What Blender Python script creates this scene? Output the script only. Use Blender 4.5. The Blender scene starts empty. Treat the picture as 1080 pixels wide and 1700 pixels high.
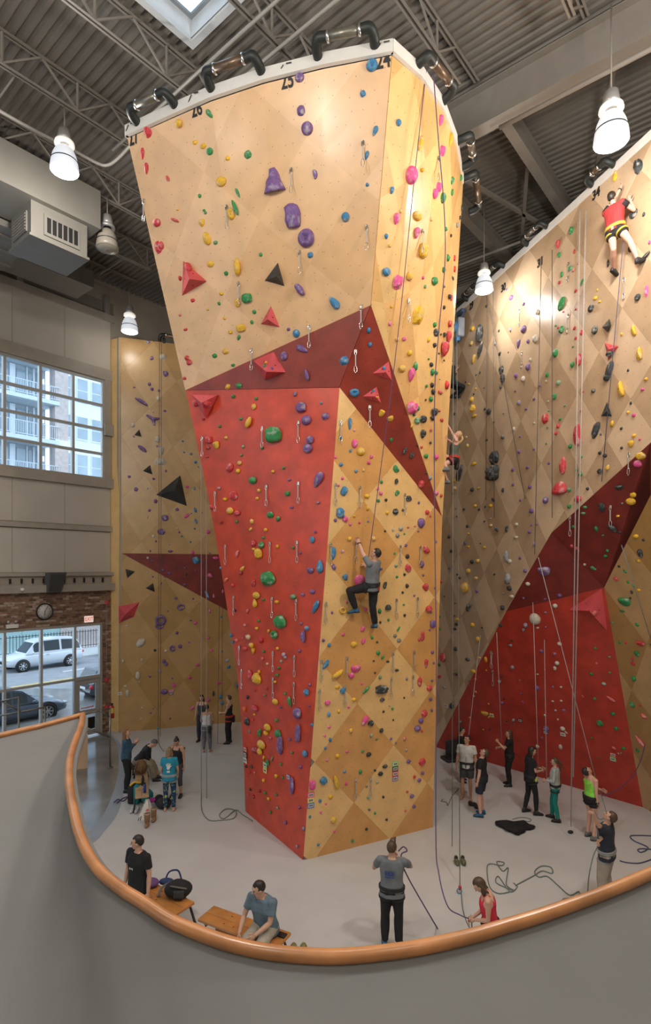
import bpy, bmesh, math, random
from mathutils import Vector, Matrix, noise
from mathutils.bvhtree import BVHTree
random.seed(7)
S = bpy.context.scene
COL = S.collection
# ------------------------------------------------------------------ camera
F, HC, Y0 = 930.0, 6.2, 943.0            # focal length in px of the 1080x1700 frame, eye height, horizon row
cam_d = bpy.data.cameras.new('camera')
cam = bpy.data.objects.new('camera', cam_d)
COL.objects.link(cam)
cam.location = (0, 0, HC)
cam.rotation_euler = (math.pi / 2, 0, 0)
cam_d.sensor_fit = 'VERTICAL'
cam_d.sensor_height = 36.0
cam_d.lens = F / 1700 * 36
cam_d.shift_y = (Y0 - 850) / 1700
cam_d.clip_start = 0.05
cam_d.clip_end = 400
S.camera = cam
# ------------------------------------------------------------------ world (overcast day), lamps' power, exposure
w = bpy.data.worlds.new('overcast_sky')
S.world = w
w.use_nodes = True
bg = w.node_tree.nodes['Background']
bg.inputs['Color'].default_value = (0.72, 0.86, 1.0, 1)
bg.inputs['Strength'].default_value = 2.5
LAMP_W = 360.0
LAMP_COL = (1.0, 0.94, 0.855)
S.view_settings.view_transform = 'Standard'
S.view_settings.look = 'None'
S.view_settings.gamma = 1
S.view_settings.exposure = 0.12
S.view_settings.use_curve_mapping = False
S.cycles.use_denoising = True
S.cycles.max_bounces = 7
S.cycles.diffuse_bounces = 4
S.cycles.glossy_bounces = 3
S.cycles.transparent_max_bounces = 12
S.cycles.sample_clamp_indirect = 6.0
S.cycles.caustics_reflective = False
S.cycles.caustics_refractive = False

# ------------------------------------------------------------------ building grid: u along the joists, v across (window wall at v = 20)
AU, AV = Vector((.641, .767, 0)), Vector((-.767, .641, 0))
def UV(u, v, z=0.0): return Vector((.641 * u - .767 * v, .767 * u + .641 * v, z))
CAMP = Vector((0, 0, HC))
def RAY(px, py): return Vector(((px - 540) / F, 1.0, (Y0 - py) / F))
def atz(px, py, z):
    d = RAY(px, py); return CAMP + d * ((z - HC) / d.z)
def atY(px, py, Y): return CAMP + RAY(px, py) * Y
def proj(p):
    return (540 + F * p[0] / p[1], Y0 - F * (p[2] - HC) / p[1])

# ------------------------------------------------------------------ materials
MATS = {}
def nn(nt, t, **kw):
    n = nt.nodes.new(t)
    for k, v in kw.items(): setattr(n, k, v)
    return n
def mat(name, col, rough=.6, metal=0.0, var=.12, scale=6.0, bump=0.0, bscale=40.0, stretch=(1, 1, 1), coat=0.0, spec=.5,
        dots=None, emit=0.0, coord='Object', detail=4, chalk=0.0):
    if name in MATS: return MATS[name]
    m = bpy.data.materials.new(name); m.use_nodes = True
    nt = m.node_tree; b = nt.nodes['Principled BSDF']
    b.inputs['Roughness'].default_value = rough
    b.inputs['Metallic'].default_value = metal
    b.inputs['Specular IOR Level'].default_value = spec
    b.inputs['Coat Weight'].default_value = coat
    b.inputs['Coat Roughness'].default_value = .22
    c4 = (*col, 1)
    m.diffuse_color = c4
    tc = nn(nt, 'ShaderNodeTexCoord'); mp = nn(nt, 'ShaderNodeMapping')
    mp.inputs['Scale'].default_value = stretch
    nt.links.new(tc.outputs[coord], mp.inputs[0])
    out = None
    if var > 0:
        no = nn(nt, 'ShaderNodeTexNoise'); no.inputs['Scale'].default_value = scale; no.inputs['Detail'].default_value = detail
        nt.links.new(mp.outputs[0], no.inputs['Vector'])
        cr = nn(nt, 'ShaderNodeValToRGB')
        cr.color_ramp.elements[0].position = .3; cr.color_ramp.elements[1].position = .7
        cr.color_ramp.elements[0].color = (*[x * (1 - var) for x in col], 1)
        cr.color_ramp.elements[1].color = (*[min(1, x * (1 + var)) for x in col], 1)
        nt.links.new(no.outputs['Fac'], cr.inputs[0]); out = cr.outputs[0]
    if dots:
        vo = nn(nt, 'ShaderNodeTexVoronoi'); vo.voronoi_dimensions = '2D'
        vo.inputs['Scale'].default_value = dots[0]; vo.inputs['Randomness'].default_value = .55
        uvn = nn(nt, 'ShaderNodeTexCoord'); nt.links.new(uvn.outputs['UV'], vo.inputs['Vector'])
        lt = nn(nt, 'ShaderNodeMath', operation='LESS_THAN'); lt.inputs[1].default_value = dots[1] * dots[0]
        nt.links.new(vo.outputs['Distance'], lt.inputs[0])
        mx = nn(nt, 'ShaderNodeMix', data_type='RGBA')
        mx.inputs['B'].default_value = (*[x * .22 for x in col], 1)
        ml = nn(nt, 'ShaderNodeMath', operation='MULTIPLY'); ml.inputs[1].default_value = .75
        nt.links.new(lt.outputs[0], ml.inputs[0]); nt.links.new(ml.outputs[0], mx.inputs['Factor'])
        if out: nt.links.new(out, mx.inputs['A'])
        else: mx.inputs['A'].default_value = c4
        out = mx.outputs['Result']
    if chalk:      # dusty chalk patches
        n3 = nn(nt, 'ShaderNodeTexNoise'); n3.inputs['Scale'].default_value = 2.3; n3.inputs['Detail'].default_value = 5
        oi = nn(nt, 'ShaderNodeObjectInfo'); va = nn(nt, 'ShaderNodeVectorMath', operation='ADD')
        nt.links.new(tc.outputs[coord], va.inputs[0]); nt.links.new(oi.outputs['Location'], va.inputs[1]); nt.links.new(va.outputs[0], n3.inputs['Vector'])
        r3 = nn(nt, 'ShaderNodeMapRange'); r3.inputs['From Min'].default_value = .52; r3.inputs['From Max'].default_value = .72; r3.inputs['To Max'].default_value = chalk
        nt.links.new(n3.outputs['Fac'], r3.inputs['Value'])
        m3 = nn(nt, 'ShaderNodeMix', data_type='RGBA'); m3.inputs['B'].default_value = (.62, .60, .58, 1)
        nt.links.new(r3.outputs[0], m3.inputs['Factor']); nt.links.new(out, m3.inputs['A']); out = m3.outputs['Result']
    if out: nt.links.new(out, b.inputs['Base Color'])
    else: b.inputs['Base Color'].default_value = c4
    if bump:
        n2 = nn(nt, 'ShaderNodeTexNoise'); n2.inputs['Scale'].default_value = bscale; n2.inputs['Detail'].default_value = 3
        nt.links.new(tc.outputs[coord], n2.inputs['Vector'])
        bu = nn(nt, 'ShaderNodeBump'); bu.inputs['Strength'].default_value = bump; bu.inputs['Distance'].default_value = .02
        nt.links.new(n2.outputs['Fac'], bu.inputs['Height']); nt.links.new(bu.outputs[0], b.inputs['Normal'])
    if emit:
        b.inputs['Emission Color'].default_value = c4; b.inputs['Emission Strength'].default_value = emit
    MATS[name] = m
    return m
def glass_mat(name, tint=(.93, .97, 1)):
    if name in MATS: return MATS[name]
    m = bpy.data.materials.new(name); m.use_nodes = True
    nt = m.node_tree; nt.nodes.remove(nt.nodes['Principled BSDF'])
    o = nt.nodes['Material Output']
    tr = nn(nt, 'ShaderNodeBsdfTransparent'); tr.inputs[0].default_value = (*tint, 1)
    gl = nn(nt, 'ShaderNodeBsdfGlossy'); gl.inputs['Roughness'].default_value = .03
    fr = nn(nt, 'ShaderNodeFresnel'); fr.inputs[0].default_value = 1.35
    mx = nn(nt, 'ShaderNodeMixShader')
    nt.links.new(fr.outputs[0], mx.inputs[0]); nt.links.new(tr.outputs[0], mx.inputs[1]); nt.links.new(gl.outputs[0], mx.inputs[2])
    nt.links.new(mx.outputs[0], o.inputs[0])
    MATS[name] = m
    return m
WOODSTR = (1.0, 1.0, .35)
def ply(n, c, v=.09, sc=2.2): return mat(n, c, .36, var=v, scale=sc, coat=.25, dots=(4.2, .0085))
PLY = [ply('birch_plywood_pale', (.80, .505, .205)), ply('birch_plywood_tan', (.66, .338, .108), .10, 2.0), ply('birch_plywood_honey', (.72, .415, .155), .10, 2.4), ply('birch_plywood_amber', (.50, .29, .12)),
       ply('right_wall_plywood_pale', (.63, .455, .30)), ply('right_wall_plywood_brown', (.475, .325, .20)), ply('warm_lit_plywood_tan', (.55, .35, .16)), ply('plywood_ochre', (.43, .25, .085)), ply('plywood_brown_tan', (.50, .30, .12)),  # last three: warm brown light on their walls put into the colour
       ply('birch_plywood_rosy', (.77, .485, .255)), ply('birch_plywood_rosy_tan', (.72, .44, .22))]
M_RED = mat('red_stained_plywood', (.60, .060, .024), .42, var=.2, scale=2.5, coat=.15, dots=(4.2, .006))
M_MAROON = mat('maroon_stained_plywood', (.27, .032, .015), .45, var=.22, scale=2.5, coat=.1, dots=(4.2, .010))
M_RED2 = mat('shade_darkened_red_plywood', (.45, .040, .022), .45, var=.2, scale=2.5, coat=.1, dots=(4.2, .010))  # the red stain again, darkened to carry the right wall's shade
M_MAROON2 = mat('shade_darkened_maroon_plywood', (.19, .022, .016), .48, var=.22, scale=2.5, dots=(4.2, .010))  # maroon stain with the side walls' shade put into its colour
M_STEEL = mat('grey_painted_steel', (.27, .245, .215), .5, var=.06, scale=3)
M_DECK = mat('grey_painted_metal_deck', (.215, .195, .17), .55, var=.08, scale=1.5)
M_DUCT = mat('painted_sheet_metal_duct', (.20, .187, .165), .5, var=.05, scale=2)
M_PANEL = mat('warm_grey_wall_panel', (.52, .475, .41), .6, var=.04, scale=1.2)
M_TRIM = mat('taupe_painted_trim', (.37, .325, .27), .5, var=.06, scale=3)
M_ALU = mat('aluminium_window_frame', (.45, .44, .42), .4, metal=.3, var=.04)
M_WHITE = mat('white_paint', (.78, .76, .72), .5, var=.03)
M_CHROME = mat('polished_steel', (.72, .72, .70), .22, metal=1.0, var=.03)
M_DARKMETAL = mat('dark_metal', (.03, .03, .032), .4, metal=.4, var=.1)
M_BLACK = mat('black_rubber', (.012, .012, .013), .55, var=.1)
M_GALV = mat('galvanised_pipe', (.20, .19, .16), .35, metal=.6, var=.15)
M_FOAM = mat('black_foam_sleeve', (.018, .022, .020), .5, var=.1)
M_MAT = mat('grey_gym_flooring', (.56, .55, .54), .62, var=.05, scale=1.1, bump=.1, bscale=60)
M_EDGE = mat('bluish_floor_ramp_edging', (.30, .32, .35), .35, var=.06, scale=3)
M_CONC = mat('polished_concrete', (.24, .24, .235), .16, var=.28, scale=.9, spec=.7, detail=8)
M_PARA = mat('grey_balcony_wall_paint', (.170, .170, .166), .62, var=.05, scale=2.2, bump=.06, bscale=14)
M_RAIL = mat('varnished_wood_handrail', (.47, .205, .075), .33, var=.30, scale=5, stretch=(1, 1, 1), coat=.35, bump=.05, bscale=30, detail=8)
M_GLASS = glass_mat('window_glass')
M_BRICK = mat('brown_brick', (.27, .155, .10), .8, var=.35, scale=9, bump=.25, bscale=50)
M_MORTAR = mat('brick_mortar', (.30, .245, .19), .9, var=.15, scale=8)
M_RUBBERFLOOR = M_MAT

# ------------------------------------------------------------------ mesh builder and object helpers
WM = {}
def uniq(name): return name
class MB:
    def __init__(s): s.v = []; s.f = []; s.uv = None; s.sm = []
    def add(s, vs, fs, smooth=False):
        o = len(s.v); s.v += [Vector(p) for p in vs]; s.f += [tuple(i + o for i in f) for f in fs]; s.sm += [smooth] * len(fs); return s
    def box(s, c, size, R=None):
        hx, hy, hz = [k / 2 for k in size]
        vs = [Vector((x, y, z)) for x in (-hx, hx) for y in (-hy, hy) for z in (-hz, hz)]
        if R is not None: vs = [R @ p for p in vs]
        c = Vector(c)
        return s.add([p + c for p in vs], [(0, 1, 3, 2), (4, 6, 7, 5), (0, 4, 5, 1), (2, 3, 7, 6), (0, 2, 6, 4), (1, 5, 7, 3)])
    def bevbox(s, c, size, R=None, b=.02):
        bm = bmesh.new(); bmesh.ops.create_cube(bm, size=1)
        for q in bm.verts: q.co = Vector((q.co.x * size[0], q.co.y * size[1], q.co.z * size[2]))
        bmesh.ops.bevel(bm, geom=list(bm.edges), offset=b, segments=2, affect='EDGES', profile=.6)
        s.bm(bm, c, R, True); return s
    def bm(s, bm, c=(0, 0, 0), R=None, smooth=True):
        bm.verts.ensure_lookup_table(); c = Vector(c)
        for i, q in enumerate(bm.verts): q.index = i
        s.add([(R @ q.co if R is not None else q.co) + c for q in bm.verts], [tuple(q.index for q in f.verts) for f in bm.faces], smooth); bm.free()
        return s
    def hexa(s, P):   # 8 corners: 4 bottom (ccw) then 4 top
        return s.add(P, [(0, 3, 2, 1), (4, 5, 6, 7), (0, 1, 5, 4), (1, 2, 6, 5), (2, 3, 7, 6), (3, 0, 4, 7)])
    def ubox(s, u0, u1, v0, v1, z0, z1):
        return s.hexa([UV(u0, v0, z0), UV(u1, v0, z0), UV(u1, v1, z0), UV(u0, v1, z0), UV(u0, v0, z1), UV(u1, v0, z1), UV(u1, v1, z1), UV(u0, v1, z1)])
    def bar(s, a, b, w, h=None, up=Vector((0, 0, 1))):
        a, b = Vector(a), Vector(b); h = h or w; d = (b - a).normalized()
        if abs(d.dot(up)) > .98: up = Vector((1, 0, 0))
        r = d.cross(up).normalized(); n = r.cross(d)
        q = [(-w / 2, -h / 2), (w / 2, -h / 2), (w / 2, h / 2), (-w / 2, h / 2)]
        return s.hexa([a + r * x + n * y for x, y in q] + [b + r * x + n * y for x, y in q])
    def tube(s, pts, r, n=8, closed=False, caps=True, ref=None):
        pts = [Vector(p) for p in pts]; N = len(pts)
        rr = r if isinstance(r, (list, tuple)) else [r] * N
        vs = []; up = None
        for i, p in enumerate(pts):
            if closed: t = pts[(i + 1) % N] - pts[i - 1]
            else: t = pts[min(i + 1, N - 1)] - pts[max(i - 1, 0)]
            t = t.normalized() if t.length > 1e-9 else Vector((0, 0, 1))
            if up is None: up = Vector((0, 0, 1)) if abs(t.z) < .9 else Vector((1, 0, 0))
            x = up.cross(t)
            if x.length < 1e-6: x = Vector((1, 0, 0)).cross(t)
            x.normalize(); y = t.cross(x); up = y
            for k in range(n):
                a = 2 * math.pi * k / n
                vs.append(p + (x * math.cos(a) + y * math.sin(a)) * rr[i])
        fs = []
        for i in range(N if closed else N - 1):
            j = (i + 1) % N
            for k in range(n):
                l = (k + 1) % n
                fs.append((i * n + k, i * n + l, j * n + l, j * n + k))
        if caps and not closed:
            fs.append(tuple(range(n))[::-1]); fs.append(tuple((N - 1) * n + k for k in range(n)))
        return s.add(vs, fs, True)
    def lathe(s, prof, c=(0, 0, 0), n=24, R=None, caps=True):
        c = Vector(c); vs = []
        for r, z in prof:
            for k in range(n):
                a = 2 * math.pi * k / n
                p = Vector((r * math.cos(a), r * math.sin(a), z))
                vs.append((R @ p if R is not None else p) + c)
        fs = []
        for i in range(len(prof) - 1):
            for k in range(n):
                l = (k + 1) % n
                fs.append((i * n + k, i * n + l, (i + 1) * n + l, (i + 1) * n + k))
        if caps:
            fs.append(tuple(range(n))[::-1]); fs.append(tuple((len(prof) - 1) * n + k for k in range(n)))
        return s.add(vs, fs, True)
    def ell(s, c, r, R=None, sub=2):
        bm = bmesh.new(); bmesh.ops.create_icosphere(bm, subdivisions=sub, radius=1)
        for q in bm.verts: q.co = Vector((q.co.x * r[0], q.co.y * r[1], q.co.z * r[2]))
        return s.bm(bm, c, R, True)
    def cone(s, a, b, ra, rb, n=12, round_ends=True):
        a, b = Vector(a), Vector(b); d = (b - a)
        L = d.length; t = d / L if L > 1e-6 else Vector((0, 0, 1))
        if round_ends:
            pts, rs = [], []
            for k in range(4): q = math.pi / 2 * k / 4; pts.append(a - t * ra * math.cos(q)); rs.append(max(1e-4, ra * math.sin(q)))
            pts.append(a); rs.append(ra); pts.append(b); rs.append(rb)
            for k in range(3, -1, -1): q = math.pi / 2 * k / 4; pts.append(b + t * rb * math.cos(q)); rs.append(max(1e-4, rb * math.sin(q)))
        else: pts, rs = [a, b], [ra, rb]
        return s.tube(pts, rs, n)
    def loft(s, rings, n=20):      # rings: (centre, xdir, ydir, wx, wy)
        vs = []; fs = []
        for c, xd, yd, wx, wy in rings:
            for k in range(n):
                a = 2 * math.pi * k / n; ca, sa = math.cos(a), math.sin(a)
                e = .85
                vs.append(c + xd * wx * math.copysign(abs(ca) ** e, ca) + yd * wy * math.copysign(abs(sa) ** e, sa))
        for i in range(len(rings) - 1):
            for k in range(n):
                l = (k + 1) % n
                fs.append((i * n + k, i * n + l, (i + 1) * n + l, (i + 1) * n + k))
        fs.append(tuple(range(n))[::-1]); fs.append(tuple((len(rings) - 1) * n + k for k in range(n)))
        return s.add(vs, fs, True)
    def mesh(s, name, M=None, m=None, uvs=None):
        me = bpy.data.meshes.new(name)
        vs = s.v if M is None else [M @ p for p in s.v]
        me.from_pydata([tuple(p) for p in vs], [], s.f)
        me.polygons.foreach_set('use_smooth', s.sm)
        if m: me.materials.append(m)
        me.update()
        return me
    def build(s, name, m, parent=None, smooth_fix=True, uvf=None, kind=None, label=None):
        M = WM[parent.name].inverted() if parent is not None else None
        me = s.mesh(name, M, m)
        if uvf:
            ul = me.uv_layers.new(name='UVMap')
            for l in me.loops: ul.data[l.index].uv = uvf(s.v[l.vertex_index])
        o = bpy.data.objects.new(name, me); COL.objects.link(o)
        if parent is not None: o.parent = parent
        WM[o.name] = WM[parent.name] if parent is not None else Matrix()
        if kind: o['kind'] = kind
        if label: o['label'] = label
        return o
    def thing(s, name, m, label, cat, group=None, loc=None, kind=None):
        if loc is None:
            xs = [p.x for p in s.v]; ys = [p.y for p in s.v]; zs = [p.z for p in s.v]
            loc = ((min(xs) + max(xs)) / 2, (min(ys) + max(ys)) / 2, min(zs))
        M = Matrix.Translation(loc)
        me = s.mesh(name, M.inverted(), m)
        o = bpy.data.objects.new(name, me); COL.objects.link(o); o.location = loc
        WM[o.name] = M
        tag(o, label, cat, group, kind)
        return o
def tag(o, label=None, cat=None, group=None, kind=None):
    if label: o['label'] = label
    if cat: o['category'] = cat
    if group: o['group'] = group
    if kind: o['kind'] = kind
def thing(name, label, cat, loc=(0, 0, 0), group=None, rot=None):
    o = bpy.data.objects.new(name, None); COL.objects.link(o)
    o.empty_display_size = .1
    M = Matrix.Translation(loc)
    if rot is not None: M = M @ rot.to_4x4()
    o.matrix_world = M
    o.location = Vector(loc)
    WM[o.name] = M
    tag(o, label, cat, group)
    return o
def struct(name, mb, m, label=None, cat=None):
    o = mb.build(name, m); o['kind'] = 'structure'
    if label: o['label'] = label
    return o
def rotz(a): return Matrix.Rotation(a, 3, 'Z')
def frame(n, up=Vector((0, 0, 1))):
    n = Vector(n).normalized()
    y = (up - n * up.dot(n))
    if y.length < 1e-4: y = Vector((0, 1, 0)) - n * n.y
    y.normalize(); x = y.cross(n).normalized()
    return Matrix((x, y, n)).transposed()      # columns x (right), y (up), n (out)
def circ(c, r, n=16, R=None, z=0):
    c = Vector(c); out = []
    for k in range(n):
        a = 2 * math.pi * k / n; p = Vector((r * math.cos(a), r * math.sin(a), z))
        out.append((R @ p if R is not None else p) + c)
    return out
def catmull(P, n=8):
    P = [Vector(p) for p in P]; out = []
    for i in range(len(P) - 1):
        a, b, c, d = P[max(i - 1, 0)], P[i], P[i + 1], P[min(i + 2, len(P) - 1)]
        for k in range(n):
            t = k / n
            out.append(.5 * ((2 * b) + (c - a) * t + (2 * a - 5 * b + 4 * c - d) * t * t + (3 * b - a - 3 * c + d) * t ** 3))
    out.append(P[-1]); return out
def text_part(name, body, R, c, size, m, parent, off=.004, sx=1.0, bold=0.0, thick=.002):
    cu = bpy.data.curves.new(name, 'FONT'); cu.body = body; cu.size = size; cu.align_x = 'CENTER'; cu.align_y = 'CENTER'
    cu.extrude = thick; cu.offset = bold; cu.resolution_u = 3
    t = bpy.data.objects.new(name + '_tmp', cu); COL.objects.link(t)
    dg = bpy.context.evaluated_depsgraph_get()
    me = bpy.data.meshes.new_from_object(t.evaluated_get(dg))
    bpy.data.objects.remove(t); bpy.data.curves.remove(cu)
    me.name = name; me.materials.clear(); me.materials.append(m)
    n = R.col[2]
    T = Matrix.Translation(Vector(c) + n * off) @ R.to_4x4() @ Matrix.Diagonal((sx, 1, 1, 1))
    if parent is not None: T = WM[parent.name].inverted() @ T
    me.transform(T)
    o = bpy.data.objects.new(name, me); COL.objects.link(o)
    if parent is not None: o.parent = parent; WM[o.name] = WM[parent.name]
    else: WM[o.name] = Matrix()
    return o
# ================================================================== FLOORS
ARC_PX = [(176, 1212), (184, 1219), (197, 1231), (204, 1252), (207, 1285), (203, 1322), (192, 1353), (170, 1382), (150, 1402)]
arc = [atz(x, y, 0) for x, y in ARC_PX] + [Vector((-5.75, 11.0, 0)), Vector((-5.6, 8.0, 0)), Vector((-4.6, 5.0, 0)), Vector((-4.0, -3, 0))]
arc = catmull(arc, 5)
mb = MB()
poly = arc + [Vector((14, -3, 0)), Vector((14, 27, 0)), Vector((-6, 27, 0))]
n = len(poly)
mb.add([p for p in poly] + [p + Vector((0, 0, -.2)) for p in poly], [tuple(range(n)), tuple(range(2 * n - 1, n - 1, -1))] + [(i, i + n, (i + 1) % n + n, (i + 1) % n) for i in range(n)])
struct('floor', mb, M_MAT)
bpy.data.objects['floor'].data.materials  # grey rubber flooring
mb = MB(); inn, out = [], []
for i, p in enumerate(arc):
    t = (arc[min(i + 1, len(arc) - 1)] - arc[max(i - 1, 0)]).normalized(); nrm = Vector((t.y, -t.x, 0))
    if nrm.x > 0 and i > 12: nrm = -nrm
    nrm = Vector((t.y, -t.x, 0)); inn.append(p - nrm * -.02); out.append(p)
cen = Vector((-2, 14, 0))
def arc_out(p, d):
    q = (p - cen); q.z = 0; return p + q.normalized() * d
A0 = [arc_out(p, -.02) + Vector((0, 0, .004)) for p in arc]; A1 = [arc_out(p, .34) + Vector((0, 0, -.036)) for p in arc]
m_ = len(arc)
mb.add(A0 + A1, [(i, i + 1, i + 1 + m_, i + m_) for i in range(m_ - 1)])
struct('trim_1', mb, M_EDGE)
mb = MB(); mb.box((-11, 12, -.12), (18, 34, .16)); struct('floor_concrete', mb, M_CONC)

# ================================================================== BALCONY (where the camera stands)
ZR = HC - 1.15
NEAR_PX = [(137, 1187), (134, 1204), (125, 1228), (117.5, 1251), (114, 1275), (115, 1305), (121, 1342), (134, 1392), (160, 1440), (200, 1475), (235, 1497), (280, 1527), (325, 1547),
           (375, 1565), (425, 1577), (475, 1584), (540, 1588), (590, 1586), (640, 1581), (690, 1574), (740, 1564), (790, 1552), (840, 1537), (890, 1522), (940, 1505), (990, 1487), (1040, 1467), (1080, 1450)]
near = [atz(x, y, ZR) for x, y in NEAR_PX] + [Vector((1.75, 2.38, ZR)), Vector((2.6, 2.75, ZR)), Vector((3.7, 2.9, ZR)), Vector((4.9, 2.5, ZR)), Vector((5.6, 1.3, ZR)), Vector((5.8, -.5, ZR)), Vector((5.8, -3.2, ZR))]
near = catmull(near, 3)
far = [Vector((-5.6, -3.2, ZR)), Vector((-5.3, -.8, ZR)), Vector((-4.3, .9, ZR)), Vector((-3.1, 2.55, ZR)), atz(0, 1221, ZR), atz(65, 1206, ZR), atz(139, 1186, ZR)]
far = catmull(far, 4)
M_ALLPARA = M_PARA
loop = far[:-1] + near          # inner face: one smooth bowl below both rails
def resample(P, n):
    L = [0.0]
    for i in range(1, len(P)): L.append(L[-1] + (P[i] - P[i - 1]).length)
    out, j = [], 0
    for k in range(n):
        d_ = L[-1] * k / (n - 1)
        while j < len(P) - 2 and L[j + 1] < d_: j += 1
        t = (d_ - L[j]) / max(L[j + 1] - L[j], 1e-6); out.append(P[j].lerp(P[j + 1], min(1, t)))
    return out
loop = resample(loop, 360)
def smooth(P, it):
    P = list(P)
    for _ in range(it): P = [P[0]] + [P[i] * .5 + (P[i - 1] + P[i + 1]) * .25 for i in range(1, len(P) - 1)] + [P[-1]]
    return P
tgt = resample(smooth(resample(smooth(loop, 500), 360), 3500), 360); CB = Vector((-.15, .05, ZR))
rows = []
for q in range(17):
    s_ = q / 16; dz = -.01 - .50 * s_ ** .95
    rows.append([p.lerp(CB + (g - CB) * .30, s_) + Vector((0, 0, dz)) for p, g in zip(loop, tgt)])
mb = MB(); m_ = len(loop); vs = [q for r in rows for q in r]
mb.add(vs, [(i * m_ + k, (i + 1) * m_ + k, (i + 1) * m_ + k + 1, i * m_ + k + 1) for i in range(len(rows) - 1) for k in range(m_ - 1)], True)
outer = []
for i, p in enumerate(loop):
    t = loop[min(i + 1, m_ - 1)] - loop[max(i - 1, 0)]; nv = Vector((t.y, -t.x, 0)).normalized(); outer.append(p - nv * .04)
mb.add([p + Vector((0, 0, -.012)) for p in loop] + [p + Vector((0, 0, -.012)) for p in outer] + [p + Vector((0, 0, -.07 if (p.x < -.6 and p.y > 1.2) else -.07 - 1.2 * min(1, max(0, (p.x + .6) / .8)))) for i, p in enumerate(outer)], [(k, k + 1, m_ + k + 1, m_ + k) for k in range(m_ - 1)] + [(m_ + k, m_ + k + 1, 2 * m_ + k + 1, 2 * m_ + k) for k in range(m_ - 1)], True)
struct('wall_balcony', mb, M_PARA)
last = [p + Vector((0, 0, -.002)) for p in rows[-1]]
mb = MB(); pf = last + [Vector((5.8, -4, ZR - .512)), Vector((-5.6, -4, ZR - .512))]
nf = len(pf); mb.add(pf + [p + Vector((0, 0, -.25)) for p in pf], [tuple(range(nf)), tuple(range(2 * nf - 1, nf - 1, -1))] + [(i, i + nf, (i + 1) % nf + nf, (i + 1) % nf) for i in range(nf)])
struct('floor_balcony', mb, M_PARA)
hr = thing('handrail', 'curved varnished wooden handrail along the grey balcony wall in the foreground', 'handrail', (0, 1.7, ZR))
mb = MB(); mb.tube(near, .0215, 14); mb.build('curved_rail', M_RAIL, hr)
mb = MB(); mb.tube(far, .020, 14); mb.build('straight_rail', M_RAIL, hr)

# ================================================================== ROOF
ZD = 17.0
SKY = [(5.35, 7.04, 7.72, 9.45), (-3.2, -1.5, 7.72, 9.45), (-3.2, -1.5, -1.5, .2), (5.35, 7.04, -3.7, -2.0), (-3.2, -1.5, 14.6, 16.3)]
mb = MB(); p = .2; u = -22.0
def deckstrip(u, v0, v1):
    q = [(u, 0), (u + .075, 0), (u + .1, .055), (u + .175, .055), (u + .2, 0)]
    vs = [UV(a, v0, ZD + z) for a, z in q] + [UV(a, v1, ZD + z) for a, z in q]
    mb.add(vs, [(i, i + 1, i + 6, i + 5) for i in range(4)])
while u < 33:
    cuts = sorted([(v0, v1) for u0, u1, v0, v1 in SKY if u0 - .1 <= u < u1 - .1]); a = -13.0
    for v0, v1 in cuts: deckstrip(u, a, v0); a = v1
    deckstrip(u, a, 21.2); u += p
struct('ceiling', mb, M_DECK)
M_SKYW = mat('white_skylight_curb', (.80, .84, .88), .5, var=.02)
M_SKYG = glass_mat('skylight_glass', (.95, .98, 1))
for k, (u0, u1, v0, v1) in enumerate(SKY):
    t = MB()
    for (a, b, c, d) in ((u0 - .12, u0 + .02, v0 - .12, v1 + .12), (u1 - .02, u1 + .12, v0 - .12, v1 + .12), (u0 + .02, u1 - .02, v0 - .12, v0 + .02), (u0 + .02, u1 - .02, v1 - .02, v1 + .12)):
        t.ubox(a, b, c, d, ZD - .05, ZD + .52)
    o = t.build('window_%d' % (k + 3), M_SKYW); o['kind'] = 'structure'
    t = MB(); t.ubox(u0 + .02, u1 - .02, v0 + .02, v1 - .02, ZD + .44, ZD + .455); t.build('pane', M_SKYG, o)
    t = MB()
    for (a, b, c, d) in ((u0 + .02, u0 + .09, v0 + .02, v1 - .02), (u1 - .09, u1 - .02, v0 + .02, v1 - .02), (u0 + .09, u1 - .09, v0 + .02, v0 + .09), (u0 + .09, u1 - .09, v1 - .09, v1 - .02)):
        t.ubox(a, b, c, d, ZD + .38, ZD + .44)
    t.build('pane_frame', mat('grey_skylight_frame', (.33, .36, .38), .5, var=.03), o)
# joists
def joist(v, u0, u1, first, label):
    j = thing('roof_joist', label, 'joist', tuple(UV((u0 + u1) / 2, v, 16.25)), 'open web steel roof joists')
    for nm, z, h in (('top_chord', ZD - .05, .075), ('bottom_chord', 16.27, .06)):
        a, b = (u0, u1) if z > 16.5 else (u0 + .8, u1 - .9)
        t = MB()
        for s in (-1, 1):
            t.ubox(a, b, v + s * .035 - .03, v + s * .035 + .03, z - h / 2, z - h / 2 + .012)
            t.ubox(a, b, v + s * .012 - .006, v + s * .012 + .006, z - h / 2, z + h / 2)
        t.build(nm, M_STEEL, j)
    nd = first
    while nd < u1 - .6:
        if nd > u0 + .5:
            for du in (-.77, 0, .77):
                if u0 - .05 < nd + du < u1 + .05:
                    t = MB(); t.bar(UV(nd, v, 16.29), UV(nd + du, v, ZD - .06), .045 if du == 0 else .036); t.build('web_member', M_STEEL, j)
        nd += 1.54
NAMESJ = ['nearest the window wall', 'second out from the window wall', 'third out from the window wall', 'fourth out, above the left pendant lamp', 'fifth out, beside the skylight', 'sixth out, behind the tower top', 'seventh out, meeting the big girder', 'eighth out, at the top right']
for k, v in enumerate([18.92, 16.66, 14.40, 12.14, 9.88, 7.62, 5.36, 3.10]):
    joist(v, .5 if k > 2 else 0, 11.62, 5.99 - 1.54 * 4 if k % 2 else 5.2 - 1.54 * 3, 'grey open web steel roof joist, ' + NAMESJ[k])
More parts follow.
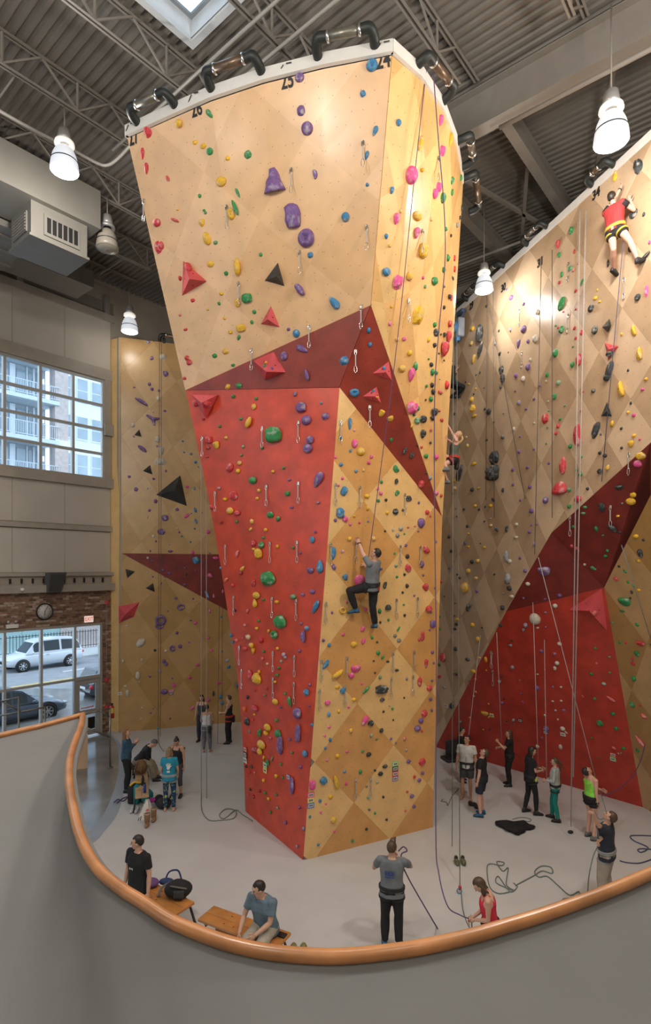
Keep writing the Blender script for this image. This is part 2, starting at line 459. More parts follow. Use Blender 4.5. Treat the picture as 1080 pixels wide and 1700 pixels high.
def ibeam(mb, A, B, d, bf, tf=.03, tw=.02):     # top at z of A
    A, B = Vector(A), Vector(B); t = (B - A).normalized(); r = Vector((t.y, -t.x, 0)); Z = Vector((0, 0, 1))
    for w_, z0, z1 in ((bf, -tf, 0), (tw, -d + tf, -tf), (bf, -d, -d + tf)):
        mb.hexa([A - r * w_ / 2 + Z * z0, A + r * w_ / 2 + Z * z0, B + r * w_ / 2 + Z * z0, B - r * w_ / 2 + Z * z0,
                 A - r * w_ / 2 + Z * z1, A + r * w_ / 2 + Z * z1, B + r * w_ / 2 + Z * z1, B - r * w_ / 2 + Z * z1])
mb = MB(); ibeam(mb, UV(11.8, -12, 16.82), UV(11.8, 13.5, 16.82), .88, .34); mb.thing('roof_girder', M_STEEL, 'deep grey steel girder crossing the roof at the upper right', 'beam', loc=tuple(UV(11.8, 1, 16)))
for v, lab in ((5.1, 'grey steel beam running from the big girder to the right climbing wall'), (7.4, 'grey steel beam behind the tower, past the small pendant lamp'), (.9, 'grey steel beam behind the right pendant lamp')):
    mb = MB(); ibeam(mb, UV(11.95, v, 16.93), UV(31, v, 16.93), .52, .24); mb.thing('roof_beam', M_STEEL, lab, 'beam', loc=tuple(UV(20, v, 16.4)))
mb = MB(); ibeam(mb, UV(19.6, -4, 16.9), UV(19.6, 14, 16.9), .5, .2); mb.thing('roof_beam', M_STEEL, 'grey cross beam high behind the tower', 'beam', loc=tuple(UV(19.6, 4, 16.4)))
for (a, b), lab in ((((12.6, 2.8), (18.6, 5.0)), 'slim diagonal roof brace right of the long steel beam, under the big lamp'), (((13.4, 6.9), (19.4, 5.3)), 'slim diagonal roof brace between the two steel beams, the nearer'), (((19.0, 7.2), (14.5, 5.3)), 'slim diagonal roof brace between the two steel beams, the farther')):
    mb = MB(); mb.bar(UV(*a, 16.62), UV(*b, 16.62), .09); mb.thing('roof_brace', M_STEEL, lab, 'brace', 'diagonal roof braces')
# pipes
M_PIPE = mat('painted_pipe', (.36, .34, .31), .45, var=.04)
for px, py, z, v0, v1, r, lab in ((365, 88, 16.12, 4.6, 12.4, .032, 'pale sprinkler pipe crossing the joists in front of the skylight'), (490, 58, 16.15, 3.2, 11.9, .034, 'pale sprinkler pipe behind the tower edge marked 25'),
                                  (845, 409, 16.1, -2, 9.5, .045, 'pale sprinkler pipe low under the roof above the small right lamp'), (940, 155, 15.75, -3.5, 4.9, .05, 'pale conduit pipe hung below the big girder')):
    q = atz(px, py, z); uu = q.x * .641 + q.y * .767
    mb = MB(); mb.tube([UV(uu, v0, z), UV(uu, v1, z)], r, 10); mb.thing('sprinkler_pipe', M_PIPE, lab, 'pipe')
mb = MB(); mb.tube(catmull([atz(x, y, 15.9) for x, y in ((-60, 150), (-10, 178), (10, 190), (60, 218), (110, 243), (160, 270), (178, 274), (195, 264), (222, 236), (260, 200))], 5), .035, 10)
mb.thing('conduit_pipe', M_PIPE, 'bent conduit pipe behind the left pendant lamp', 'pipe')
for px, py, v0, v1, lab in ((70, 65, 12.14, 14.4, 'thin bridging rod between roof joists at the very top left'), (18, 160, 14.4, 16.66, 'thin bridging rod between roof joists at the left picture edge'), (160, 460, 16.66, 18.92, 'thin bridging rod between roof joists near the window wall')):
    q = atz(px, py, 16.3); uu = q.x * .641 + q.y * .767
    mb = MB(); mb.tube([UV(uu, v0, 16.3), UV(uu, v1, 16.3)], .022, 8); mb.thing('bridging_rod', M_STEEL, lab, 'rod', 'bridging rods')
# ducts
d = thing('air_duct', 'big grey sheet metal air duct with slotted grille at upper left', 'duct', tuple(UV(6.5, 14.8, 14.3)))
mb = MB(); mb.ubox(1.0, 7.55, 14.05, 15.5, 15.15, 16.15); mb.build('trunk', M_DUCT, d)
mb = MB(); mb.ubox(5.85, 7.26, 14.2, 15.36, 14.32, 15.15)
mb.build('plenum', M_DUCT, d)
M_DBL = mat('blue_grey_duct_underside', (.27, .285, .30), .5, var=.04)
mb = MB(); mb.ubox(5.80, 7.30, 14.15, 15.42, 14.26, 14.32); mb.build('bottom_panel', M_DUCT, d)
mb = MB(); mb.ubox(6.15, 7.05, 14.165, 14.2, 14.42, 14.95); gr = mb.build('grille_frame', M_DUCT, d)
for k in range(6):
    mb = MB(); mb.ubox(6.22 + k * .135, 6.315 + k * .135, 14.155, 14.168, 14.50, 14.87); mb.build('slot', M_DARKMETAL, gr)
mb = MB(); mb.ubox(5.815, 5.85, 14.4, 15.2, 14.45, 14.95); gl = mb.build('side_louver', M_DUCT, d)
for k in range(6):
    mb = MB(); mb.ubox(5.80, 5.82, 14.44, 15.16, 14.50 + k * .075, 14.535 + k * .075); mb.build('blade', M_STEEL, gl)
mb = MB(); mb.ubox(-2.0, 6.6, 15.6, 18.0, 15.0, 15.9)
d2 = mb.thing('air_duct', M_DUCT, 'broad flat duct soffit between the grille duct and the window wall', 'duct', loc=tuple(UV(3, 16.8, 15.0)))
for k in range(3):
    mb = MB(); mb.ubox(-2.0, 6.65, 16.0 + k * .75, 16.05 + k * .75, 14.965, 15.0); mb.build('seam', M_STEEL, d2)
mb = MB(); mb.ubox(-2, 9.6, 18.3, 19.5, 15.75, 16.3); d3 = mb.thing('air_duct', M_DUCT, 'long straight duct running just above the window wall', 'duct', loc=tuple(UV(5, 18.9, 15.75)))
# ================================================================== PENDANT LAMPS
M_ACR = mat('frosted_lamp_shade', (.74, .79, .86), .6, var=0, emit=.5)
M_ACROFF = mat('unlit_frosted_lamp_shade', (.34, .31, .26), .35, var=.05)
M_CAN = mat('lamp_housing_grey', (.42, .41, .40), .4, metal=.4, var=.05)
M_RINGW = mat('lamp_collar_reflector', (.9, .86, .78), .3, var=.05, emit=.55)
def lamp(P, label, on=True, top=16.25, r=.245, power=1.0, k=1.2, z_in=True):
    P = Vector(P); n0_ = len(bpy.data.objects)
    t = thing('pendant_lamp', label, 'lamp', tuple(P), 'bell pendant lamps')
    mb = MB(); mb.tube([P + Vector((0, 0, .72 * k)), Vector((P.x, P.y, top))], .014, 8); mb.build('rod', M_STEEL, t)
    mb = MB(); mb.lathe([(a_ * k, b_ * k) for a_, b_ in ((.02, .76), (.10, .74), (.12, .60), (.12, .55), (.05, .54))], P, 20); mb.build('ballast_housing', M_CAN, t)
    mb = MB(); mb.lathe([(a_ * k, b_ * k) for a_, b_ in ((.10, .56), (.165, .52), (.175, .47), (.15, .455), (.09, .47))], P, 24, caps=False); mb.build('collar', M_RINGW if on else M_CAN, t)
    mb = MB(); mb.lathe([(a_ * k, b_ * k) for a_, b_ in ((.05, .48), (.06, .42))], P, 14, caps=False); mb.build('neck', M_CHROME, t)
    mb = MB(); mb.lathe([(a_ * k, b_ * k) for a_, b_ in ((.075, .43), (.12, .41), (.165, .36), (.20, .28), (.225, .18), (.24, .08), (r, 0), (r - .02, .0), (.215, .10), (.19, .24), (.15, .34), (.07, .40))], P, 28, caps=False); mb.build('bell_shade', M_ACR if on else M_ACROFF, t)
    mb = MB(); mb.lathe([(a_ * k, b_ * k) for a_, b_ in ((.231, .155), (.236, .165), (.231, .175))], P, 28, caps=False); mb.build('band', M_DARKMETAL, t)
    mb = MB(); mb.lathe([(a_ * k, b_ * k) for a_, b_ in ((r - .006, .012), (r * .8, -.018), (r * .45, -.036), (.01, -.042))], P, 28, caps=False); mb.build('lens', M_ACR if on else M_ACROFF, t)
    if on:
        L = bpy.data.lights.new('lamp_light', 'POINT'); L.energy = LAMP_W * power; L.color = LAMP_COL; L.shadow_soft_size = .2 if z_in else .5
        lo = bpy.data.objects.new('lamp_light', L); COL.objects.link(lo); lo.parent = t; lo.location = (0, 0, -.16)
for px, py, Y, lab, on in ((107, 284, 12.2, 'lit white bell pendant lamp at the upper left beside the tower', True), (1014, 236, 10.0, 'lit white bell pendant lamp at the upper right above the climber in red', True),
                           (803, 483, 15.5, 'lit white bell pendant lamp just right of the tower', True), (215, 551, 20.2, 'small lit pendant lamp above the left climbing wall', True),
                           (178, 413, 15.2, 'unlit grey pendant lamp below the left duct', False)):
    lamp(atY(px, py, Y), lab, on, power=1.15 if 'above the climber' in lab else (.1 if 'small lit' in lab else (.5 if 'just right' in lab else 1.1)), k=1.0 if 'just right' in lab else 1.2)
for x, y, z, pw, lab in ((-2.8, 4.2, 13.3, 2.3, 'front left of the tower'), (5.5, 5.5, 13.3, 3.3, 'front right of the tower'), (.8, 4.0, 13.3, .55, 'in front of the tower'), (-7.0, 5.0, 13.3, .8, 'towards the street windows'), (-3.0, -1.5, 12.6, .8, 'left behind the viewer'), (3.2, -1.5, 12.6, .5, 'right behind the viewer')):  # unseen lamps added off frame to light tower, walls and balcony
    lamp((x, y, z), 'added unseen bell pendant fill lamp, ' + lab, True, power=pw, z_in=False)
# ================================================================== WINDOW WALL (v = 20) and what lies outside
UC = 11.16
def WB(mb, s0, s1, z0, z1, d0, d1): return mb.ubox(UC - s1, UC - s0, 20 - d1, 20 - d0, z0, z1)
def WP(s, z, d=0.0): return UV(UC - s, 20 - d, z)
SMAX = 11.0
mb = MB()
for s0, s1, z0, z1 in ((-13, SMAX, 13.3, 17.2), (-13, .28, 9.5, 13.3), (9.6, SMAX, 9.5, 13.3), (-13, SMAX, 4.15, 9.5), (-13, .38, -.2, 4.15), (8.6, SMAX, -.2, 4.15)):
    WB(mb, s0, s1, z0, z1, -.25, -.02)
wl = struct('wall_left', mb, M_TRIM) or bpy.data.objects['wall_left']
wl = bpy.data.objects['wall_left']
for z0, z1 in ((13.72, 15.55), (7.78, 9.22), (6.05, 7.55)):
    for k in range(6):
        mb = MB(); WB(mb, .03 + k * 1.75, .03 + (k + 1) * 1.75 - .012, z0, z1, -.02, .012); mb.build('wall_panel', M_PANEL, wl)
for k, (z0, z1, dd, mt) in enumerate(((13.30, 13.72, .07, M_TRIM), (9.22, 9.57, .16, M_TRIM), (7.58, 7.76, .10, M_TRIM), (5.92, 6.04, .16, M_TRIM), (5.36, 5.62, .24, M_TRIM), (5.62, 5.92, .05, M_TRIM), (15.55, 15.80, .12, M_TRIM), (15.80, 16.3, .0, M_DECK))):
    mb = MB(); WB(mb, -.1, SMAX, z0, z1, -.02, dd); struct('trim_%d' % (k + 2), mb, mt)
for k in range(2):
    mb = MB(); WB(mb, .12 + k * 3.1, .30 + k * 3.1, 15.8, 16.5, 0, .15); mb.thing('column_stub', M_STEEL, 'short grey steel stub between wall top and roof, ' + ('beside the corner' if k == 0 else 'left of the corner one'), 'steel stub')
for k in range(11):
    mb = MB(); WB(mb, .35 + k * .36, .40 + k * .36, 5.68, 5.84, .05, .12); mb.build('bracket', M_DARKMETAL, wl)
mb = MB(); WB(mb, .02, .27, 9.5, 13.7, -.02, .06); struct('trim_10', mb, M_TRIM)
mb = MB(); WB(mb, -.02, .32, 11.2, 11.62, .05, .17); struct('trim_11', mb, M_TRIM)
# brickwork, each brick real geometry (about 9 px wide at this distance): joined
mb = MB(); WB(mb, 0, SMAX, 4.13, 5.37, -.02, .0); WB(mb, 0, .38, 0, 4.14, -.02, .0); mb.build('mortar_bed', M_MORTAR, wl)
BR = [MB() for _ in range(3)]
def bricks(s0, s1, z0, z1):
    z = z0; row = 0
    while z < z1 - .03:
        s = s0 - (row % 2) * .115
        while s < s1:
            a, b = max(s, s0), min(s + .218, s1)
            if b - a > .03:
                q = random.random(); WB(BR[0 if q < .55 else (1 if q < .82 else 2)], a, b, z, min(z + .062, z1), -.01, .010 + random.random() * .012)
            s += .23
        z += .075; row += 1
bricks(0.0, 9.4, 4.17, 5.35); bricks(0.0, .36, 0, 4.13)
for q, m_ in zip(BR, (M_BRICK, mat('dark_brown_brick', (.16, .09, .062), .8, var=.3, scale=9), mat('pale_worn_brick', (.42, .32, .25), .85, var=.3, scale=9))):
    q.build('brickwork', m_, wl, kind='stuff')
# upper window
SX1 = [.308 + 1.15 * k for k in range(9)]; ZT = [9.57, 10.5, 11.42, 12.33, 13.25]
def winframe(name, sx, zt, w_=.045):
    mb = MB()
    for s in sx: WB(mb, s - w_, s + w_, zt[0], zt[-1], -.12, .03)
    for z in zt: WB(mb, sx[0] - w_, sx[-1] + w_, z - w_, z + w_, -.10, .02)
    o = mb.build(name, M_ALU); o['kind'] = 'structure'
    for i in range(len(sx) - 1):
        for j in range(len(zt) - 1):
            mb = MB(); WB(mb, sx[i] + w_, sx[i + 1] - w_, zt[j] + w_, zt[j + 1] - w_, -.05, -.04); mb.build('pane', M_GLASS, o)
    return o
winframe('window_1', SX1, ZT)
w2 = winframe('window_2', [1.394, 2.57, 3.75, 4.93, 6.11, 7.29, 8.47], [.02, 2.15, 4.10], .04)
wf = MB(); WB(wf, .36, 1.40, 4.06, 4.14, -.12, .03); WB(wf, .36, .45, 0, 4.14, -.12, .03); WB(wf, .40, 1.39, 2.10, 2.22, -.12, .04); wf.build('transom_frame', M_ALU, w2)
mb = MB(); WB(mb, .45, 1.36, 2.22, 4.06, -.05, -.04); mb.build('pane', M_GLASS, w2)
dr = MB()
for a, b, c, d_ in ((.46, .60, .03, 2.09), (1.22, 1.355, .03, 2.09), (.60, 1.22, 1.92, 2.09), (.60, 1.22, .03, .22), (.60, 1.22, .80, .98)): WB(dr, a, b, c, d_, -.06, .0)
do = dr.build('door_1', M_ALU); do['kind'] = 'structure'
mb = MB(); WB(mb, .60, 1.22, .98, 1.92, -.035, -.025); mb.build('pane', M_GLASS, do)
mb = MB(); WB(mb, .60, 1.22, .22, .80, -.035, -.025); mb.build('pane', M_GLASS, do)
mb = MB(); mb.tube([WP(.5, .9, .07), WP(1.32, .9, .07)], .025, 8); WB(mb, .5, .58, .86, .94, 0, .07); WB(mb, 1.24, 1.32, .86, .94, 0, .07); mb.build('push_bar', M_ALU, do)
mb = MB()
for k in range(9): WB(mb, .68 + k * .055, .715 + k * .055, 1.03, 1.08, -.022, -.018)
mb.build('red_lettering', mat('red_vinyl', (.75, .06, .07), .5, var=0), do, label='strip of small red lettering on the door glass')
# wall clock, exit sign, loudspeaker, sensor, pull stations, extinguisher
WR = frame(UV(0, -1)); WR = Matrix((UV(1, 0), Vector((0, 0, 1)), UV(0, -1))).transposed()
ck = thing('wall_clock', 'round white wall clock with dark rim on the brick wall', 'clock', tuple(WP(2.48, 4.69, .06)))
c0 = WP(2.48, 4.69, .02)
mb = MB(); mb.lathe([(.29, 0), (.29, .05), (.255, .055), (.25, .03)], c0, 40, WR, caps=False); mb.build('rim', M_DARKMETAL, ck)
mb = MB(); mb.lathe([(.255, 0), (.255, .03)], c0, 40, WR); mb.build('dial', mat('clock_dial', (.62, .60, .57), .5, var=0), ck)
for k in range(12):
    a = k * math.pi / 6; p_ = c0 + WR @ Vector((.205 * math.sin(a), .205 * math.cos(a), .036))
    mb = MB(); mb.box(p_, (.03, .014, .004), WR @ rotz(math.pi / 2 - a)); mb.build('hour_mark', M_DARKMETAL, ck)
for L_, w_, a in ((.13, .018, math.radians(185)), (.19, .012, math.radians(30))):
    q = Vector((math.sin(a), math.cos(a), 0)); mb = MB(); mb.bar(c0 + WR @ (q * -.03 + Vector((0, 0, .04))), c0 + WR @ (q * L_ + Vector((0, 0, .04))), w_, .006, up=UV(0, -1)); mb.build('hand', M_DARKMETAL, ck)
ex = thing('exit_sign', 'small lit exit sign with red letters above the glass door', 'sign', tuple(WP(.885, 4.24, .06)))
mb = MB(); WB(mb, .72, 1.05, 4.2, 4.43, 0, .05); mb.build('case', mat('lit_exit_panel', (.95, .80, .70), .5, var=0, emit=.55), ex)
text_part('lettering', 'EXIT', WR, WP(.885, 4.315, .052), .20, mat('red_sign_letters', (.80, .035, .03), .5, var=0, emit=.2), ex, sx=.78, bold=.001)
sp = thing('loudspeaker', 'dark grey wedge loudspeaker on the ledge above the clock', 'loudspeaker', tuple(WP(2.2, 5.3, .3)))
mb = MB(); a_, b_ = 1.93, 2.52
mb.hexa([WP(b_, 5.36, .06), WP(a_ + .12, 5.36, .06), WP(a_ + .12, 5.36, .34), WP(b_ - .02, 5.36, .34), WP(b_, 6.02, .06), WP(a_, 6.02, .06), WP(a_, 6.05, .52), WP(b_, 6.05, .52)]); mb.build('cabinet', mat('speaker_grey', (.085, .085, .085), .6, var=.1), sp)
mb = MB(); mb.hexa([WP(b_ - .05, 5.40, .345), WP(a_ + .14, 5.40, .345), WP(a_ + .14, 5.40, .36), WP(b_ - .05, 5.40, .36), WP(b_ - .04, 5.98, .51), WP(a_ + .05, 5.98, .51), WP(a_ + .05, 5.98, .525), WP(b_ - .04, 5.98, .525)]); mb.build('front_grille', mat('speaker_mesh', (.05, .05, .05), .7, var=.2, scale=60), sp)
lt = thing('emergency_light', 'white twin emergency light box on the brick left of the clock', 'light', tuple(WP(3.55, 4.35, .06)))
mb = MB(); WB(mb, 3.35, 3.72, 4.2, 4.33, 0, .08); mb.build('case', M_WHITE, lt)
for s in (3.42, 3.66):
    mb = MB(); mb.ell(WP(s, 4.41, .07), (.06, .06, .06), sub=2); mb.build('lamp_head', M_CAN, lt)
cam_ = MB(); cam_.ell(WP(3.3, 5.48, .27), (.07, .07, .06)); cam_.thing('security_camera', M_WHITE, 'small white dome camera on the grey ledge', 'camera')
pipe = thing('alarm_conduit', 'slim vertical conduit with red alarm boxes beside the door', 'conduit', tuple(WP(.2, .9, .03)))
mb = MB(); mb.tube([WP(.19, .9, .03), WP(.19, 4.9, .03)], .012, 8); mb.build('pipe', M_STEEL, pipe)
M_REDP = mat('red_enamel', (.50, .02, .02), .4, var=.05)
for z in (.95, 1.98, 4.9):
    mb = MB(); mb.box(WP(.19, z, .05), (.11, .11, .14)); mb.build('alarm_box', M_REDP, pipe)
fe = thing('fire_extinguisher', 'red fire extinguisher on the wall end right of the door', 'fire extinguisher', tuple(atz(186, 1180, 0)[:2]) + (.55,))
q = atY(185.5, 1181, 19.9); mb = MB(); mb.lathe([(.02, -.24), (.085, -.23), (.085, .14), (.05, .2), (.03, .22)], q, 18); mb.build('cylinder', M_REDP, fe)
mb = MB(); mb.box(q + Vector((0, 0, .25)), (.06, .1, .06)); mb.bar(q + Vector((0, 0, .28)), q + Vector((-.1, -.08, .30)), .02); mb.build('valve', M_DARKMETAL, fe)
mb = MB(); mb.lathe([(.087, -.05), (.087, .13)], q, 18, caps=False); mb.build('yellow_label', mat('yellow_label', (.8, .55, .08), .5, var=.1), fe)
# inside metal railings by the window
M_RAILST = mat('dull_steel_railing', (.20, .195, .17), .35, metal=.6, var=.1)
def railing(name, label, posts, bars, r=.026):
    p0 = posts[0][0] if posts else bars[0][0]
    t = thing(name, label, 'railing', (p0[0], p0[1], 0))
    for a, b in posts:
        mb = MB(); mb.tube([a, b], r, 10); pst = mb.build('post', M_RAILST, t)
        mb = MB(); mb.lathe([(.09, 0), (.09, .015)], (a[0], a[1], a[2]), 14); mb.build('base_plate', M_RAILST, pst)
    for a, b in bars:
        mb = MB(); mb.tube([a, b], r, 10); mb.build('rail', M_RAILST, t)
rp = [atz(182, 1276, -.03)]; P1 = Vector(rp[0]); T1 = Vector((P1.x, P1.y, 1.9))
def vert(px, py_base, py_top):
    b = atz(px, py_base, -.03); t_ = atY(px, py_top, b.y); return b, t_
a1, b1 = vert(182.5, 1274, 1176)
a2 = Vector((a1.x - 2.2, a1.y + .6, -.03)); b2 = Vector((a2.x, a2.y, b1.z))
e1 = atY(140, 1186, a1.y - .5)
railing('steel_railing', 'dull steel pipe railing beside the entry, right of the balcony corner', [(a1, b1)], [(b1, e1), (atY(182, 1224, a1.y), atY(141, 1207, a1.y - .5)), (atY(181, 1190, a1.y), atY(167, 1180, a1.y - .3))])
a3, b3 = vert(126, 1341, 1279)
railing('steel_railing', 'dull steel railing post standing on the concrete by the plywood block', [(a3, b3)], [])
Yr = 16.6
railing('steel_railing', 'dull steel ramp railing in front of the tall street window', [(atY(31, 1300, Yr), atY(31, 1157, Yr)), (atY(74.5, 1300, Yr + .4), atY(74.5, 1175, Yr + .4))],
        [(atY(0, 1165, Yr), atY(32, 1157, Yr)), (atY(-20, 1192, Yr), atY(75, 1174, Yr + .4)), (atY(0, 1163, Yr), atY(34, 1181, Yr + .2)), (atY(-20, 1186, Yr - .3), atY(0, 1165, Yr))])
mb = MB(); q0, q1 = atz(118, 1279, -.04), atz(145.5, 1275, -.04)
dv = (q1 - q0).normalized(); bk = Vector((-dv.y, dv.x, 0)) * 1.0
mb.hexa([q0 - dv * 1.2, q1, q1 + bk, q0 - dv * 1.2 + bk] + [p_ + Vector((0, 0, 1.02)) for p_ in (q0 - dv * 1.2, q1, q1 + bk, q0 - dv * 1.2 + bk)])
ctr = mb.thing('plywood_counter', mat('counter_plywood', (.60, .40, .25), .5, var=.08, scale=2), 'plain plywood counter block on the concrete floor behind the handrail corner', 'counter')
# room shell out of view
mb = MB(); mb.box((-.0, -4.3, 8.5), (40, .3, 18)); struct('wall_back', mb, M_PANEL)
mb = MB(); mb.box((13.5, 12, 8.5), (.3, 36, 18)); struct('wall_right', mb, M_PANEL)
mb = MB(); mb.box((3.5, 27.5, 8.5), (24, .3, 18)); struct('wall_far', mb, M_PANEL)
mb = MB(); mb.ubox(-22, .16, 19.98, 20.25, -.2, 17); struct('wall_left_rear', mb, M_PANEL)
# ------------------------------------------------------------------ street and building outside
M_ASPH = mat('asphalt', (.30, .31, .33), .8, var=.10, scale=1.5)
mb = MB(); mb.ubox(-40, 90, 20.3, 42, -.30, -.14); struct('street_ground', mb, M_ASPH)
mb = MB(); mb.ubox(-20, 60, 20.3, 22.6, -.14, -.04); mb.ubox(-20, 80, 38.6, 43, -.14, -.02); struct('pavement_ground', mb, mat('pavement_concrete', (.55, .56, .56), .8, var=.06))
M_YEL = mat('yellow_road_paint', (.72, .50, .14), .7, var=.15); M_WHL = mat('white_road_paint', (.75, .76, .76), .7, var=.1)
for v, lab in ((31.2, 'nearer of two yellow road centre lines outside the window'), (31.75, 'farther of two yellow road centre lines outside the window')):
    mb = MB(); mb.ubox(-10, 40, v, v + .26, -.14, -.134); mb.thing('road_line', M_YEL, lab, 'road marking')
for k in range(3):
    mb = MB(); mb.ubox(2 + k * 7, 4.2 + k * 7, 34.2, 34.4, -.14, -.134); mb.thing('lane_dash', M_WHL, ('nearest', 'middle', 'farthest')[k] + ' short white lane dash on the street outside', 'road marking', 'white lane dashes')
def car(label, u, v, L, W, H, colm, suv, fwd, wheel_r=.34):
    """fwd=+1: nose toward +u"""
    t = thing('car', label, 'car', tuple(UV(u, v, -.14)))
    X, Yd = UV(fwd, 0), UV(0, fwd)
    def P(x, y, z): return UV(u, v, -.14) + X * x + Yd * y + Vector((0, 0, z))
    h = H; g = .22 if not suv else .30
    belt = h * .58
    # lower body stations: x, half width, bottom z, top z
    st = [(-L / 2, W * .40, g + .18, belt * .92), (-L / 2 + .12, W * .47, g + .05, belt * 1.0), (-L * .30, W * .5, g, belt * 1.03), (0, W * .5, g, belt), (L * .22, W * .5, g, belt * .97), (L * .40, W * .48, g + .02, belt * .86), (L / 2 - .08, W * .43, g + .08, belt * .72), (L / 2, W * .36, g + .14, belt * .60)]
    rows = []
    for x, hw, z0, z1 in st:
        rows.append([P(x, -hw * .92, z0), P(x, -hw, z0 + (z1 - z0) * .35), P(x, -hw * .98, z0 + (z1 - z0) * .75), P(x, -hw * .86, z1), P(x, 0, z1 + .03), P(x, hw * .86, z1), P(x, hw * .98, z0 + (z1 - z0) * .75), P(x, hw, z0 + (z1 - z0) * .35), P(x, hw * .92, z0)])
    mb = MB(); m = 9; vs = [q for r in rows for q in r]
    mb.add(vs, [(i * m + k, i * m + (k + 1) % m, (i + 1) * m + (k + 1) % m, (i + 1) * m + k) for i in range(len(rows) - 1) for k in range(m)] + [tuple(range(m)), tuple(range((len(rows) - 1) * m, len(rows) * m))[::-1]], True)
    body = mb.build('body', colm, t)
    if suv: cb = [(-L / 2 + .10, .80, belt * .98), (-L / 2 + .45, .72, h - .08), (-L * .18, .70, h), (L * .05, .70, h - .02), (L * .14, .72, h - .12), (L * .27, .84, belt * .95)]
    else: cb = [(-L * .40, .80, belt * .98), (-L * .24, .70, h - .12), (-L * .08, .66, h), (L * .03, .66, h - .02), (L * .11, .70, h - .10), (L * .25, .84, belt * .95)]
    rows = [[P(x, -W * .5 * k * 1.12 if False else -W * .46, belt * .95), P(x, -W * .5 * k, z), P(x, 0, z + (.02 if 0 < i < 5 else 0)), P(x, W * .5 * k, z), P(x, W * .46, belt * .95)] for i, (x, k, z) in enumerate(cb)]
    mb = MB(); vs = [q for r in rows for q in r]; m = 5
    mb.add(vs, [(i * m + k, i * m + (k + 1) % m, (i + 1) * m + (k + 1) % m, (i + 1) * m + k) for i in range(len(rows) - 1) for k in range(m)] + [tuple(range(m)), tuple(range((len(rows) - 1) * m, len(rows) * m))[::-1]], False)
    mb.build('cabin', colm, t)
    MG = mat('dark_car_glass', (.045, .06, .07), .12, var=0, spec=.6)
    for s in (-1, 1):
        for (i, j, a, b) in ((0, 2, .12, .95), (2, 3, .06, .94), (3, 5, .06, .55)):
            pts = []
            (x0, k0, z0), (x1, k1, z1) = cb[i], cb[j]
            def side(x, f):
                for q in range(len(cb) - 1):
                    if cb[q][0] <= x <= cb[q + 1][0]:
                        tt = (x - cb[q][0]) / (cb[q + 1][0] - cb[q][0]); kk = cb[q][1] + (cb[q + 1][1] - cb[q][1]) * tt; zz = cb[q][2] + (cb[q + 1][2] - cb[q][2]) * tt
                        y_ = .46 + (.5 * kk - .46) * f
                        return P(x, s * (W * y_ + .012), belt * .98 + (zz - belt * .95) * f)
                return P(x, s * W * .46, belt)
            xa, xb = x0 + (x1 - x0) * a, x0 + (x1 - x0) * b
            xs = [xa + (xb - xa) * q / 5 for q in range(6)]
            lo = [side(x, .10) for x in xs]; hi = [side(x, .86) for x in xs]
            mb = MB(); mb.add(lo + hi, [(q, q + 1, q + 7, q + 6) for q in range(5)]); mb.build('side_window', MG, t)
    def quad(i, j, lab):
        (x0, k0, z0), (x1, k1, z1) = cb[i], cb[j]; f0, f1 = .12, .9
        A = [(x0 + (x1 - x0) * f, .5 * (k0 + (k1 - k0) * f) * W * .9, z0 + (z1 - z0) * f + .018) for f in (f0, f1)]
        o = .015 if x1 > 0 else -.015
        mb = MB(); mb.add([P(A[0][0] + o, -A[0][1], A[0][2]), P(A[0][0] + o, A[0][1], A[0][2]), P(A[1][0] + o, A[1][1], A[1][2]), P(A[1][0] + o, -A[1][1], A[1][2])], [(0, 1, 2, 3)]); mb.build(lab, MG, t)
    quad(4, 5, 'windscreen'); quad(0, 1, 'rear_window')
    for x in (-L * .30, L * .31):
        for s in (-1, 1):
            c = P(x, s * (W * .5 - .06), wheel_r); R = Matrix((X, Vector((0, 0, 1)), Yd * s)).transposed()
            mb = MB(); mb.lathe([(wheel_r * 1.18, -.05), (wheel_r * 1.18, .062)], c, 24, R); mb.build('wheel_arch', M_BLACK, t)
            mb = MB(); mb.lathe([(wheel_r * .66, -.1), (wheel_r, -.09), (wheel_r, .07), (wheel_r * .9, .085), (wheel_r * .66, .08)], c, 28, R, caps=False); wh = mb.build('wheel', M_BLACK, t)
            mb = MB(); mb.lathe([(wheel_r * .70, .05), (wheel_r * .68, .075), (wheel_r * .60, .06)], c, 24, R, caps=False); mb.lathe([(.0, .07), (wheel_r * .2, .075), (wheel_r * .2, .04)], c, 12, R)
            for k in range(7):
                a = k * 2 * math.pi / 7; q_ = Vector((math.cos(a), math.sin(a), 0))
                mb.bar(c + R @ (q_ * wheel_r * .15 + Vector((0, 0, .062))), c + R @ (q_ * wheel_r * .66 + Vector((0, 0, .066))), .05, .02, up=Yd)
            mb.build('alloy_rim', mat('silver_alloy', (.6, .62, .64), .35, metal=.5, var=0), wh)
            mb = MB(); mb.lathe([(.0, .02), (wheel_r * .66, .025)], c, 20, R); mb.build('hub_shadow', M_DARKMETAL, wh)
    for s in (-1, 1):
        mb = MB(); mb.ell(P(L / 2 - .12, s * W * .36, belt * .68), (.16, .12, .07), sub=2); mb.build('headlight', mat('car_lamp_glass', (.75, .8, .85), .2, var=0), t)
        mb = MB(); mb.ell(P(-L / 2 + .06, s * W * .40, belt * .80), (.09, .16, .10), sub=2); mb.build('tail_light', mat('red_car_lamp', (.62, .02, .03), .25, var=0, emit=.15), t)
        mb = MB(); mb.ell(P(L * .19, s * (W * .5 + .07), belt * 1.05), (.06, .1, .07), sub=2); mb.build('wing_mirror', colm, t)
        mb = MB(); mb.bar(P(-L * .02, s * (W * .5 + .0), belt * .86), P(L * .02, s * (W * .5), belt * .86), .03); mb.build('door_handle', M_CHROME, t)
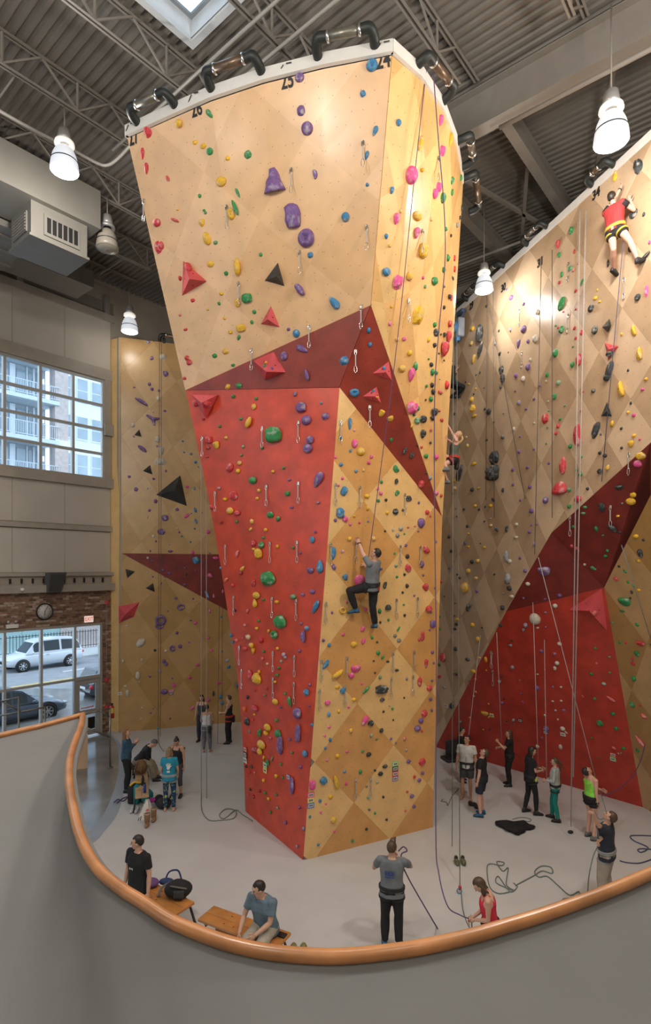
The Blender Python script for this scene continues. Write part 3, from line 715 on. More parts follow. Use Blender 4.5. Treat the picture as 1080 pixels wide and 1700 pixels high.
    mb = MB(); mb.box((0, 0, 0), (.01, .5, .12), Matrix((X, Yd, Vector((0, 0, 1)))).transposed()); mb.v = [p_ + P(-L / 2 - .01, 0, belt * .7) for p_ in mb.v]; mb.build('number_plate', M_WHITE, t)
def uv_of(p): return p.x * .641 + p.y * .767, -p.x * .767 + p.y * .641
fw = atz(40, 1101, -.14); rw = atz(116, 1088, -.14)
car('white sport utility car parked across the street, nose to the left', sum(uv_of(q)[0] for q in (fw, rw)) / 2 - 1.7, 36.9, 4.75, 1.9, 1.86, mat('white_car_paint', (.72, .76, .82), .25, var=0, coat=.4), True, -1, .36)
q = uv_of(atz(85, 1187, -.14))
car('dark blue saloon car parked nearest the glass, large alloy wheel showing', q[0] - 4.8 * .31 - .42, 24.85, 4.8, 1.85, 1.42, mat('navy_car_paint', (.10, .13, .19), .2, var=0, coat=.5), False, 1, .345)
q = uv_of(atz(131, 1160, -.14))
car('dark hatchback seen from behind through the glass door', q[0] + 2.1, 26.0, 4.4, 1.8, 1.58, mat('dark_grey_car_paint', (.07, .085, .11), .2, var=0, coat=.5), True, 1, .34)
q = uv_of(atz(143, 1085, -.14))
car('small black car far along the street behind the white one', q[0] + 2.6, 38.2, 4.5, 1.8, 1.5, mat('black_car_paint', (.03, .035, .045), .2, var=0, coat=.5), True, 1, .34)
# apartment building across the street
VB = 43.5
def FU(px): k = (px - 540) / F; return VB * (.641 * k + .767) / (.641 - .767 * k)
bd = thing('apartment_building', 'brick and white apartment building with balconies across the street', 'building', tuple(UV(FU(60), VB, -.1)))
def fb(name, m, px0, px1, z0, z1, d0, d1, par=None):
    mb = MB(); mb.ubox(FU(px0), FU(px1), VB - d1, VB - d0, z0, z1); return mb.build(name, m, par or bd)
M_RECESS = mat('grey_render_wall', (.44, .50, .55), .8, var=.04); M_FBR = mat('facade_brick', (.50, .43, .41), .85, var=.12, scale=4)
M_CLAD = mat('white_cladding', (.72, .78, .84), .6, var=.03); M_FGL = mat('facade_window_glass', (.30, .38, .44), .1, var=.2, scale=.5, spec=.7); M_BAL = mat('pale_blue_grey_balcony', (.55, .62, .68), .6, var=.03)
fb('balcony_wall', M_RECESS, -200, 89, 3, 30, -1.6, -1.4)
fb('brick_pier', M_FBR, 88, 110, 3, 30, -.6, .35)
fb('clad_wall', M_CLAD, 109, 200, 3, 30, -.5, .0)
fb('brick_wall', M_FBR, 156, 230, 3, 30, -.7, -.05)
for k in range(6):
    z = 6.9 + 3.0 * k
    sl = fb('balcony_slab', M_BAL, -220, 95, z - .3, z, -1.4, .45)
    rail = MB()
    for zz in (z + .12, z + 1.05): rail.ubox(FU(-220), FU(95), VB - .42, VB - .38, zz - .025, zz + .025)
    uu = FU(-60)
    while uu < FU(95): rail.ubox(uu, uu + .025, VB - .41, VB - .39, z + .1, z + 1.05); uu += .16
    rail.ubox(FU(95) - .04, FU(95), VB - .42, VB + .8, z + 1.0, z + 1.05)
    rail.build('balcony_railing', M_BAL, bd, kind='stuff')
    for a, b in ((-60, -20), (-12, 26), (40, 55), (60, 66), (72, 78)):
        fr = fb('balcony_door', M_FGL, a, b, z + .05, z + 2.35, -1.4, -1.34)
    for a, b in ((28, 37), (56, 58), (67, 70)): fb('door_post', M_CLAD, a, b, z, z + 2.6, -1.4, -1.25)
    fb('wall_lamp', mat('wall_lamp_glow', (.9, .9, .85), .5, var=0, emit=.8), 84, 86, z + 1.6, z + 2.0, -1.4, -1.3)
    fb('soffit', M_RECESS, -200, 89, z + 2.65, z + 2.7, -1.4, .3)
    fb('stone_band', M_CLAD, 88, 110, z - .35, z + .1, .35, .40) if k % 2 == 1 else None
    for a, b in ((111.5, 119.5), (128, 144.5), (152, 166), (174, 190)):
        wn = fb('window', M_CLAD, a - 1, b + 1, z + .45, z + 2.35, 0, .08)
        for zz0, zz1 in ((z + .55, z + 1.35), (z + 1.42, z + 2.28)): fb('pane', M_FGL, a, b, zz0, zz1, .08, .10, wn)
fence = thing('street_fence', 'black metal fence behind the parked white car', 'fence', tuple(UV(FU(100), 42.6, -.02)))
mb = MB()
for z in (.15, 1.25): mb.ubox(FU(-40), FU(200), 42.4, 42.44, z, z + .04)
mb.build('rail', M_DARKMETAL, fence)
mb = MB(); uu = FU(-40)
while uu < FU(200): mb.ubox(uu, uu + .03, 42.4, 42.43, 0, 1.4); uu += .22
mb.build('balusters', M_DARKMETAL, fence, kind='stuff')
M_TEAL = mat('teal_glazed_base', (.36, .52, .53), .3, var=.05)
for a, b in ((-60, -30), (-28, 2), (4, 35), (37, 68), (70, 100)):
    fb('ground_floor_glazing', M_TEAL, a, b, -.1, 2.9, -.3, .02)
fb('ground_floor_wall', M_FBR, 100, 230, -.1, 3, -.3, .1)
# ================================================================== CLIMBING WALLS
ZT_ = 15.0
def plane_hit(px, py, p0, nrm):
    d = RAY(px, py); return CAMP + d * ((Vector(p0) - CAMP).dot(nrm) / d.dot(nrm))
def pl(a, b, c):
    n = (b - a).cross(c - a).normalized()
    if n.dot(CAMP - a) < 0: n = -n
    return n
FAC = []          # (name, [3D polygon], normal)
# --- tower key points
ta, tb, tc, td = atz(208, 212, ZT_), atz(652, 69, ZT_), atz(735, 166, ZT_), atz(768, 292, ZT_)
tc1, tc3 = atz(699, 112, ZT_), atz(757, 226, ZT_)
TA_ = [atz(x, y, ZT_) for x, y in ((292, 173), (347, 148), (435, 117.5), (535, 92))]
tt = atY(308, 648, 13.0)
nA = pl(ta, tb, tt)
tf = plane_hit(615, 507, ta, nA)
B0, B1, B2 = atz(407, 1347, 0), atz(503, 1428, 0), atz(717, 1373, 0)
tp = atY(563, 643, 11.65)
nE = pl(B1, B2, tp)
tq = plane_hit(733, 858, B1, nE)
tg = [tf.lerp(tq, k) for k in (.22, .46, .72)]
B3 = Vector((1.2, 17.0, 0)); t3 = Vector((-.4, 17.3, ZT_))
# --- right wall
T1, T2 = atz(757, 515, ZT_), atz(1080, 217, ZT_)
W0 = atz(723, 1240, 0); Wr = atz(1067, 1340, 0)
nH = pl(T1, T2, W0)
def H(px, py): return plane_hit(px, py, T1, nH)
hM = H(840, 1015); h2 = H(915, 885); h3 = H(1080, 735); h1 = H(723, 1150)
nJ = pl(W0, Wr, hM)
hs = plane_hit(1003, 975, W0, nJ)
hk = atY(1080, 822, (h3.y + hs.y) / 2 - .1)
Wk = atz(1150, 1385, 0)
kd = (Wk - Wr)
nK = pl(Wr, hs, Wk)
# --- left wall
L0, L1 = atz(197, 1215.5, 0), atz(400, 1198, 0)
ld = (L1 - L0).normalized(); nF = Vector((ld.y, -ld.x, 0))
LR = L0 + ld * 11.5
def Fp(px, py): return plane_hit(px, py, L0, nF)
ftl = Fp(200, 560); ZL = ftl.z
Lc = UV(11.16, 20.05, 0)

def lattice(hit, P, dr, dl):
    o = hit(*P); return o, hit(*dr) - o, hit(*dl) - o
def clip(poly, a, b, c):          # keep a*x+b*y<=c
    out = []
    for i in range(len(poly)):
        p, q = poly[i], poly[(i + 1) % len(poly)]
        fp, fq = a * p[0] + b * p[1] - c, a * q[0] + b * q[1] - c
        if fp <= 0: out.append(p)
        if (fp < 0 < fq) or (fq < 0 < fp):
            t = fp / (fp - fq); out.append((p[0] + (q[0] - p[0]) * t, p[1] + (q[1] - p[1]) * t))
    return out
def convex_clip(poly, cell):
    ar = sum(cell[i][0] * cell[(i + 1) % 4][1] - cell[(i + 1) % 4][0] * cell[i][1] for i in range(4))
    if ar < 0: cell = cell[::-1]
    for i in range(4):
        p, q = cell[i], cell[(i + 1) % 4]
        a, b = (q[1] - p[1]), -(q[0] - p[0])
        poly = clip(poly, a, b, a * p[0] + b * p[1])
        if len(poly) < 3: return []
    return poly
def area2(p): return abs(sum(p[i][0] * p[(i + 1) % len(p)][1] - p[(i + 1) % len(p)][0] * p[i][1] for i in range(len(p)))) / 2
def plate(name, pts, nrm, m, par, th=.016, inset=.0012):
    """prism: pts lie on the facet, extruded towards the room by th"""
    c = sum(pts, Vector()) / len(pts)
    q = [p + (c - p).normalized() * inset for p in pts]
    ch = [p + (c - p).normalized() * (inset + .0018) for p in pts]
    k = len(q); R = frame(nrm)
    nn_ = (q[1] - q[0]).cross(q[2] - q[0])
    mb = MB(); vs = q + [p + nrm * (th - .0018) for p in q] + [p + nrm * th for p in ch]
    fs = [tuple(2 * k + i for i in range(k))] + [(i, (i + 1) % k, k + (i + 1) % k, k + i) for i in range(k)] + [(k + i, k + (i + 1) % k, 2 * k + (i + 1) % k, 2 * k + i) for i in range(k)]
    if nn_.dot(nrm) < 0: fs = [f[::-1] for f in fs]
    mb.add(vs, fs)
    RT = R.transposed()
    return mb.build(name, m, par, uvf=lambda p: (RT @ p)[0:2])
def facet(key, pts, par, mats, lat=None, tone=None, name='plywood_panel', nrm=None):
    n = nrm or pl(pts[0], pts[1], pts[2])
    FAC.append((key, pts, n))
    R = frame(n); RT = R.transposed(); o = pts[0]
    p2 = [tuple((RT @ (p - o))[0:2]) for p in pts]
    if lat is None:
        plate(name, pts, n, mats[0], par); return
    lo, ldr, ldl = [(RT @ (lat[0] - o)), RT @ lat[1], RT @ lat[2]]
    for i in range(-9, 10):
        for j in range(-9, 10):
            b = lo + ldr * i + ldl * j
            cell = [tuple(b[0:2]), tuple((b + ldr)[0:2]), tuple((b + ldr + ldl)[0:2]), tuple((b + ldl)[0:2])]
            c = convex_clip(p2, cell)
            if len(c) < 3 or area2(c) < .02: continue
            cc = []
            for q in c:
                if not cc or (abs(q[0] - cc[-1][0]) + abs(q[1] - cc[-1][1])) > .005: cc.append(q)
            if len(cc) < 3: continue
            P3 = [o + R @ Vector((q[0], q[1], 0)) for q in cc]
            plate(name, P3, n, mats[tone(i, j)], par, th=.014 + .003 * random.random())
def par_tone(i, j): return 0 if (i - j) % 2 == 0 else 1
# ---------------------------------------------------------------- tower
tw = thing('climbing_tower', 'tall free-standing climbing tower of pale plywood with a red left face', 'climbing wall', tuple(B1))
CAPH = .17
cap = Vector((0, 0, -CAPH))
def wood(a, b): return a.lerp(b, CAPH / (a.z - b.z))     # top of the plywood, just under the cap board
core = MB()
ins = .03
def down(p): return p + cap
TOPO = [ta, tb, tc1, tc, tc3, td, t3]
TOPC = [ta] + TA_ + [tb, tc1, tc, tc3, td, t3]
def shr(p, k=.02):
    c = Vector((.2, 13.2, p.z)); return p + (c - p).normalized() * k
low = [B0, B1, B2, B3]
core.add([shr(p) for p in TOPO] + [shr(tt), shr(tf), shr(tp), shr(tq)] + [shr(p) for p in low] + [shr(g) for g in tg],
         [(7, 9, 8), (8, 9, 10, 17, 16, 15), (9, 12, 13, 10), (10, 13, 14, 6, 5), (11, 14, 13, 12)])
core.add([shr(p) for p in TOPC], [tuple(range(len(TOPC)))])
CORE = core
def curved(key, tops, bots, mats, cw, chh, v0, tone):
    """ruled, gently curved plywood face between two polylines, cut into diamond panels"""
    def bil(i, s_, t_): return wood(tops[i], bots[i]).lerp(wood(tops[i + 1], bots[i + 1]), s_).lerp(bots[i].lerp(bots[i + 1], s_), t_)
    n_s = len(tops) - 1
    wds = [.5 * ((tops[i + 1] - tops[i]).length + (bots[i + 1] - bots[i]).length) for i in range(n_s)]
    ht = .5 * ((tops[0] - bots[0]).length + (tops[-1] - bots[-1]).length)
    x0, y0 = sum(wds) * v0[0], ht * v0[1]; acc = 0.0
    for i in range(n_s):
        wd = wds[i]
        q = [bil(i, 0, 0), bil(i, 0, 1), bil(i, 1, 1), bil(i, 1, 0)]
        n_ = ((q[2] - q[0]).cross(q[3] - q[1])).normalized()
        if n_.dot(CAMP - q[0]) < 0: n_ = -n_
        R = frame(n_); RT = R.transposed(); off0 = RT @ q[0]
        for j in range(6):
            t0, t1 = j / 6, (j + 1) / 6
            FAC.append((key, [bil(i, 0, t0), bil(i, 0, t1), bil(i, 1, t1), bil(i, 1, t0)], n_))
        for a_ in range(-10, 11):
            for b_ in range(-10, 11):
                cx, cy = x0 + (a_ - b_) * cw, y0 + (a_ + b_) * chh
                cell = [(cx, cy), (cx + cw, cy + chh), (cx, cy + 2 * chh), (cx - cw, cy + chh)]
                c = convex_clip([(acc, 0), (acc + wd, 0), (acc + wd, ht), (acc, ht)], cell)
                if len(c) < 3 or area2(c) < .004: continue
                P3 = [bil(i, (x - acc) / wd, y / ht) for x, y in c]
                ce = bil(i, (sum(x for x, y in c) / len(c) - acc) / wd, sum(y for x, y in c) / len(c) / ht)
                k = len(P3); mb = MB()
                F3 = [p + n_ * .015 for p in P3] + [ce + n_ * .015] + [p - n_ * .012 for p in P3]
                fs = [(m, (m + 1) % k, k) for m in range(k)] + [(m, k + 1 + m, k + 1 + (m + 1) % k, (m + 1) % k) for m in range(k)]
                if (F3[1] - F3[0]).cross(F3[k] - F3[0]).dot(n_) < 0: fs = [f[::-1] for f in fs]
                mb.add(F3, fs); ac = acc
                mb.build('plywood_panel', mats[tone(a_, b_)], tw, uvf=lambda p: (ac + (RT @ p - off0).x, (RT @ p - off0).y))
        acc += wd
topsA = [ta] + TA_ + [tb]; cl_ = [0.0]
for p, q in zip(topsA, topsA[1:]): cl_.append(cl_[-1] + (q - p).length)
curved('upper tan front face', topsA, [tt.lerp(tf, c / cl_[-1]) for c in cl_], [PLY[9], PLY[10]], 1.05, 1.1, (.72, .70), par_tone)
curved('curved tan right side', [tb, tc1, tc, tc3, td], [tf] + tg + [tq], [PLY[0], PLY[2]], .95, 1.3, (.55, .42), par_tone)
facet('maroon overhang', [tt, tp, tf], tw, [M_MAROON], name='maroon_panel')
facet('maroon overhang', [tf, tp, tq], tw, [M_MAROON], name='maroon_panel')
latE = lattice(lambda x, y: plane_hit(x, y, B1, nE), (658, 1077), (714, 1147), (592, 1168))
facet('lower tan right face', [B1, B2, tq, tp], tw, [PLY[0], PLY[1]], latE, par_tone, nrm=nE)
# red face: gently twisted panel, edges straight
NG = 12; mb = MB(); vs = []
EDGE = [(1347, 407), (1260, 404.5), (1130, 395.5), (1020, 378.5), (930, 364.5), (840, 348.5), (760, 332), (648, 308)]
def left_edge(t):
    py = 1347 + (648 - 1347) * t
    for (y0, x0), (y1, x1) in zip(EDGE, EDGE[1:]):
        if y1 <= py + 1e-6: return atY(x0 + (x1 - x0) * (py - y0) / (y1 - y0), py, B0.y + (tt.y - B0.y) * t)
    return tt
for i in range(NG + 1):
    for j in range(NG + 1):
        s, t = i / NG, j / NG
        L_, R_ = left_edge(t), B1.lerp(tp, t)
        vs.append(L_.lerp(R_, s))
le = [shr(left_edge(j / NG)) for j in range(NG + 1)]; bk_ = [B3.lerp(t3, .66 * j / NG) for j in range(NG + 1)]
CORE.add(le + bk_, [(j, NG + 1 + j, NG + 2 + j, j + 1) for j in range(NG)])
CORE.add([le[-1], bk_[-1], t3, shr(ta)], [(0, 1, 2, 3)])
CORE.build('tower_core', M_TRIM, tw)
nD = pl(B0, B1, tp)
fs = [(i * (NG + 1) + j, (i + 1) * (NG + 1) + j, (i + 1) * (NG + 1) + j + 1, i * (NG + 1) + j + 1) for i in range(NG) for j in range(NG)]
mb.add(vs, fs, True)
eD = (B0 - B1).normalized()
mb.build('red_panel', M_RED, tw, uvf=lambda p: ((p - B1).dot(eD), p.z))
for f in fs: FAC.append(('red left face', [vs[k] for k in f], None))
# white cap boards and padded roll bars
for a, b in zip(TOPC, TOPC[1:] + [ta]):
    t = (b - a).normalized(); o_ = Vector((t.y, -t.x, 0))
    if o_.dot(a - Vector((.0, 13.5, a.z))) < 0: o_ = -o_
    mb = MB(); e = .03
    A, Bq = a + o_ * .02, b + o_ * .02; A2, B2_ = a - o_ * .05, b - o_ * .05
    z0, z1 = Vector((0, 0, -CAPH)), Vector((0, 0, .04))
    mb.hexa([A + z0, Bq + z0, B2_ + z0, A2 + z0, A + z1, Bq + z1, B2_ + z1, A2 + z1]); mb.build('cap_board', M_WHITE, tw)
M_PIPEB = mat('brownish_steel_pipe', (.16, .11, .075), .35, metal=.5, var=.3, scale=12)
def roll_bar(a, b, f0, f1, label, out=.42, h=.09, r=.085, z=ZT_, drop=.02):
    A, Bq = Vector(a).lerp(b, f0), Vector(a).lerp(b, f1); t = (Bq - A).normalized(); o_ = Vector((t.y, -t.x, 0))
    if o_.dot(CAMP - A) < 0: o_ = -o_
    A.z = Bq.z = z - drop; th = thing('anchor_bar', label, 'anchor bar', tuple(A), 'padded top-rope anchor bars')
    up = Vector((0, 0, h)); A1, B1_ = A + o_ * out * .6 + up + t * .17, Bq + o_ * out * .6 + up - t * .17
    L = (B1_ - A1); mb = MB(); mb.tube([A1 - t * .02, B1_ + t * .02], r * .92, 14)
    mb.build('bar', M_PIPEB if len(label) % 2 else M_GALV, th)
    for p0, p1, s in ((A, A1, 1), (Bq, B1_, -1)):
        pts = catmull([p0 + o_ * .0, p0 + o_ * out * .35 + up * .35, p0 + o_ * out * .6 + up * .95 + t * .05 * s, p1, p1 + t * .03 * s], 5)
        mb = MB(); mb.tube(pts, r, 12); mb.build('elbow', M_FOAM if (s > 0) == (f0 < .5) or True else M_GALV, th)
        mb = MB(); mb.tube([p1 + t * .03 * s, p1 + t * .07 * s], r * 1.1, 14); mb.build('clamp', M_CHROME, th)
roll_bar(atz(229, 203, ZT_), atz(291, 174, ZT_), 0, 1, 'padded anchor bar over the number 27 corner of the tower')
roll_bar(atz(351, 146, ZT_), atz(434, 118, ZT_), 0, 1, 'padded anchor bar between the numbers 26 and 25')
roll_bar(atz(528, 94, ZT_), atz(622, 75, ZT_), 0, 1, 'padded anchor bar beside the number 24')
roll_bar(tb, tc, .40, 1.0, 'anchor bar at the top right corner, ropes hanging from it')
roll_bar(tc3, td, .1, .75, 'short anchor bar on the right rim of the tower')
roll_bar(td, td + (td - tc3).normalized() * 1.4, .05, .95, 'last anchor bar at the far right rim of the tower')
# stencilled numbers
M_STEN = mat('black_stencil_paint', (.015, .016, .018), .6, var=.2, scale=30)
RA = frame(nA)
def facet_text(px, py, body, size, par, hit, n, lab=None, sx=.8):
    R = frame(n); c = hit(px, py); text_part('stencilled_number', body, R, c, size, M_STEN, par, off=.02, sx=sx, bold=.012)
# ---------------------------------------------------------------- right wall
rw_ = thing('climbing_wall', 'long climbing wall on the right with dark red lower half', 'climbing wall', tuple(hM) [0:2] + (0,))
latH = lattice(H, (841, 750), (872, 820), (819, 797))
dH = (T2 - T1).normalized()
T0, T3 = T1 - dH * 4.0, T2 + dH * 5.0
h1b = W0 - dH * 4.0; h1b.z = 0
q_ = [T0, h1b, W0, hM, h2, h3, h3 + (h3 - h2) * 1.2, T3]
cap2 = Vector((0, 0, -.16))
facet('tall right wall', [T0 + cap2, h1b, W0, hM, h2, T3 + cap2], rw_, [PLY[4], PLY[5]], latH, par_tone, nrm=nH)  # greyer, less saturated plywood than the tower
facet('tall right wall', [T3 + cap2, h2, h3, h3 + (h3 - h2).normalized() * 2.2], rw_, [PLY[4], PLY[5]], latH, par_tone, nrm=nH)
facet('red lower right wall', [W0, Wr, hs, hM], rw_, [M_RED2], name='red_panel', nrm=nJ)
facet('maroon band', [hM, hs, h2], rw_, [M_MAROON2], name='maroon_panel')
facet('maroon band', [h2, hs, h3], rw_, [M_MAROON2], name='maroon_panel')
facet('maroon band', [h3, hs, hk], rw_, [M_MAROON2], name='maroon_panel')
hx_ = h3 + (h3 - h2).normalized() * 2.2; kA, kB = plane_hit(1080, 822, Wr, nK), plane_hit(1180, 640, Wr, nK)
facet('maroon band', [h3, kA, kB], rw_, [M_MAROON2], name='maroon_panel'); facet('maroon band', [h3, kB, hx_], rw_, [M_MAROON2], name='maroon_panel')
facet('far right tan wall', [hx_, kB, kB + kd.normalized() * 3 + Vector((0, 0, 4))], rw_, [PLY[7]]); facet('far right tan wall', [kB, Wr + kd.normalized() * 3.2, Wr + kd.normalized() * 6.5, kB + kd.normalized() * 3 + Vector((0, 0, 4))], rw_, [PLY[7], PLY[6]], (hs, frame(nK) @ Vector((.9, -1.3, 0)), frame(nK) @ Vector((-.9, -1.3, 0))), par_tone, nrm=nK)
kk = kd.normalized() * 3.2
latK = (hs, frame(nK) @ Vector((.9, -1.3, 0)), frame(nK) @ Vector((-.9, -1.3, 0)))
facet('far right tan wall', [hs, Wr, Wr + kk, plane_hit(1180, 640, Wr, nK), plane_hit(1080, 822, Wr, nK)], rw_, [PLY[7], PLY[6]], latK, par_tone, nrm=nK)
mb = MB()
o_ = -nH.copy(); o_.z = 0; o_.normalize()
mb.hexa([T0 + cap2 * 1.2 - o_ * .03, T3 + cap2 * 1.2 - o_ * .03, T3 + cap2 * 1.2 + o_ * .3, T0 + cap2 * 1.2 + o_ * .3, T0 - o_ * .03, T3 - o_ * .03, T3 + o_ * .3, T0 + o_ * .3]); mb.build('cap_board', M_WHITE, rw_)
mb = MB(); mb.add([p - nH * .05 for p in (T0, h1b, W0, hM, h2, h3, T3)] , [(0, 1, 2, 3, 4, 6), (4, 5, 6)]); mb.build('wall_core', M_TRIM, rw_)
for a, b, lab in ((.10, .2, 'anchor bar where the right wall top meets the lamp'), (.27, .36, 'anchor bar on the right wall top, left of the climber in red'), (.50, .60, 'anchor bar on the right wall top, nearest the climber in red'), (.80, .88, 'anchor bar on the right wall top under the big lamp')):
    roll_bar(T1, T2, a, b, lab, out=.34, h=.09, r=.075)
for px, py, b in ((783, 508, '29'), (836, 478, '30'), (897, 436, '31'), (990, 322, '34')):
    facet_text(px, py, b, .30, rw_, H, nH)
# ---------------------------------------------------------------- left wall
lw = thing('climbing_wall', 'shaded tan climbing wall at the left with a maroon triangle', 'climbing wall', tuple(L0))
latF = lattice(Fp, (248, 678), (287, 742), (201, 724))
fA, fB = Fp(202, 918.5), Fp(420, 921)
fC = Fp(420, 1037); ftr = LR + Vector((0, 0, ZL))
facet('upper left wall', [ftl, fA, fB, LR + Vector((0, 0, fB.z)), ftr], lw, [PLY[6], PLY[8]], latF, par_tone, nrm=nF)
fD = fA + (fC - fA) * 1.6
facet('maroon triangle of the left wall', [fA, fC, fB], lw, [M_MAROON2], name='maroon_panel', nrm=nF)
L0b = L0 + Vector((0, 0, 0))
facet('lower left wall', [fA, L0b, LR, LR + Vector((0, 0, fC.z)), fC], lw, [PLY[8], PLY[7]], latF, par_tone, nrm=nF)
ret = [L0, Lc, Vector((Lc.x, Lc.y, ZL)), ftl]
facet('left return', ret, lw, [PLY[0]])
mb = MB(); mb.hexa([L0 - nF * .02, LR - nF * .02, LR - nF * .4, Lc - nF * .05] + [Vector((p.x, p.y, ZL)) for p in (L0 - nF * .02, LR - nF * .02, LR - nF * .4, Lc - nF * .05)]); mb.build('wall_core', M_TRIM, lw)
facet_text(272, 566, '8', .30, lw, Fp, nF)
roll_bar(Fp(250, 558), Fp(300, 556), .3, 1.6, 'dark anchor bar above the left wall top', z=ZL + .1, r=.07)

# ================================================================== volumes, holds
def tri_list():
    vs, fs, keys = [], [], []
    for k, pts, n in FAC:
        o = len(vs); nn_ = n or pl(pts[0], pts[1], pts[2]); vs += [p + nn_ * .0165 for p in pts]
        for i in range(1, len(pts) - 1): fs.append((o, o + i, o + i + 1)); keys.append((k, nn_))
    return vs, fs, keys
tv, tfs, tkeys = tri_list()
VOLT = []
def make_bvh():
    vs = list(tv); fs = list(tfs); ks = list(tkeys)
    for k, P, n in VOLT:
        o = len(vs); vs += P; fs.append((o, o + 1, o + 2)); ks.append((k, n))
    return BVHTree.FromPolygons([tuple(v) for v in vs], fs), ks
BV, BK = make_bvh()
def hit(px, py):
    d = RAY(px, py).normalized(); l, n, i, dist = BV.ray_cast(CAMP, d)
    if l is None: return None
    return l, BK[i][1], BK[i][0]
def hit_near(px, py):
    for r in (0, 1.5, 3, 5, 8, 14, 22, 34):
        for k in range(8):
            h_ = hit(px + r * math.cos(k * .785), py + r * math.sin(k * .785))
            if h_: return h_
    return None
def off(px, py, dist):
    """point seen at px,py that stands dist in front of the wall there"""
    h_ = hit_near(px, py)
    d = RAY(px, py); l, n, k = h_
    t = ((l + n * dist) - CAMP).dot(n) / d.dot(n)
    return CAMP + d * t
def offH(px, py, dist):
    d = RAY(px, py); return CAMP + d * ((T1 + nH * (dist + .02) - CAMP).dot(nH) / d.dot(nH))
HC_ = {'r': ('red', (.60, .045, .06)), 'y': ('yellow', (.80, .47, .03)), 'g': ('green', (.03, .27, .075)), 'p': ('purple', (.19, .10, .29)), 'b': ('blue', (.045, .23, .45)),
       'k': ('black', (.035, .04, .04)), 'm': ('pink', (.82, .10, .32)), 'o': ('orange', (.75, .16, .04)), 'w': ('cream', (.62, .57, .46)), 't': ('grey', (.30, .31, .33)), 'v': ('coral', (.72, .13, .13)), 'd': ('dark red', (.36, .02, .035))}
HM = {k: mat(v[0].replace(' ', '_') + '_hold_resin', v[1], .55, var=.18, scale=7, bump=.35, bscale=35, chalk=.7) for k, v in HC_.items()}
M_VOLR = mat('coral_painted_plywood_volume', (.62, .085, .10), .5, var=.15, scale=3); M_VOLK = mat('black_textured_volume', (.035, .04, .042), .5, var=.3, scale=5); M_VOLG = HM['t']
def volume(label, base, apex, h, m):
    P = [hit_near(*b) for b in base]; n = hit_near(sum(b[0] for b in base) / len(base), sum(b[1] for b in base) / len(base))[1]
    P = [p[0] for p in P]; c0 = P[0]; P = [p - n * (p - c0).dot(n) for p in P]
    d = RAY(*apex); t = ((c0 + n * h) - CAMP).dot(n) / d.dot(n); A = CAMP + d * t
    mb = MB(); k = len(P)
    # small flat nose at the apex, slight bevel
    N = [A + (p - A) * .05 for p in P]
    fs = [(i, (i + 1) % k, k + (i + 1) % k, k + i) for i in range(k)] + [tuple(range(k, 2 * k)), tuple(range(k))[::-1]]
    if (P[1] - P[0]).cross(P[2] - P[0]).dot(n) < 0: fs = [f[::-1] for f in fs]
    mb.add(P + N, fs)
    o = mb.thing('climbing_volume', m, label, 'climbing volume', loc=tuple(c0))
    o2 = MB()
    for i in range(k):
        p = (P[i] + P[(i + 1) % k] + A) / 3; nn_ = (P[(i + 1) % k] - P[i]).cross(A - P[i]).normalized()
        if nn_.dot(n) < 0: nn_ = -nn_
        VOLT.append(('volume', [P[i], P[(i + 1) % k], A], nn_))
        o2 = MB(); o2.lathe([(.014, 0), (.014, .004)], p, 8, frame(nn_)); o2.build('bolt_hole', M_BLACK, o)
VOLS = [('coral pyramid volume high at the left of the tower, red hold on it', [(304, 433), (343, 467), (302, 491)], (314, 463), .34, M_VOLR),
 ('black pyramid volume on the upper tan front face', [(461, 436), (439, 466), (472, 475)], (459, 459), .22, M_VOLK),
 ('small coral pyramid volume on the tan face above the maroon overhang', [(449.5, 508), (432.5, 538), (464, 543)], (444, 530), .2, M_VOLR),
 ('large coral volume hanging over the maroon edge of the tower', [(420, 599), (453.6, 584.5), (474, 618), (439, 631)], (442, 617), .35, M_VOLR),
 ('coral triangular volume at the right edge of the maroon overhang, upper one', [(645, 600), (618, 620), (650, 631)], (640, 618), .12, M_VOLR),
 ('coral triangular volume on the maroon overhang, lower one', [(625, 642), (602, 658), (632, 669)], (622, 658), .12, M_VOLR),
 ('coral upside-down pyramid volume at the top left of the red face', [(318, 655), (363, 655.5), (343, 695)], (334, 669), .36, M_VOLR),
 ('big black pyramid volume on the left wall', [(299, 789), (259, 821.5), (310, 840)], (290, 814), .45, M_VOLK),
 ('small black pyramid volume just above the left wall chalk marks', [(231, 713), (223, 722), (235, 725)], (230, 722), .15, M_VOLK),
 ('small black volume upper left of the big black pyramid', [(249, 772), (237, 782), (253, 788)], (248, 780), .15, M_VOLK),
 ('grey-black volume under the tip of the left maroon triangle', [(208, 944.5), (224, 949), (211, 960)], (215, 951), .15, M_VOLK),
 ('grey-black volume between maroon triangle and coral volume', [(254, 968), (241.5, 976.5), (257, 983)], (252, 976), .15, M_VOLK),
 ('coral volume with a cream brick hold at the left wall edge', [(198, 1005), (232, 999), (223, 1024), (198, 1034)], (208, 1020), .3, M_VOLR),
 ('coral volume low in the maroon band on the right wall', [(998, 977), (943, 1013), (990, 1015), (1007, 1047)], (977, 1014), .3, M_VOLR),
 ('grey triangular volume on the right wall by the lower black hold', [(1007, 667), (997, 691), (1015, 691)], (1006, 683), .12, M_VOLK),
 ('grey crystal volume high on the right wall', [(1011, 529), (999, 543), (1008, 552), (1014, 540)], (1008, 541), .18, M_VOLK),
 ('coral triangle volume above the long black hold on the right wall', [(1003, 569), (1026, 575), (1009, 598)], (1010, 580), .15, M_VOLR)]
for v in VOLS: volume(*v)
BV, BK = make_bvh()

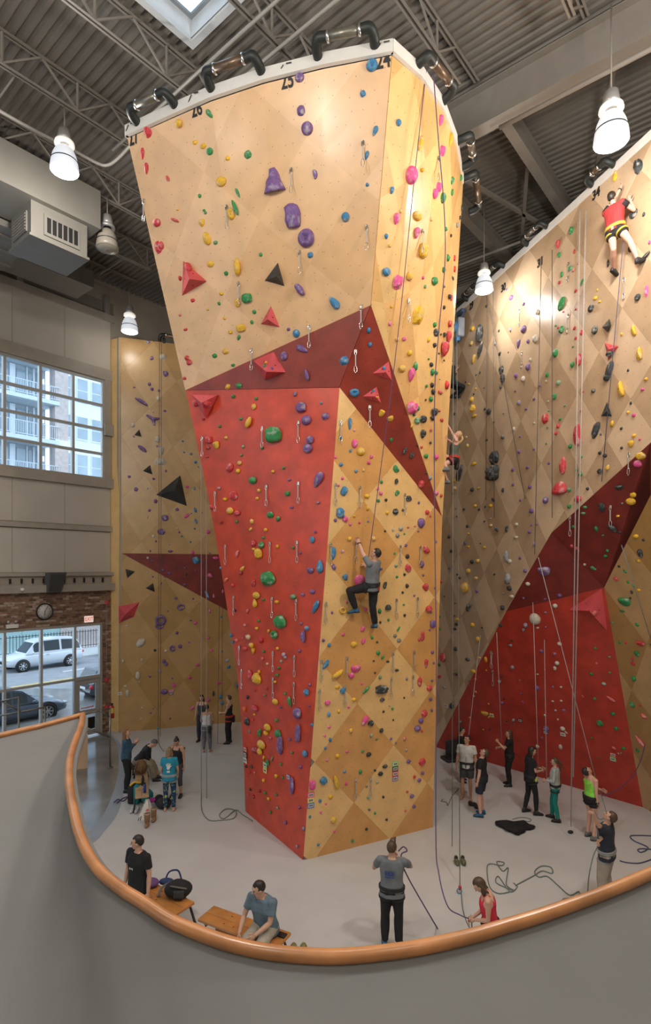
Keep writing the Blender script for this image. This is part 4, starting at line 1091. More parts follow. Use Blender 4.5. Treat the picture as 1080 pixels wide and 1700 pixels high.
HMESH = {}
def hold_mesh(shape, var):
    key = (shape, var)
    if key in HMESH: return HMESH[key]
    rnd = random.Random(hash(shape) % 1 + ord(shape) * 13 + var * 77)
    bm = bmesh.new()
    sv = Vector((rnd.random() * 50, rnd.random() * 50, rnd.random() * 50))
    if shape in 'oj' and shape == 'o':       # ring
        mbx = MB(); pts = [Vector((.36 * math.cos(a), .36 * math.sin(a), .16)) for a in [2 * math.pi * k / 20 for k in range(20)]]
        mbx.tube(pts, [.13 + .02 * math.sin(3 * k) for k in range(20)], 8, closed=True); mbx.bm  # noqa
        me = mbx.mesh('hold_ring')
    elif shape in 'by':                       # bars
        mbx = MB()
        if shape == 'b':
            pts = catmull([(-.02, .5, .05), (.05, .3, .22), (.08, 0, .26), (.05, -.3, .22), (-.02, -.5, .05)], 4)
            mbx.tube(pts, [.16 + .24 * math.sin(math.pi * k / (len(pts) - 1)) for k in range(len(pts))], 10)
        else:
            for e in ((-.45, .3), (.45, .1), (.1, -.5)): mbx.cone((0, 0, .16), (e[0], e[1], .1), .16, .09, 10)
        me = mbx.mesh('hold_bar')
    else:
        bmesh.ops.create_icosphere(bm, subdivisions=3, radius=.5)
        for q in bm.verts:
            x, y, z = q.co
            if shape == 't':  k = .62 + .5 * y * 1.0; x *= (.55 + .62 * (y + .5)) * .92; z *= (.6 + .5 * (y + .5))
            elif shape == 'd':
                if y > .12: y = .12 + (y - .12) * .25
                y = y * 1.3 + .05; z *= (.55 + .75 * max(0, y + .5)); 
            elif shape == 'j':
                r = math.hypot(x, y - .06)
                if r < .2 and z > 0: z = z * .25 + (r / .2) * .12
                elif r < .27 and z > 0: z += .03
            elif shape == 'r': z += .05 * math.sin(y * 38); x *= 1 + .06 * math.sin(y * 38)
            elif shape == 'a':
                v_ = Vector((x, y, z)); 
                c8 = [Vector((rnd_a, rnd_b, rnd_c)) for rnd_a, rnd_b, rnd_c in ((.8, .5, .33), (-.7, .6, .4), (.2, -.9, .4), (-.8, -.3, .5), (.6, -.3, .7), (0, .2, 1), (-.2, .95, .2))]
                s = 1.0
                for c_ in c8:
                    c_ = c_.normalized(); dd = v_.dot(c_) / .36
                    if dd > s: s = dd
                x, y, z = x / s * 1.2, y / s * 1.2, z / s * 1.2
            elif shape == 'p':       # rough pyramid: wide foot, narrow top
                rr_ = max(math.sqrt(max(.25 - y * y, 0)), 1e-3); hw = .10 + .42 * (.5 - y); rim = min(1.0, (.5 - abs(y)) / .05 + .75)
                x, z = x / rr_ * hw * rim, z / rr_ * hw * rim * 1.0
            elif shape == 'c':
                x += .35 * (y * y * 4) * .5 - .12; x *= .9
            elif shape == 'w':
                l4 = (x ** 4 + y ** 4 + z ** 4) ** .25; k4 = .5 / max(l4, 1e-6) * .94; x, y, z = x * k4, y * k4, z * k4
                z += .05 * math.sin(x * 17 + 1) * math.sin(y * 15); x += .03 * math.sin(y * 13)
            nz = noise.noise(Vector((x, y, z)) * 3.2 + sv)
            am = {'s': .01, 't': .035, 'j': .02, 'r': .015, 'a': .015, 'd': .03, 'c': .03}.get(shape, .10)
            dv = q.co.normalized() * nz * am
            x += dv.x; y += dv.y; z += dv.z
            q.co = (x, y, max(z * .9 + .02, -.02) if z < 0 else z * .9)
        bmesh.ops.remove_doubles(bm, verts=bm.verts, dist=.0005)
        me = bpy.data.meshes.new('hold_rock'); bm.to_mesh(me)
        for p_ in me.polygons: p_.use_smooth = shape not in 'a'
    if not me.materials: me.materials.append(HM['r'])
    co = [v.co for v in me.vertices]
    HMESH[key] = me
    return me
ORD = ['topmost', 'second', 'third', 'fourth', 'fifth', 'sixth', 'seventh', 'eighth', 'ninth', 'tenth', 'eleventh', 'twelfth', 'thirteenth', 'fourteenth', 'fifteenth', 'sixteenth', 'seventeenth', 'eighteenth', 'nineteenth', 'twentieth']
TEN = {2: 'twenty', 3: 'thirty', 4: 'forty', 5: 'fifty', 6: 'sixty', 7: 'seventy', 8: 'eighty', 9: 'ninety'}
TENTH = {2: 'twentieth', 3: 'thirtieth', 4: 'fortieth', 5: 'fiftieth', 6: 'sixtieth', 7: 'seventieth'}
def ordinal(i):
    if i < 20: return ORD[i]
    n_ = i + 1; t, u_ = divmod(n_, 10)
    if u_ == 0: return TENTH[t]
    return TEN[t] + '-' + ('first' if u_ == 1 else ORD[u_ - 1])
SHAPEW = {'e': 'lumpy', 's': 'round', 't': 'teardrop', 'd': 'flat-topped', 'j': 'pocket', 'o': 'ring', 'b': 'curved bar', 'a': 'angular', 'r': 'ridged', 'c': 'crescent', 'y': 'forked', 'p': 'pyramid-shaped', 'w': 'wavy'}
HOLDS = []
def RG(ox, oy, s, data):
    for e in data.split(';'):
        e = e.split()
        if not e: continue
        c, sh = e[0][0], (e[0][1] if len(e[0]) > 1 else 'e')
        x, y = ox + float(e[1]) / s, oy + float(e[2]) / s; w_, h_ = float(e[3]) / s, float(e[4]) / s
        rot = float(e[5]) if len(e) > 5 else 0
        HOLDS.append([c, sh, x, y, w_, h_, rot, None])
# ------------------------------------------------------------------ holds, read off the photograph region by region
RG(200, 180, 4.909, 'ra 222 187 58 100;yb 480 122 80 70 -60;yr 607 277 45 45;yr 675 307 52 45;gs 727 350 54 64;yr 872 407 45 45;ga 1037 375 55 66;gt 725 45 70 120 35;rt 180 370 50 118 -18;rt 212 490 54 115 -18;re 387 572 50 70 30;ys 820 597 84 84;gt 955 690 40 110 20;gb 935 810 40 130 15;yj 902 860 60 98;g 645 713 30 40;y 467 822 26 26;g 680 830 26 26;g 692 850 28 34;rb 445 912 30 85 60;rs 297 932 62 70;ye 662 932 60 66;yr 705 1060 72 125 10;g 775 1093 40 40;re 305 1130 50 100;re 330 1120 45 70')
RG(420, 80, 4.909, 'bj 967 140 98 110;pj 378 240 78 82;b 893 370 42 54;pa 390 507 84 105 -20;ps 440 655 96 118;bt 993 675 70 115 -30;bt 925 875 55 100 -25;pp 165 1075 178 196;pd 502 1027 88 42 95;b 930 1113 30 36')
RG(420, 300, 4.909, 'pw 325 290 138 220 -5;pj 432 468 136 156;b 466 605 44 50;bs 752 295 66 80;g 62 602 32 38;pb 380 890 80 130 35;bt 662 995 110 170 -143')
RG(240, 400, 4.909, 'rs 352 215 62 62;r 290 305 30 52;ys 537 188 54 56;yb 757 212 62 130 -10;g 665 265 38 44;y 625 430 40 40;ys 757 505 44 74;gw 835 467 82 80;r 393 485 40 40;g 607 510 26 38;y 515 560 22 22;g 893 578 38 42;y 652 632 30 26;g 873 662 32 40;r 288 605 28 28;yw 785 710 72 62;ys 698 745 38 38;r 335 722 40 28;gt 767 787 46 68 -35;y 660 900 54 46;g 572 937 44 44;re 345 955 46 46;re 365 990 46 46;g 720 1012 38 28;r 325 1120 34 30')
RG(420, 500, 4.909, 'p 288 228 30 30;bs 352 263 58 68;pt 400 390 88 150 60;ps 252 448 60 74;pb 438 603 38 90 10;y 105 500 22 22;g 93 527 22 30;p 152 548 26 26;ba 740 483 64 70;b 942 237 36 52;b 952 353 34 44;bj 825 745 82 68;p 342 757 40 54 -30;pw 393 867 78 80;ps 433 970 80 80;b 553 830 26 26;pa 587 937 52 54;gw 168 1090 122 126;ps 463 1130 62 64;ps 445 1200 74 78;bt 787 1000 34 100;m 823 1052 20 26;b 712 1112 28 36')
RG(600, 80, 5.4, 'b 330 668 46 64;yt 523 855 60 140;mt 707 648 50 104;yt 793 823 50 130;ma 718 917 56 88;y 545 1093 34 46;ms 443 1140 104 166')
RG(600, 280, 5.4, 'gt 807 110 38 72;gt 887 85 28 66;gt 807 213 28 70;b 272 195 38 72;me 690 165 48 88;me 655 225 48 88;g 725 262 48 90;y 350 380 26 42;mt 310 450 64 110;ys 498 425 78 84;mt 492 577 54 104;y 622 455 28 46;g 752 543 28 46;k 800 600 16 32;b 222 605 34 54;y 253 690 26 38;yw 547 737 74 140;g 768 800 34 70;bs 220 925 70 78;ma 325 1015 94 150 -15;yt 428 960 60 90 180;m 549 978 22 34;g 568 1058 22 40;g 650 1008 48 76;g 732 908 32 60;k 740 1057 18 22;k 853 505 26 50;k 880 440 18 40;k 895 355 24 70;r 830 800 18 60;r 830 900 20 60;k 812 985 40 34;k 785 1150 24 50;r 800 1160 20 60')
RG(600, 480, 5.4, 'y 268 157 22 28;m 253 310 28 48;m 380 447 36 42;y 318 450 28 38;ya 505 235 96 200 -10;y 430 573 36 60;gt 652 320 30 50;ka 667 388 42 66;y 597 455 22 60;k 652 503 28 50;k 740 410 22 50;k 712 405 14 20;rt 735 537 60 140;rt 775 430 40 120;r 790 310 28 70;k 737 165 22 38;k 692 577 16 18;k 737 640 16 18;k 790 60 24 70;r 808 75 22 50;gt 480 690 38 86 180;mt 443 768 58 130;ys 363 712 54 64;b 202 708 36 36;b 107 912 28 28;y 137 970 24 24;g 600 628 16 22;k 622 678 32 50;g 632 745 32 76;g 667 750 26 38;k 630 860 32 50;k 640 920 32 54;r 703 925 38 44;r 762 860 26 86;g 583 868 16 32;k 697 810 12 12;y 428 905 60 80;ma 455 1062 82 108;g 503 1070 28 44;g 620 985 34 50;k 575 992 14 18;ka 652 1100 44 70;ka 553 1165 50 64;k 632 1157 32 44;r 697 1090 16 26;r 717 1175 26 36;g 500 1170 44 44;yd 182 1105 70 92 -25;yd 255 1155 78 70 20')
RG(300, 640, 5.4, 'y 420 10 66 50 30;g 522 2 58 48;g 470 97 34 38;g 675 117 32 34;yr 655 190 56 70 -25;yb 610 332 62 110 -30;g 537 298 30 34;g 347 365 28 32;rs 133 158 50 62;rs 238 165 62 62;d 203 303 26 26;rw 253 487 52 70;d 245 560 40 34;yd 318 527 62 80 10;yj 403 468 36 34;r 237 637 34 24;g 557 548 26 32;g 727 560 32 30;g 540 625 26 26;yd 525 695 40 46;rr 438 735 106 84 60;ys 512 767 42 46;gr 645 850 64 66;y 825 772 32 32;g 920 738 28 30;p 972 847 30 24;d 342 922 36 30;ra 470 985 80 100 -15;y 398 1020 42 36;y 700 943 32 38;ys 685 1013 32 32;g 955 970 44 54;rt 280 1090 34 54;ys 443 1122 60 62;rs 503 1145 58 46;g 800 1158 54 54;p 990 1093 38 26')
RG(340, 840, 5.4, 'y 0 0 1 1;g 655 117 58 66 -25;g 285 140 28 28;d 147 147 26 24;yb 422 140 30 56 10;yb 410 210 26 60 -50;ys 545 213 34 34;g 525 285 26 28;re 433 337 62 62 30;g 507 350 46 60;ys 437 387 32 30;ys 650 363 32 36;g 790 373 28 26;p 855 420 26 28;vc 292 430 44 88 -30;yw 482 425 56 88;yt 338 560 50 76 125;ga 560 647 118 124;d 322 605 32 32;ot 193 660 40 66 115;r 252 712 30 36;ra 433 690 46 80 -25;ys 463 800 62 62;yt 450 870 44 80 180;g 523 840 26 26;yj 643 860 34 34;ge 793 813 50 50;p 877 795 32 36;p 965 768 54 44;bt 992 905 70 170 -30;ra 380 945 34 60 -45;k 267 937 26 28;ga 668 1035 100 112;g 480 1030 24 28;r 357 1068 26 24;y 465 1097 28 30;yd 573 1120 22 40;gj 623 1153 60 76;p 862 1052 26 24;b 915 1097 40 50;p 990 233 26 30;bs 962 303 42 62;p 770 12 38 28;bt 1033 543 66 118 180;pd 945 572 62 58;g 585 82 56 64')
RG(370, 1040, 6, 'y 337 20 32 40;ys 253 105 46 56;rj 380 133 44 68;pc 803 100 50 118;v 133 137 30 36;r 197 117 20 20;ra 217 220 54 54;yt 285 190 50 60 180;yt 303 240 30 76;g 405 250 28 30;yj 543 218 32 34;p 605 280 38 50;p 620 308 34 36;p 760 245 30 36;r 395 320 26 40;g 583 348 30 36;g 557 413 32 32;g 540 483 34 34;y 443 373 28 32;rc 270 485 50 110 180;ya 337 515 74 110;yb 360 452 18 44;y 520 552 28 34;r 433 617 24 28;d 315 637 24 26;g 418 687 24 26;g 618 670 28 34;p 863 580 28 34;bs 833 655 54 70;k 245 705 28 40;ys 523 748 60 60;gt 665 750 54 126 15;rs 318 815 62 62;o 217 825 30 60;p 575 803 26 26;p 858 793 22 22;pr 745 862 70 114;y 313 877 26 26;ka 240 945 74 90 -40;r 298 932 26 26;g 535 933 32 34;ys 447 1003 66 72;ys 428 1060 54 56;gc 370 1060 50 100 -20;ga 547 1065 58 76;k 265 1050 20 44;r 467 1110 42 40;pr 750 1060 48 180;p 665 1125 28 30;ys 387 1175 78 86;pr 573 1160 46 150')
RG(390, 1220, 5.4, 'pr 408 95 44 160;pr 565 20 40 90;p 490 40 20 26;g 510 160 24 26;bs 628 168 42 62;p 587 287 26 40;g 410 263 22 28;ye 240 90 66 86;d 180 137 56 56;ye 225 148 44 60;yb 257 205 18 56 -20;gt 297 250 40 66 20;gb 330 218 14 80 -25;k 100 283 26 26;k 145 285 24 26;r 130 335 20 24;r 175 337 22 24;y 367 370 28 38;g 427 385 24 24;pc 512 455 40 160 180;y 257 408 22 34;k 135 490 26 26;d 220 503 20 30;d 165 555 24 40;g 270 520 24 28;g 368 537 26 28;y 300 573 26 34;r 120 537 18 18;g 382 655 24 26;g 318 695 20 30;p 575 652 24 30;p 453 787 28 38;b 613 840 18 40;p 555 1000 24 34;m 803 8 24 26;b 852 42 28 50;b 808 117 26 30;m 1005 150 30 24;y 918 187 44 44;m 822 223 24 34;b 980 327 32 32;mw 690 447 56 90;bw 790 408 90 84 -50;yb 898 425 46 130 15;m 995 435 32 60 -20;yr 853 553 42 42;b 760 590 32 36;m 813 620 20 22;m 768 695 24 24;b 670 733 28 28;ys 880 760 54 60;m 887 865 28 28;b 745 985 32 28;g 1052 950 34 34')
RG(520, 660, 4.909, 'b 220 323 28 36;ms 335 375 48 74;b 300 435 24 30;ys 385 440 66 66;mt 470 485 44 50 -30;mt 450 530 46 44 -30;m 177 487 22 30;b 222 547 32 36;b 345 598 28 34;y 407 592 18 34;m 233 660 24 28;bw 247 762 70 94 -25;m 202 718 22 22;b 0 0 1 1;g 553 688 26 34;ys 435 803 46 42;y 440 905 26 46;mt 523 742 30 44 -30;ma 547 780 34 40;g 527 840 42 44 30;gd 672 582 84 62 -55;k 675 683 34 54;gd 682 775 46 70 -30;ka 775 823 46 48;k 590 835 28 30;k 667 930 46 50;k 727 918 20 26;y 600 940 30 34;g 632 343 34 38;kb 742 432 34 66 -20;kb 797 467 38 62 -20;gr 632 343 34 34;rs 878 705 50 66;p 857 857 20 26;r 925 935 38 46;r 950 967 18 24;pr 875 1020 54 82;bw 215 940 60 84;p 178 1000 32 34;ms 258 990 46 50;b 128 1025 24 24;m 300 1033 28 30;m 375 1020 22 24;y 332 968 22 26;b 445 1010 20 18;pt 40 670 110 180 -30;p 37 857 34 24;p 18 1095 24 26;ka 895 183 44 72;k 820 140 18 26;g 845 195 36 44;y 798 233 18 40;kt 890 297 42 72;g 918 477 26 40;k 1000 0 1 1;k 953 368 12 24;r 958 265 14 24;r 1045 193 22 44;r 880 405 14 24;m 1000 483 28 46;k 847 393 18 20;k 920 615 18 34;t 950 655 24 40;m 1000 780 26 40;r 1040 800 12 30')
RG(520, 860, 4.909, 'b 160 287 52 108;p 165 400 44 66 25;bd 257 477 60 78 30;ms 375 507 90 94;m 237 272 26 32;b 53 395 60 106;y 295 170 40 44;ys 490 170 36 48;g 660 290 18 26;k 583 107 20 22;t 647 97 20 34;k 710 87 36 46;k 683 142 34 48;g 740 130 18 22;r 770 77 20 20;r 825 67 18 16;p 853 107 18 20;p 752 222 24 30;ks 763 313 34 42;ra 770 408 66 86 30;g 670 388 26 30;k 740 460 22 24;g 678 478 22 24;kc 583 548 40 72 -15;ks 760 553 28 38;k 725 607 20 22;p 893 465 18 20;pd 882 378 34 60;rc 918 255 74 96 50;rd 910 558 66 88 30;p 990 570 18 22;p 820 632 18 20;g 735 705 20 22;kd 607 733 50 48 180;k 742 793 24 26;g 538 757 32 48;g 610 830 22 26;k 543 850 20 24;yo 237 750 60 60;p 150 770 22 28;m 268 685 20 24;m 423 742 34 38;mt 398 905 58 68 -35;mc 407 1005 44 66 -25;m 240 948 30 30;ys 328 1028 50 48;k 517 1012 20 20;g 477 973 24 30;rs 937 742 52 58;p 958 768 20 20;pw 970 862 44 60;p 945 912 18 20;r 888 960 30 80;r 860 990 24 30;gb 690 905 20 70 -35;k 663 960 32 34;k 695 997 42 36;b 127 1035 40 50 -20;p 80 997 26 32;b 0 0 1 1;p 967 1093 26 30;r 918 1162 28 34;g 525 1100 34 46;gt 562 1137 34 54 -55;k 605 1170 32 22;k 490 1165 20 16;b 117 1165 30 28;pw 995 193 22 30')
RG(500, 1060, 4.696, 'bt 187 207 60 100 -35;yb 277 270 56 110 -60;md 423 230 76 60;ms 388 288 44 46;yw 277 378 44 34;bs 320 408 42 48;y 408 475 42 36;gb 500 397 30 84 -50;k 565 177 20 16;k 573 268 18 18;k 672 182 28 22;k 743 248 34 26;g 612 302 28 30;kw 622 398 96 68;ks 627 478 40 36;p 820 315 20 26;r 970 195 30 80;r 920 337 32 76;rs 997 387 44 44;p 1017 328 20 22;p 1030 190 16 22;k 800 462 16 16;p 1005 472 26 30;p 1015 560 18 28;ra 957 583 44 54;ps 930 640 42 46;ps 903 700 48 50;r 938 722 18 24;g 708 547 22 24;k 638 570 20 22;t 685 525 14 16;k 715 635 16 16;ms 203 500 44 44;m 470 353 20 20;m 368 535 24 22;bs 213 590 32 50;y 290 567 26 40;b 93 673 20 30;m 217 690 28 24;mt 492 640 74 108 -30;k 540 660 46 44;ks 622 718 38 42;y 385 718 34 42;g 543 757 26 40;g 585 787 26 16;p 697 782 22 26;k 735 815 18 20;r 803 782 26 34;p 817 870 18 22;m 180 753 26 30;b 225 787 28 50;b 187 853 26 26;m 357 882 28 18;y 280 915 38 38;g 477 880 26 26;k 523 905 44 42;m 198 945 22 34;b 335 1037 28 30;g 458 1040 30 40;k 650 997 46 36;k 572 1028 22 22;k 615 1055 46 40;g 590 1120 30 18;p 833 957 36 36;ra 940 960 50 54;p 943 1048 28 32;r 880 1077 24 34;p 918 1103 36 34;k 507 1153 22 20;m 345 1130 24 40')
RG(480, 1220, 4.32, 'k 673 445 18 24;g 565 450 24 26;k 573 535 22 20;g 613 560 20 22;k 697 607 20 20;k 553 675 24 22;g 452 762 28 28;p 878 437 38 34;r 845 407 20 20;p 892 513 30 30;r 832 545 18 20')
# left wall
RG(180, 550, 5.684, 'pa 372 102 44 34;pt 408 255 66 44 70;pt 540 400 88 66 110;p 385 500 38 36;p 410 545 38 36;p 475 560 28 30;p 242 530 26 16;pb 310 668 46 150 60;py 420 830 120 100;p 530 752 32 26;w 515 240 60 50;w 468 635 40 60;w 420 757 22 22;w 230 885 44 60;w 460 1020 50 60;w 495 1130 66 90;wa 490 1230 96 70;p 457 1085 22 24;pb 318 1112 50 110 55;p 238 992 22 20;b 700 1037 22 22;b 712 1143 22 18;b 777 1157 32 26;bt 820 1235 44 46 -30;b 848 1280 16 18')
RG(180, 760, 5.143, 'p 177 162 30 28;pa 235 268 42 42;w 328 260 26 26;p 385 180 28 24;p 490 112 20 26;p 403 370 36 42;p 350 450 34 44 -30;pr 483 513 60 54;pe 450 632 64 52;p 585 443 36 32;mc 670 497 40 80 -50;b 740 447 34 66 20;b 745 543 34 64 20;b 733 262 26 32;m 672 248 34 32;p 603 636 20 20;b 735 605 20 20;b 625 670 18 18;p 405 712 22 20;b 700 720 20 18;p 518 738 18 18;p 357 797 16 20;pb 527 798 20 56 85;m 718 808 36 34;m 848 633 44 38;b 865 815 16 16;b 705 475 14 16;b 795 467 14 14;w 335 855 24 26;p 370 880 20 16;bs 747 875 66 64;p 470 960 36 24;p 518 985 38 26;b 650 940 16 16;p 740 960 18 16;k 662 995 20 22;p 652 1082 30 24;bb 838 1170 34 80 25;mt 865 1005 60 66 60;md 915 855 60 30;m 897 1180 18 44;m 975 1140 18 40;p 378 1015 20 20;p 450 1072 18 18;p 418 1198 18 14;p 573 1200 30 26;p 723 1203 22 18;w 330 980 30 12;w 383 670 34 28;w 583 600 28 20;w 330 510 26 20;b 957 940 14 26')
RG(180, 980, 4.696, 'po 563 130 80 66 20;po 405 232 86 84;po 395 278 66 52;po 532 332 40 40 -30;po 497 452 46 52;po 557 437 38 40;po 432 553 34 40;po 448 575 34 36;p 640 235 22 16;p 463 163 16 14;w 250 408 76 112 -45;w 228 663 38 62;w 130 748 34 26;w 147 803 36 60;w 113 550 26 30;w 260 543 28 26;w 447 472 30 26;k 362 467 28 22;p 402 628 24 26;p 322 670 26 20;p 497 688 16 16;p 627 405 18 16;m 677 255 34 26;m 778 370 30 24;m 803 467 30 28;mt 693 582 34 52 60;mt 632 680 32 52 60;m 787 637 16 18;mt 510 740 40 60 55;mt 540 762 10 20 55;pa 435 790 52 40;m 857 722 36 28;m 655 777 14 16;mt 650 920 36 66 -45;m 777 857 28 30;b 923 547 32 28;b 937 598 34 52 -45;bs 1005 740 30 36;bs 875 827 32 38;bs 885 878 34 38;b 885 477 18 20;b 877 207 18 20;b 957 350 20 34;b 968 403 16 24;k 817 805 18 50;p 328 957 20 16;p 348 923 14 12;p 480 1000 16 18;w 262 915 22 14;w 253 1003 24 14;m 787 160 24 40;m 690 85 14 12;w 145 275 28 14;w 240 715 16 14')
# right wall
RG(730, 480, 6, 'yw 328 392 44 56;kb 413 440 50 150 -3;kb 410 600 44 140 -28;k 408 365 20 36;y 317 540 34 48;yt 340 695 60 104 -25;p 712 85 52 48;p 835 150 34 34;p 835 400 54 66;pt 783 545 46 104 -15;p 703 405 24 54;w 952 495 58 80;w 973 230 44 60;p 877 522 34 44;k 588 415 18 30;t 552 545 18 34;kb 598 645 30 62 -50;k 613 803 44 74;k 628 892 44 82;kt 605 972 34 60 20;p 880 777 48 66;p 757 860 34 60;w 830 895 40 60;w 900 705 28 36;p 992 960 30 28;p 750 1015 20 22;p 788 1133 36 56;p 937 1095 28 30;p 858 1193 26 30;k 680 628 16 16;k 400 832 14 28;k 360 855 14 18;k 257 925 14 18;y 290 945 16 18;y 357 993 18 24;k 337 1045 18 22;k 442 980 18 22;yt 185 1015 48 80;yt 320 1100 36 70;ya 328 1190 48 76;yd 340 1265 66 36;k 485 1225 56 60;k 448 1195 20 30;k 633 1235 16 20;k 143 1243 24 30;k 467 170 30 36;p 665 0 28 20;g 1070 855 34 56;k 175 517 30 46')
RG(890, 420, 5.684, 'g 217 20 36 56;g 320 145 38 60;g 238 203 28 70;g 430 278 40 90 -30;gd 240 480 160 80 60;r 217 280 24 40;r 398 93 22 36;r 350 163 28 38;r 372 357 30 34;r 253 555 14 22;r 370 532 22 22;ks 517 525 58 70;k 553 728 60 78;g 240 725 60 66;g 182 687 20 24;r 207 705 24 30;r 360 710 28 36;r 372 805 26 32;r 425 752 24 60;g 345 885 22 20;y 577 348 18 28;y 557 428 44 44;y 597 460 30 26;k 678 98 28 80;m 1040 357 40 110;ks 957 420 62 66;yd 920 730 150 66 -70;yd 975 950 150 78 -78;y 805 767 22 36;kr 692 1105 84 210 -20;kr 685 950 66 60;g 180 945 54 76;r 402 1010 54 114;g 340 1055 42 62;g 112 1150 50 66;g 210 1225 50 50;k 865 1107 22 30;y 1035 1190 36 36;y 587 1137 12 14')
RG(720, 680, 6, 'y 335 360 60 40 -60;y 320 277 28 28;kb 265 632 50 160 -30;yd 397 542 68 34;y 242 488 28 28;ka 605 478 78 130;kw 597 632 108 156;ks 687 273 42 48;k 525 303 24 26;k 380 800 38 44;y 207 783 34 42;y 205 710 24 40;y 445 783 34 28;kt 590 898 36 72 60;y 562 957 40 44;y 412 960 32 34;k 510 968 18 22;k 450 995 26 24;k 297 995 30 26;k 215 988 14 18;k 228 1065 14 18;kb 688 803 24 64 -15;p 785 600 30 44;p 787 748 20 34;p 850 420 28 44;p 957 772 36 44;p 862 902 22 30;p 973 1010 44 60;p 932 577 30 36;p 857 268 20 26;w 997 135 22 20;k 597 125 16 20;k 693 37 14 18;kt 622 1195 44 86 60;kt 727 1190 44 80 -20;y 565 1155 40 36;k 333 1163 28 36;k 562 1085 16 18;k 503 1112 16 20;y 345 1235 22 22;k 150 1270 30 40;p 952 1217 30 44;p 970 1150 16 30;p 1023 1142 18 24;w 820 1143 34 36;w 815 1272 46 30;w 795 195 26 44;p 997 397 20 28;k 190 835 16 24;k 70 860 0.1 0.1')
RG(880, 620, 5.4, 'g 160 15 46 52;g 255 85 46 50;g 217 210 48 56;k 567 155 44 46;k 688 35 66 70;r 135 405 52 82;r 250 472 30 48;r 233 535 28 40;rd 425 555 212 78 -85;gd 358 655 38 50;r 293 830 52 156;g 458 745 34 32;g 415 867 30 28;g 450 905 40 36;kr 590 508 82 190 -25;k 632 543 20 32;k 622 712 36 38;k 667 737 46 44;k 623 880 54 54;yt 695 843 58 66 150;k 513 1033 30 34;rd 265 1045 122 128 180;r 427 1128 66 60;g 350 1043 40 46;g 348 1193 38 46;y 985 738 84 66;mc 968 805 84 66;kd 793 1015 82 52;y 932 1088 60 44;y 902 1145 88 66;k 640 1198 62 84;k 820 1165 30 22;g 490 1198 48 34;g 475 1252 48 34;y 783 1278 40 24;yd 815 140 185 84 -72;y 877 348 28 32;m 928 373 38 40;m 1007 143 32 32;y 1037 57 40 50;k 900 265 20 34;k 815 493 28 30;y 928 558 44 36;y 902 632 66 60;m 980 590 26 24;k 817 668 30 30;y 733 450 30 70;p 167 805 20 32;p 82 107 22 28;p 37 230 20 30;p 33 683 16 22;p 137 1137 44 60;p 15 1230 36 60;g 310 287 18 22;g 165 333 16 24;g 270 410 22 26;g 153 485 16 16;g 142 630 16 16;r 457 337 22 28;r 470 163 16 24;w 160 250 16 20;w 140 70 16 20')
RG(860, 220, 4.909, 'ka 975 275 104 160 20;k 910 167 44 64;k 853 228 22 66;yt 790 352 52 92 180;kd 940 662 96 70 10;k 1023 668 28 36;k 917 550 24 40;kb 1030 1020 36 130 -65;k 915 945 44 66;k 735 1065 30 66;g 433 797 42 56;rt 325 912 44 70;g 335 997 34 46;r 457 970 18 40;g 425 1105 34 50;m 1068 895 22 34')
RG(720, 860, 5.684, 'kt 592 110 66 76 60;kt 688 105 46 76;t 685 365 48 124 15;w 713 407 40 46;t 697 573 44 100;ks 712 662 48 56;k 650 847 38 58;w 733 740 42 34;k 653 713 24 20;y 295 657 58 96 0;y 413 405 38 42;y 327 500 36 50;y 397 570 34 36;k 360 413 36 44;k 147 472 28 28;k 223 532 26 24;k 243 565 22 26;k 165 312 32 34;k 140 180 24 34;k 317 77 26 38;y 325 145 22 22;k 293 237 24 38;y 325 272 32 22;y 473 277 34 28;k 437 240 14 18;p 403 690 28 38;p 780 0 0.1 0.1;p 812 375 18 34;p 862 498 32 42;p 947 245 22 50;k 325 845 50 80 -30;k 343 820 34 30;y 222 957 42 38;k 213 1003 36 30;k 198 1047 34 26;y 365 1008 36 46;y 415 1140 26 52;k 453 1035 20 18;k 205 1235 28 46;ws 955 950 104 110;pb 845 1055 34 60 -30;p 865 1010 50 50;w 978 1035 36 20;k 630 1012 40 38;kb 737 1155 18 44 60;kb 720 1200 18 40 60;pd 1040 490 120 92 0;w 885 620 48 44;p 845 755 22 24;p 1013 1257 40 40;g 55 932 18 32;g 53 1047 24 36;r 68 598 28 42;r 83 1290 40 40;k 570 530 18 20;w 780 60 44 36;k 97 740 16 16;k 198 807 14 14;k 195 923 16 18;g 93 853 14 14')
RG(880, 840, 5.4, 'kb 740 195 66 110 40;k 800 235 34 30;k 988 425 54 84;k 1013 303 24 30;y 945 272 54 44;y 970 490 48 36;y 970 755 40 28;gd 845 850 112 84;gd 825 943 46 28;gt 565 558 50 76 60;g 590 203 34 64;g 382 185 36 30;g 690 400 30 34;g 672 447 38 34;g 650 263 26 20;rt 770 655 60 56 60;gb 850 585 24 66 50;gb 925 715 24 50 50;k 795 540 24 24;k 908 772 26 36;k 897 825 20 24;g 877 682 22 30;g 957 1063 32 38;g 737 1045 26 24;rd 985 1228 78 54;vs 575 960 70 60 30;p 262 800 46 40;w 222 893 54 46;wt 260 1235 52 40;r 0 0 1 1;p 130 833 26 24;p 135 955 26 28;p 137 1085 20 18;w 65 1090 30 18;gb 583 1275 26 44 70;w 487 525 28 24;r 370 360 30 34;r 415 380 30 36')
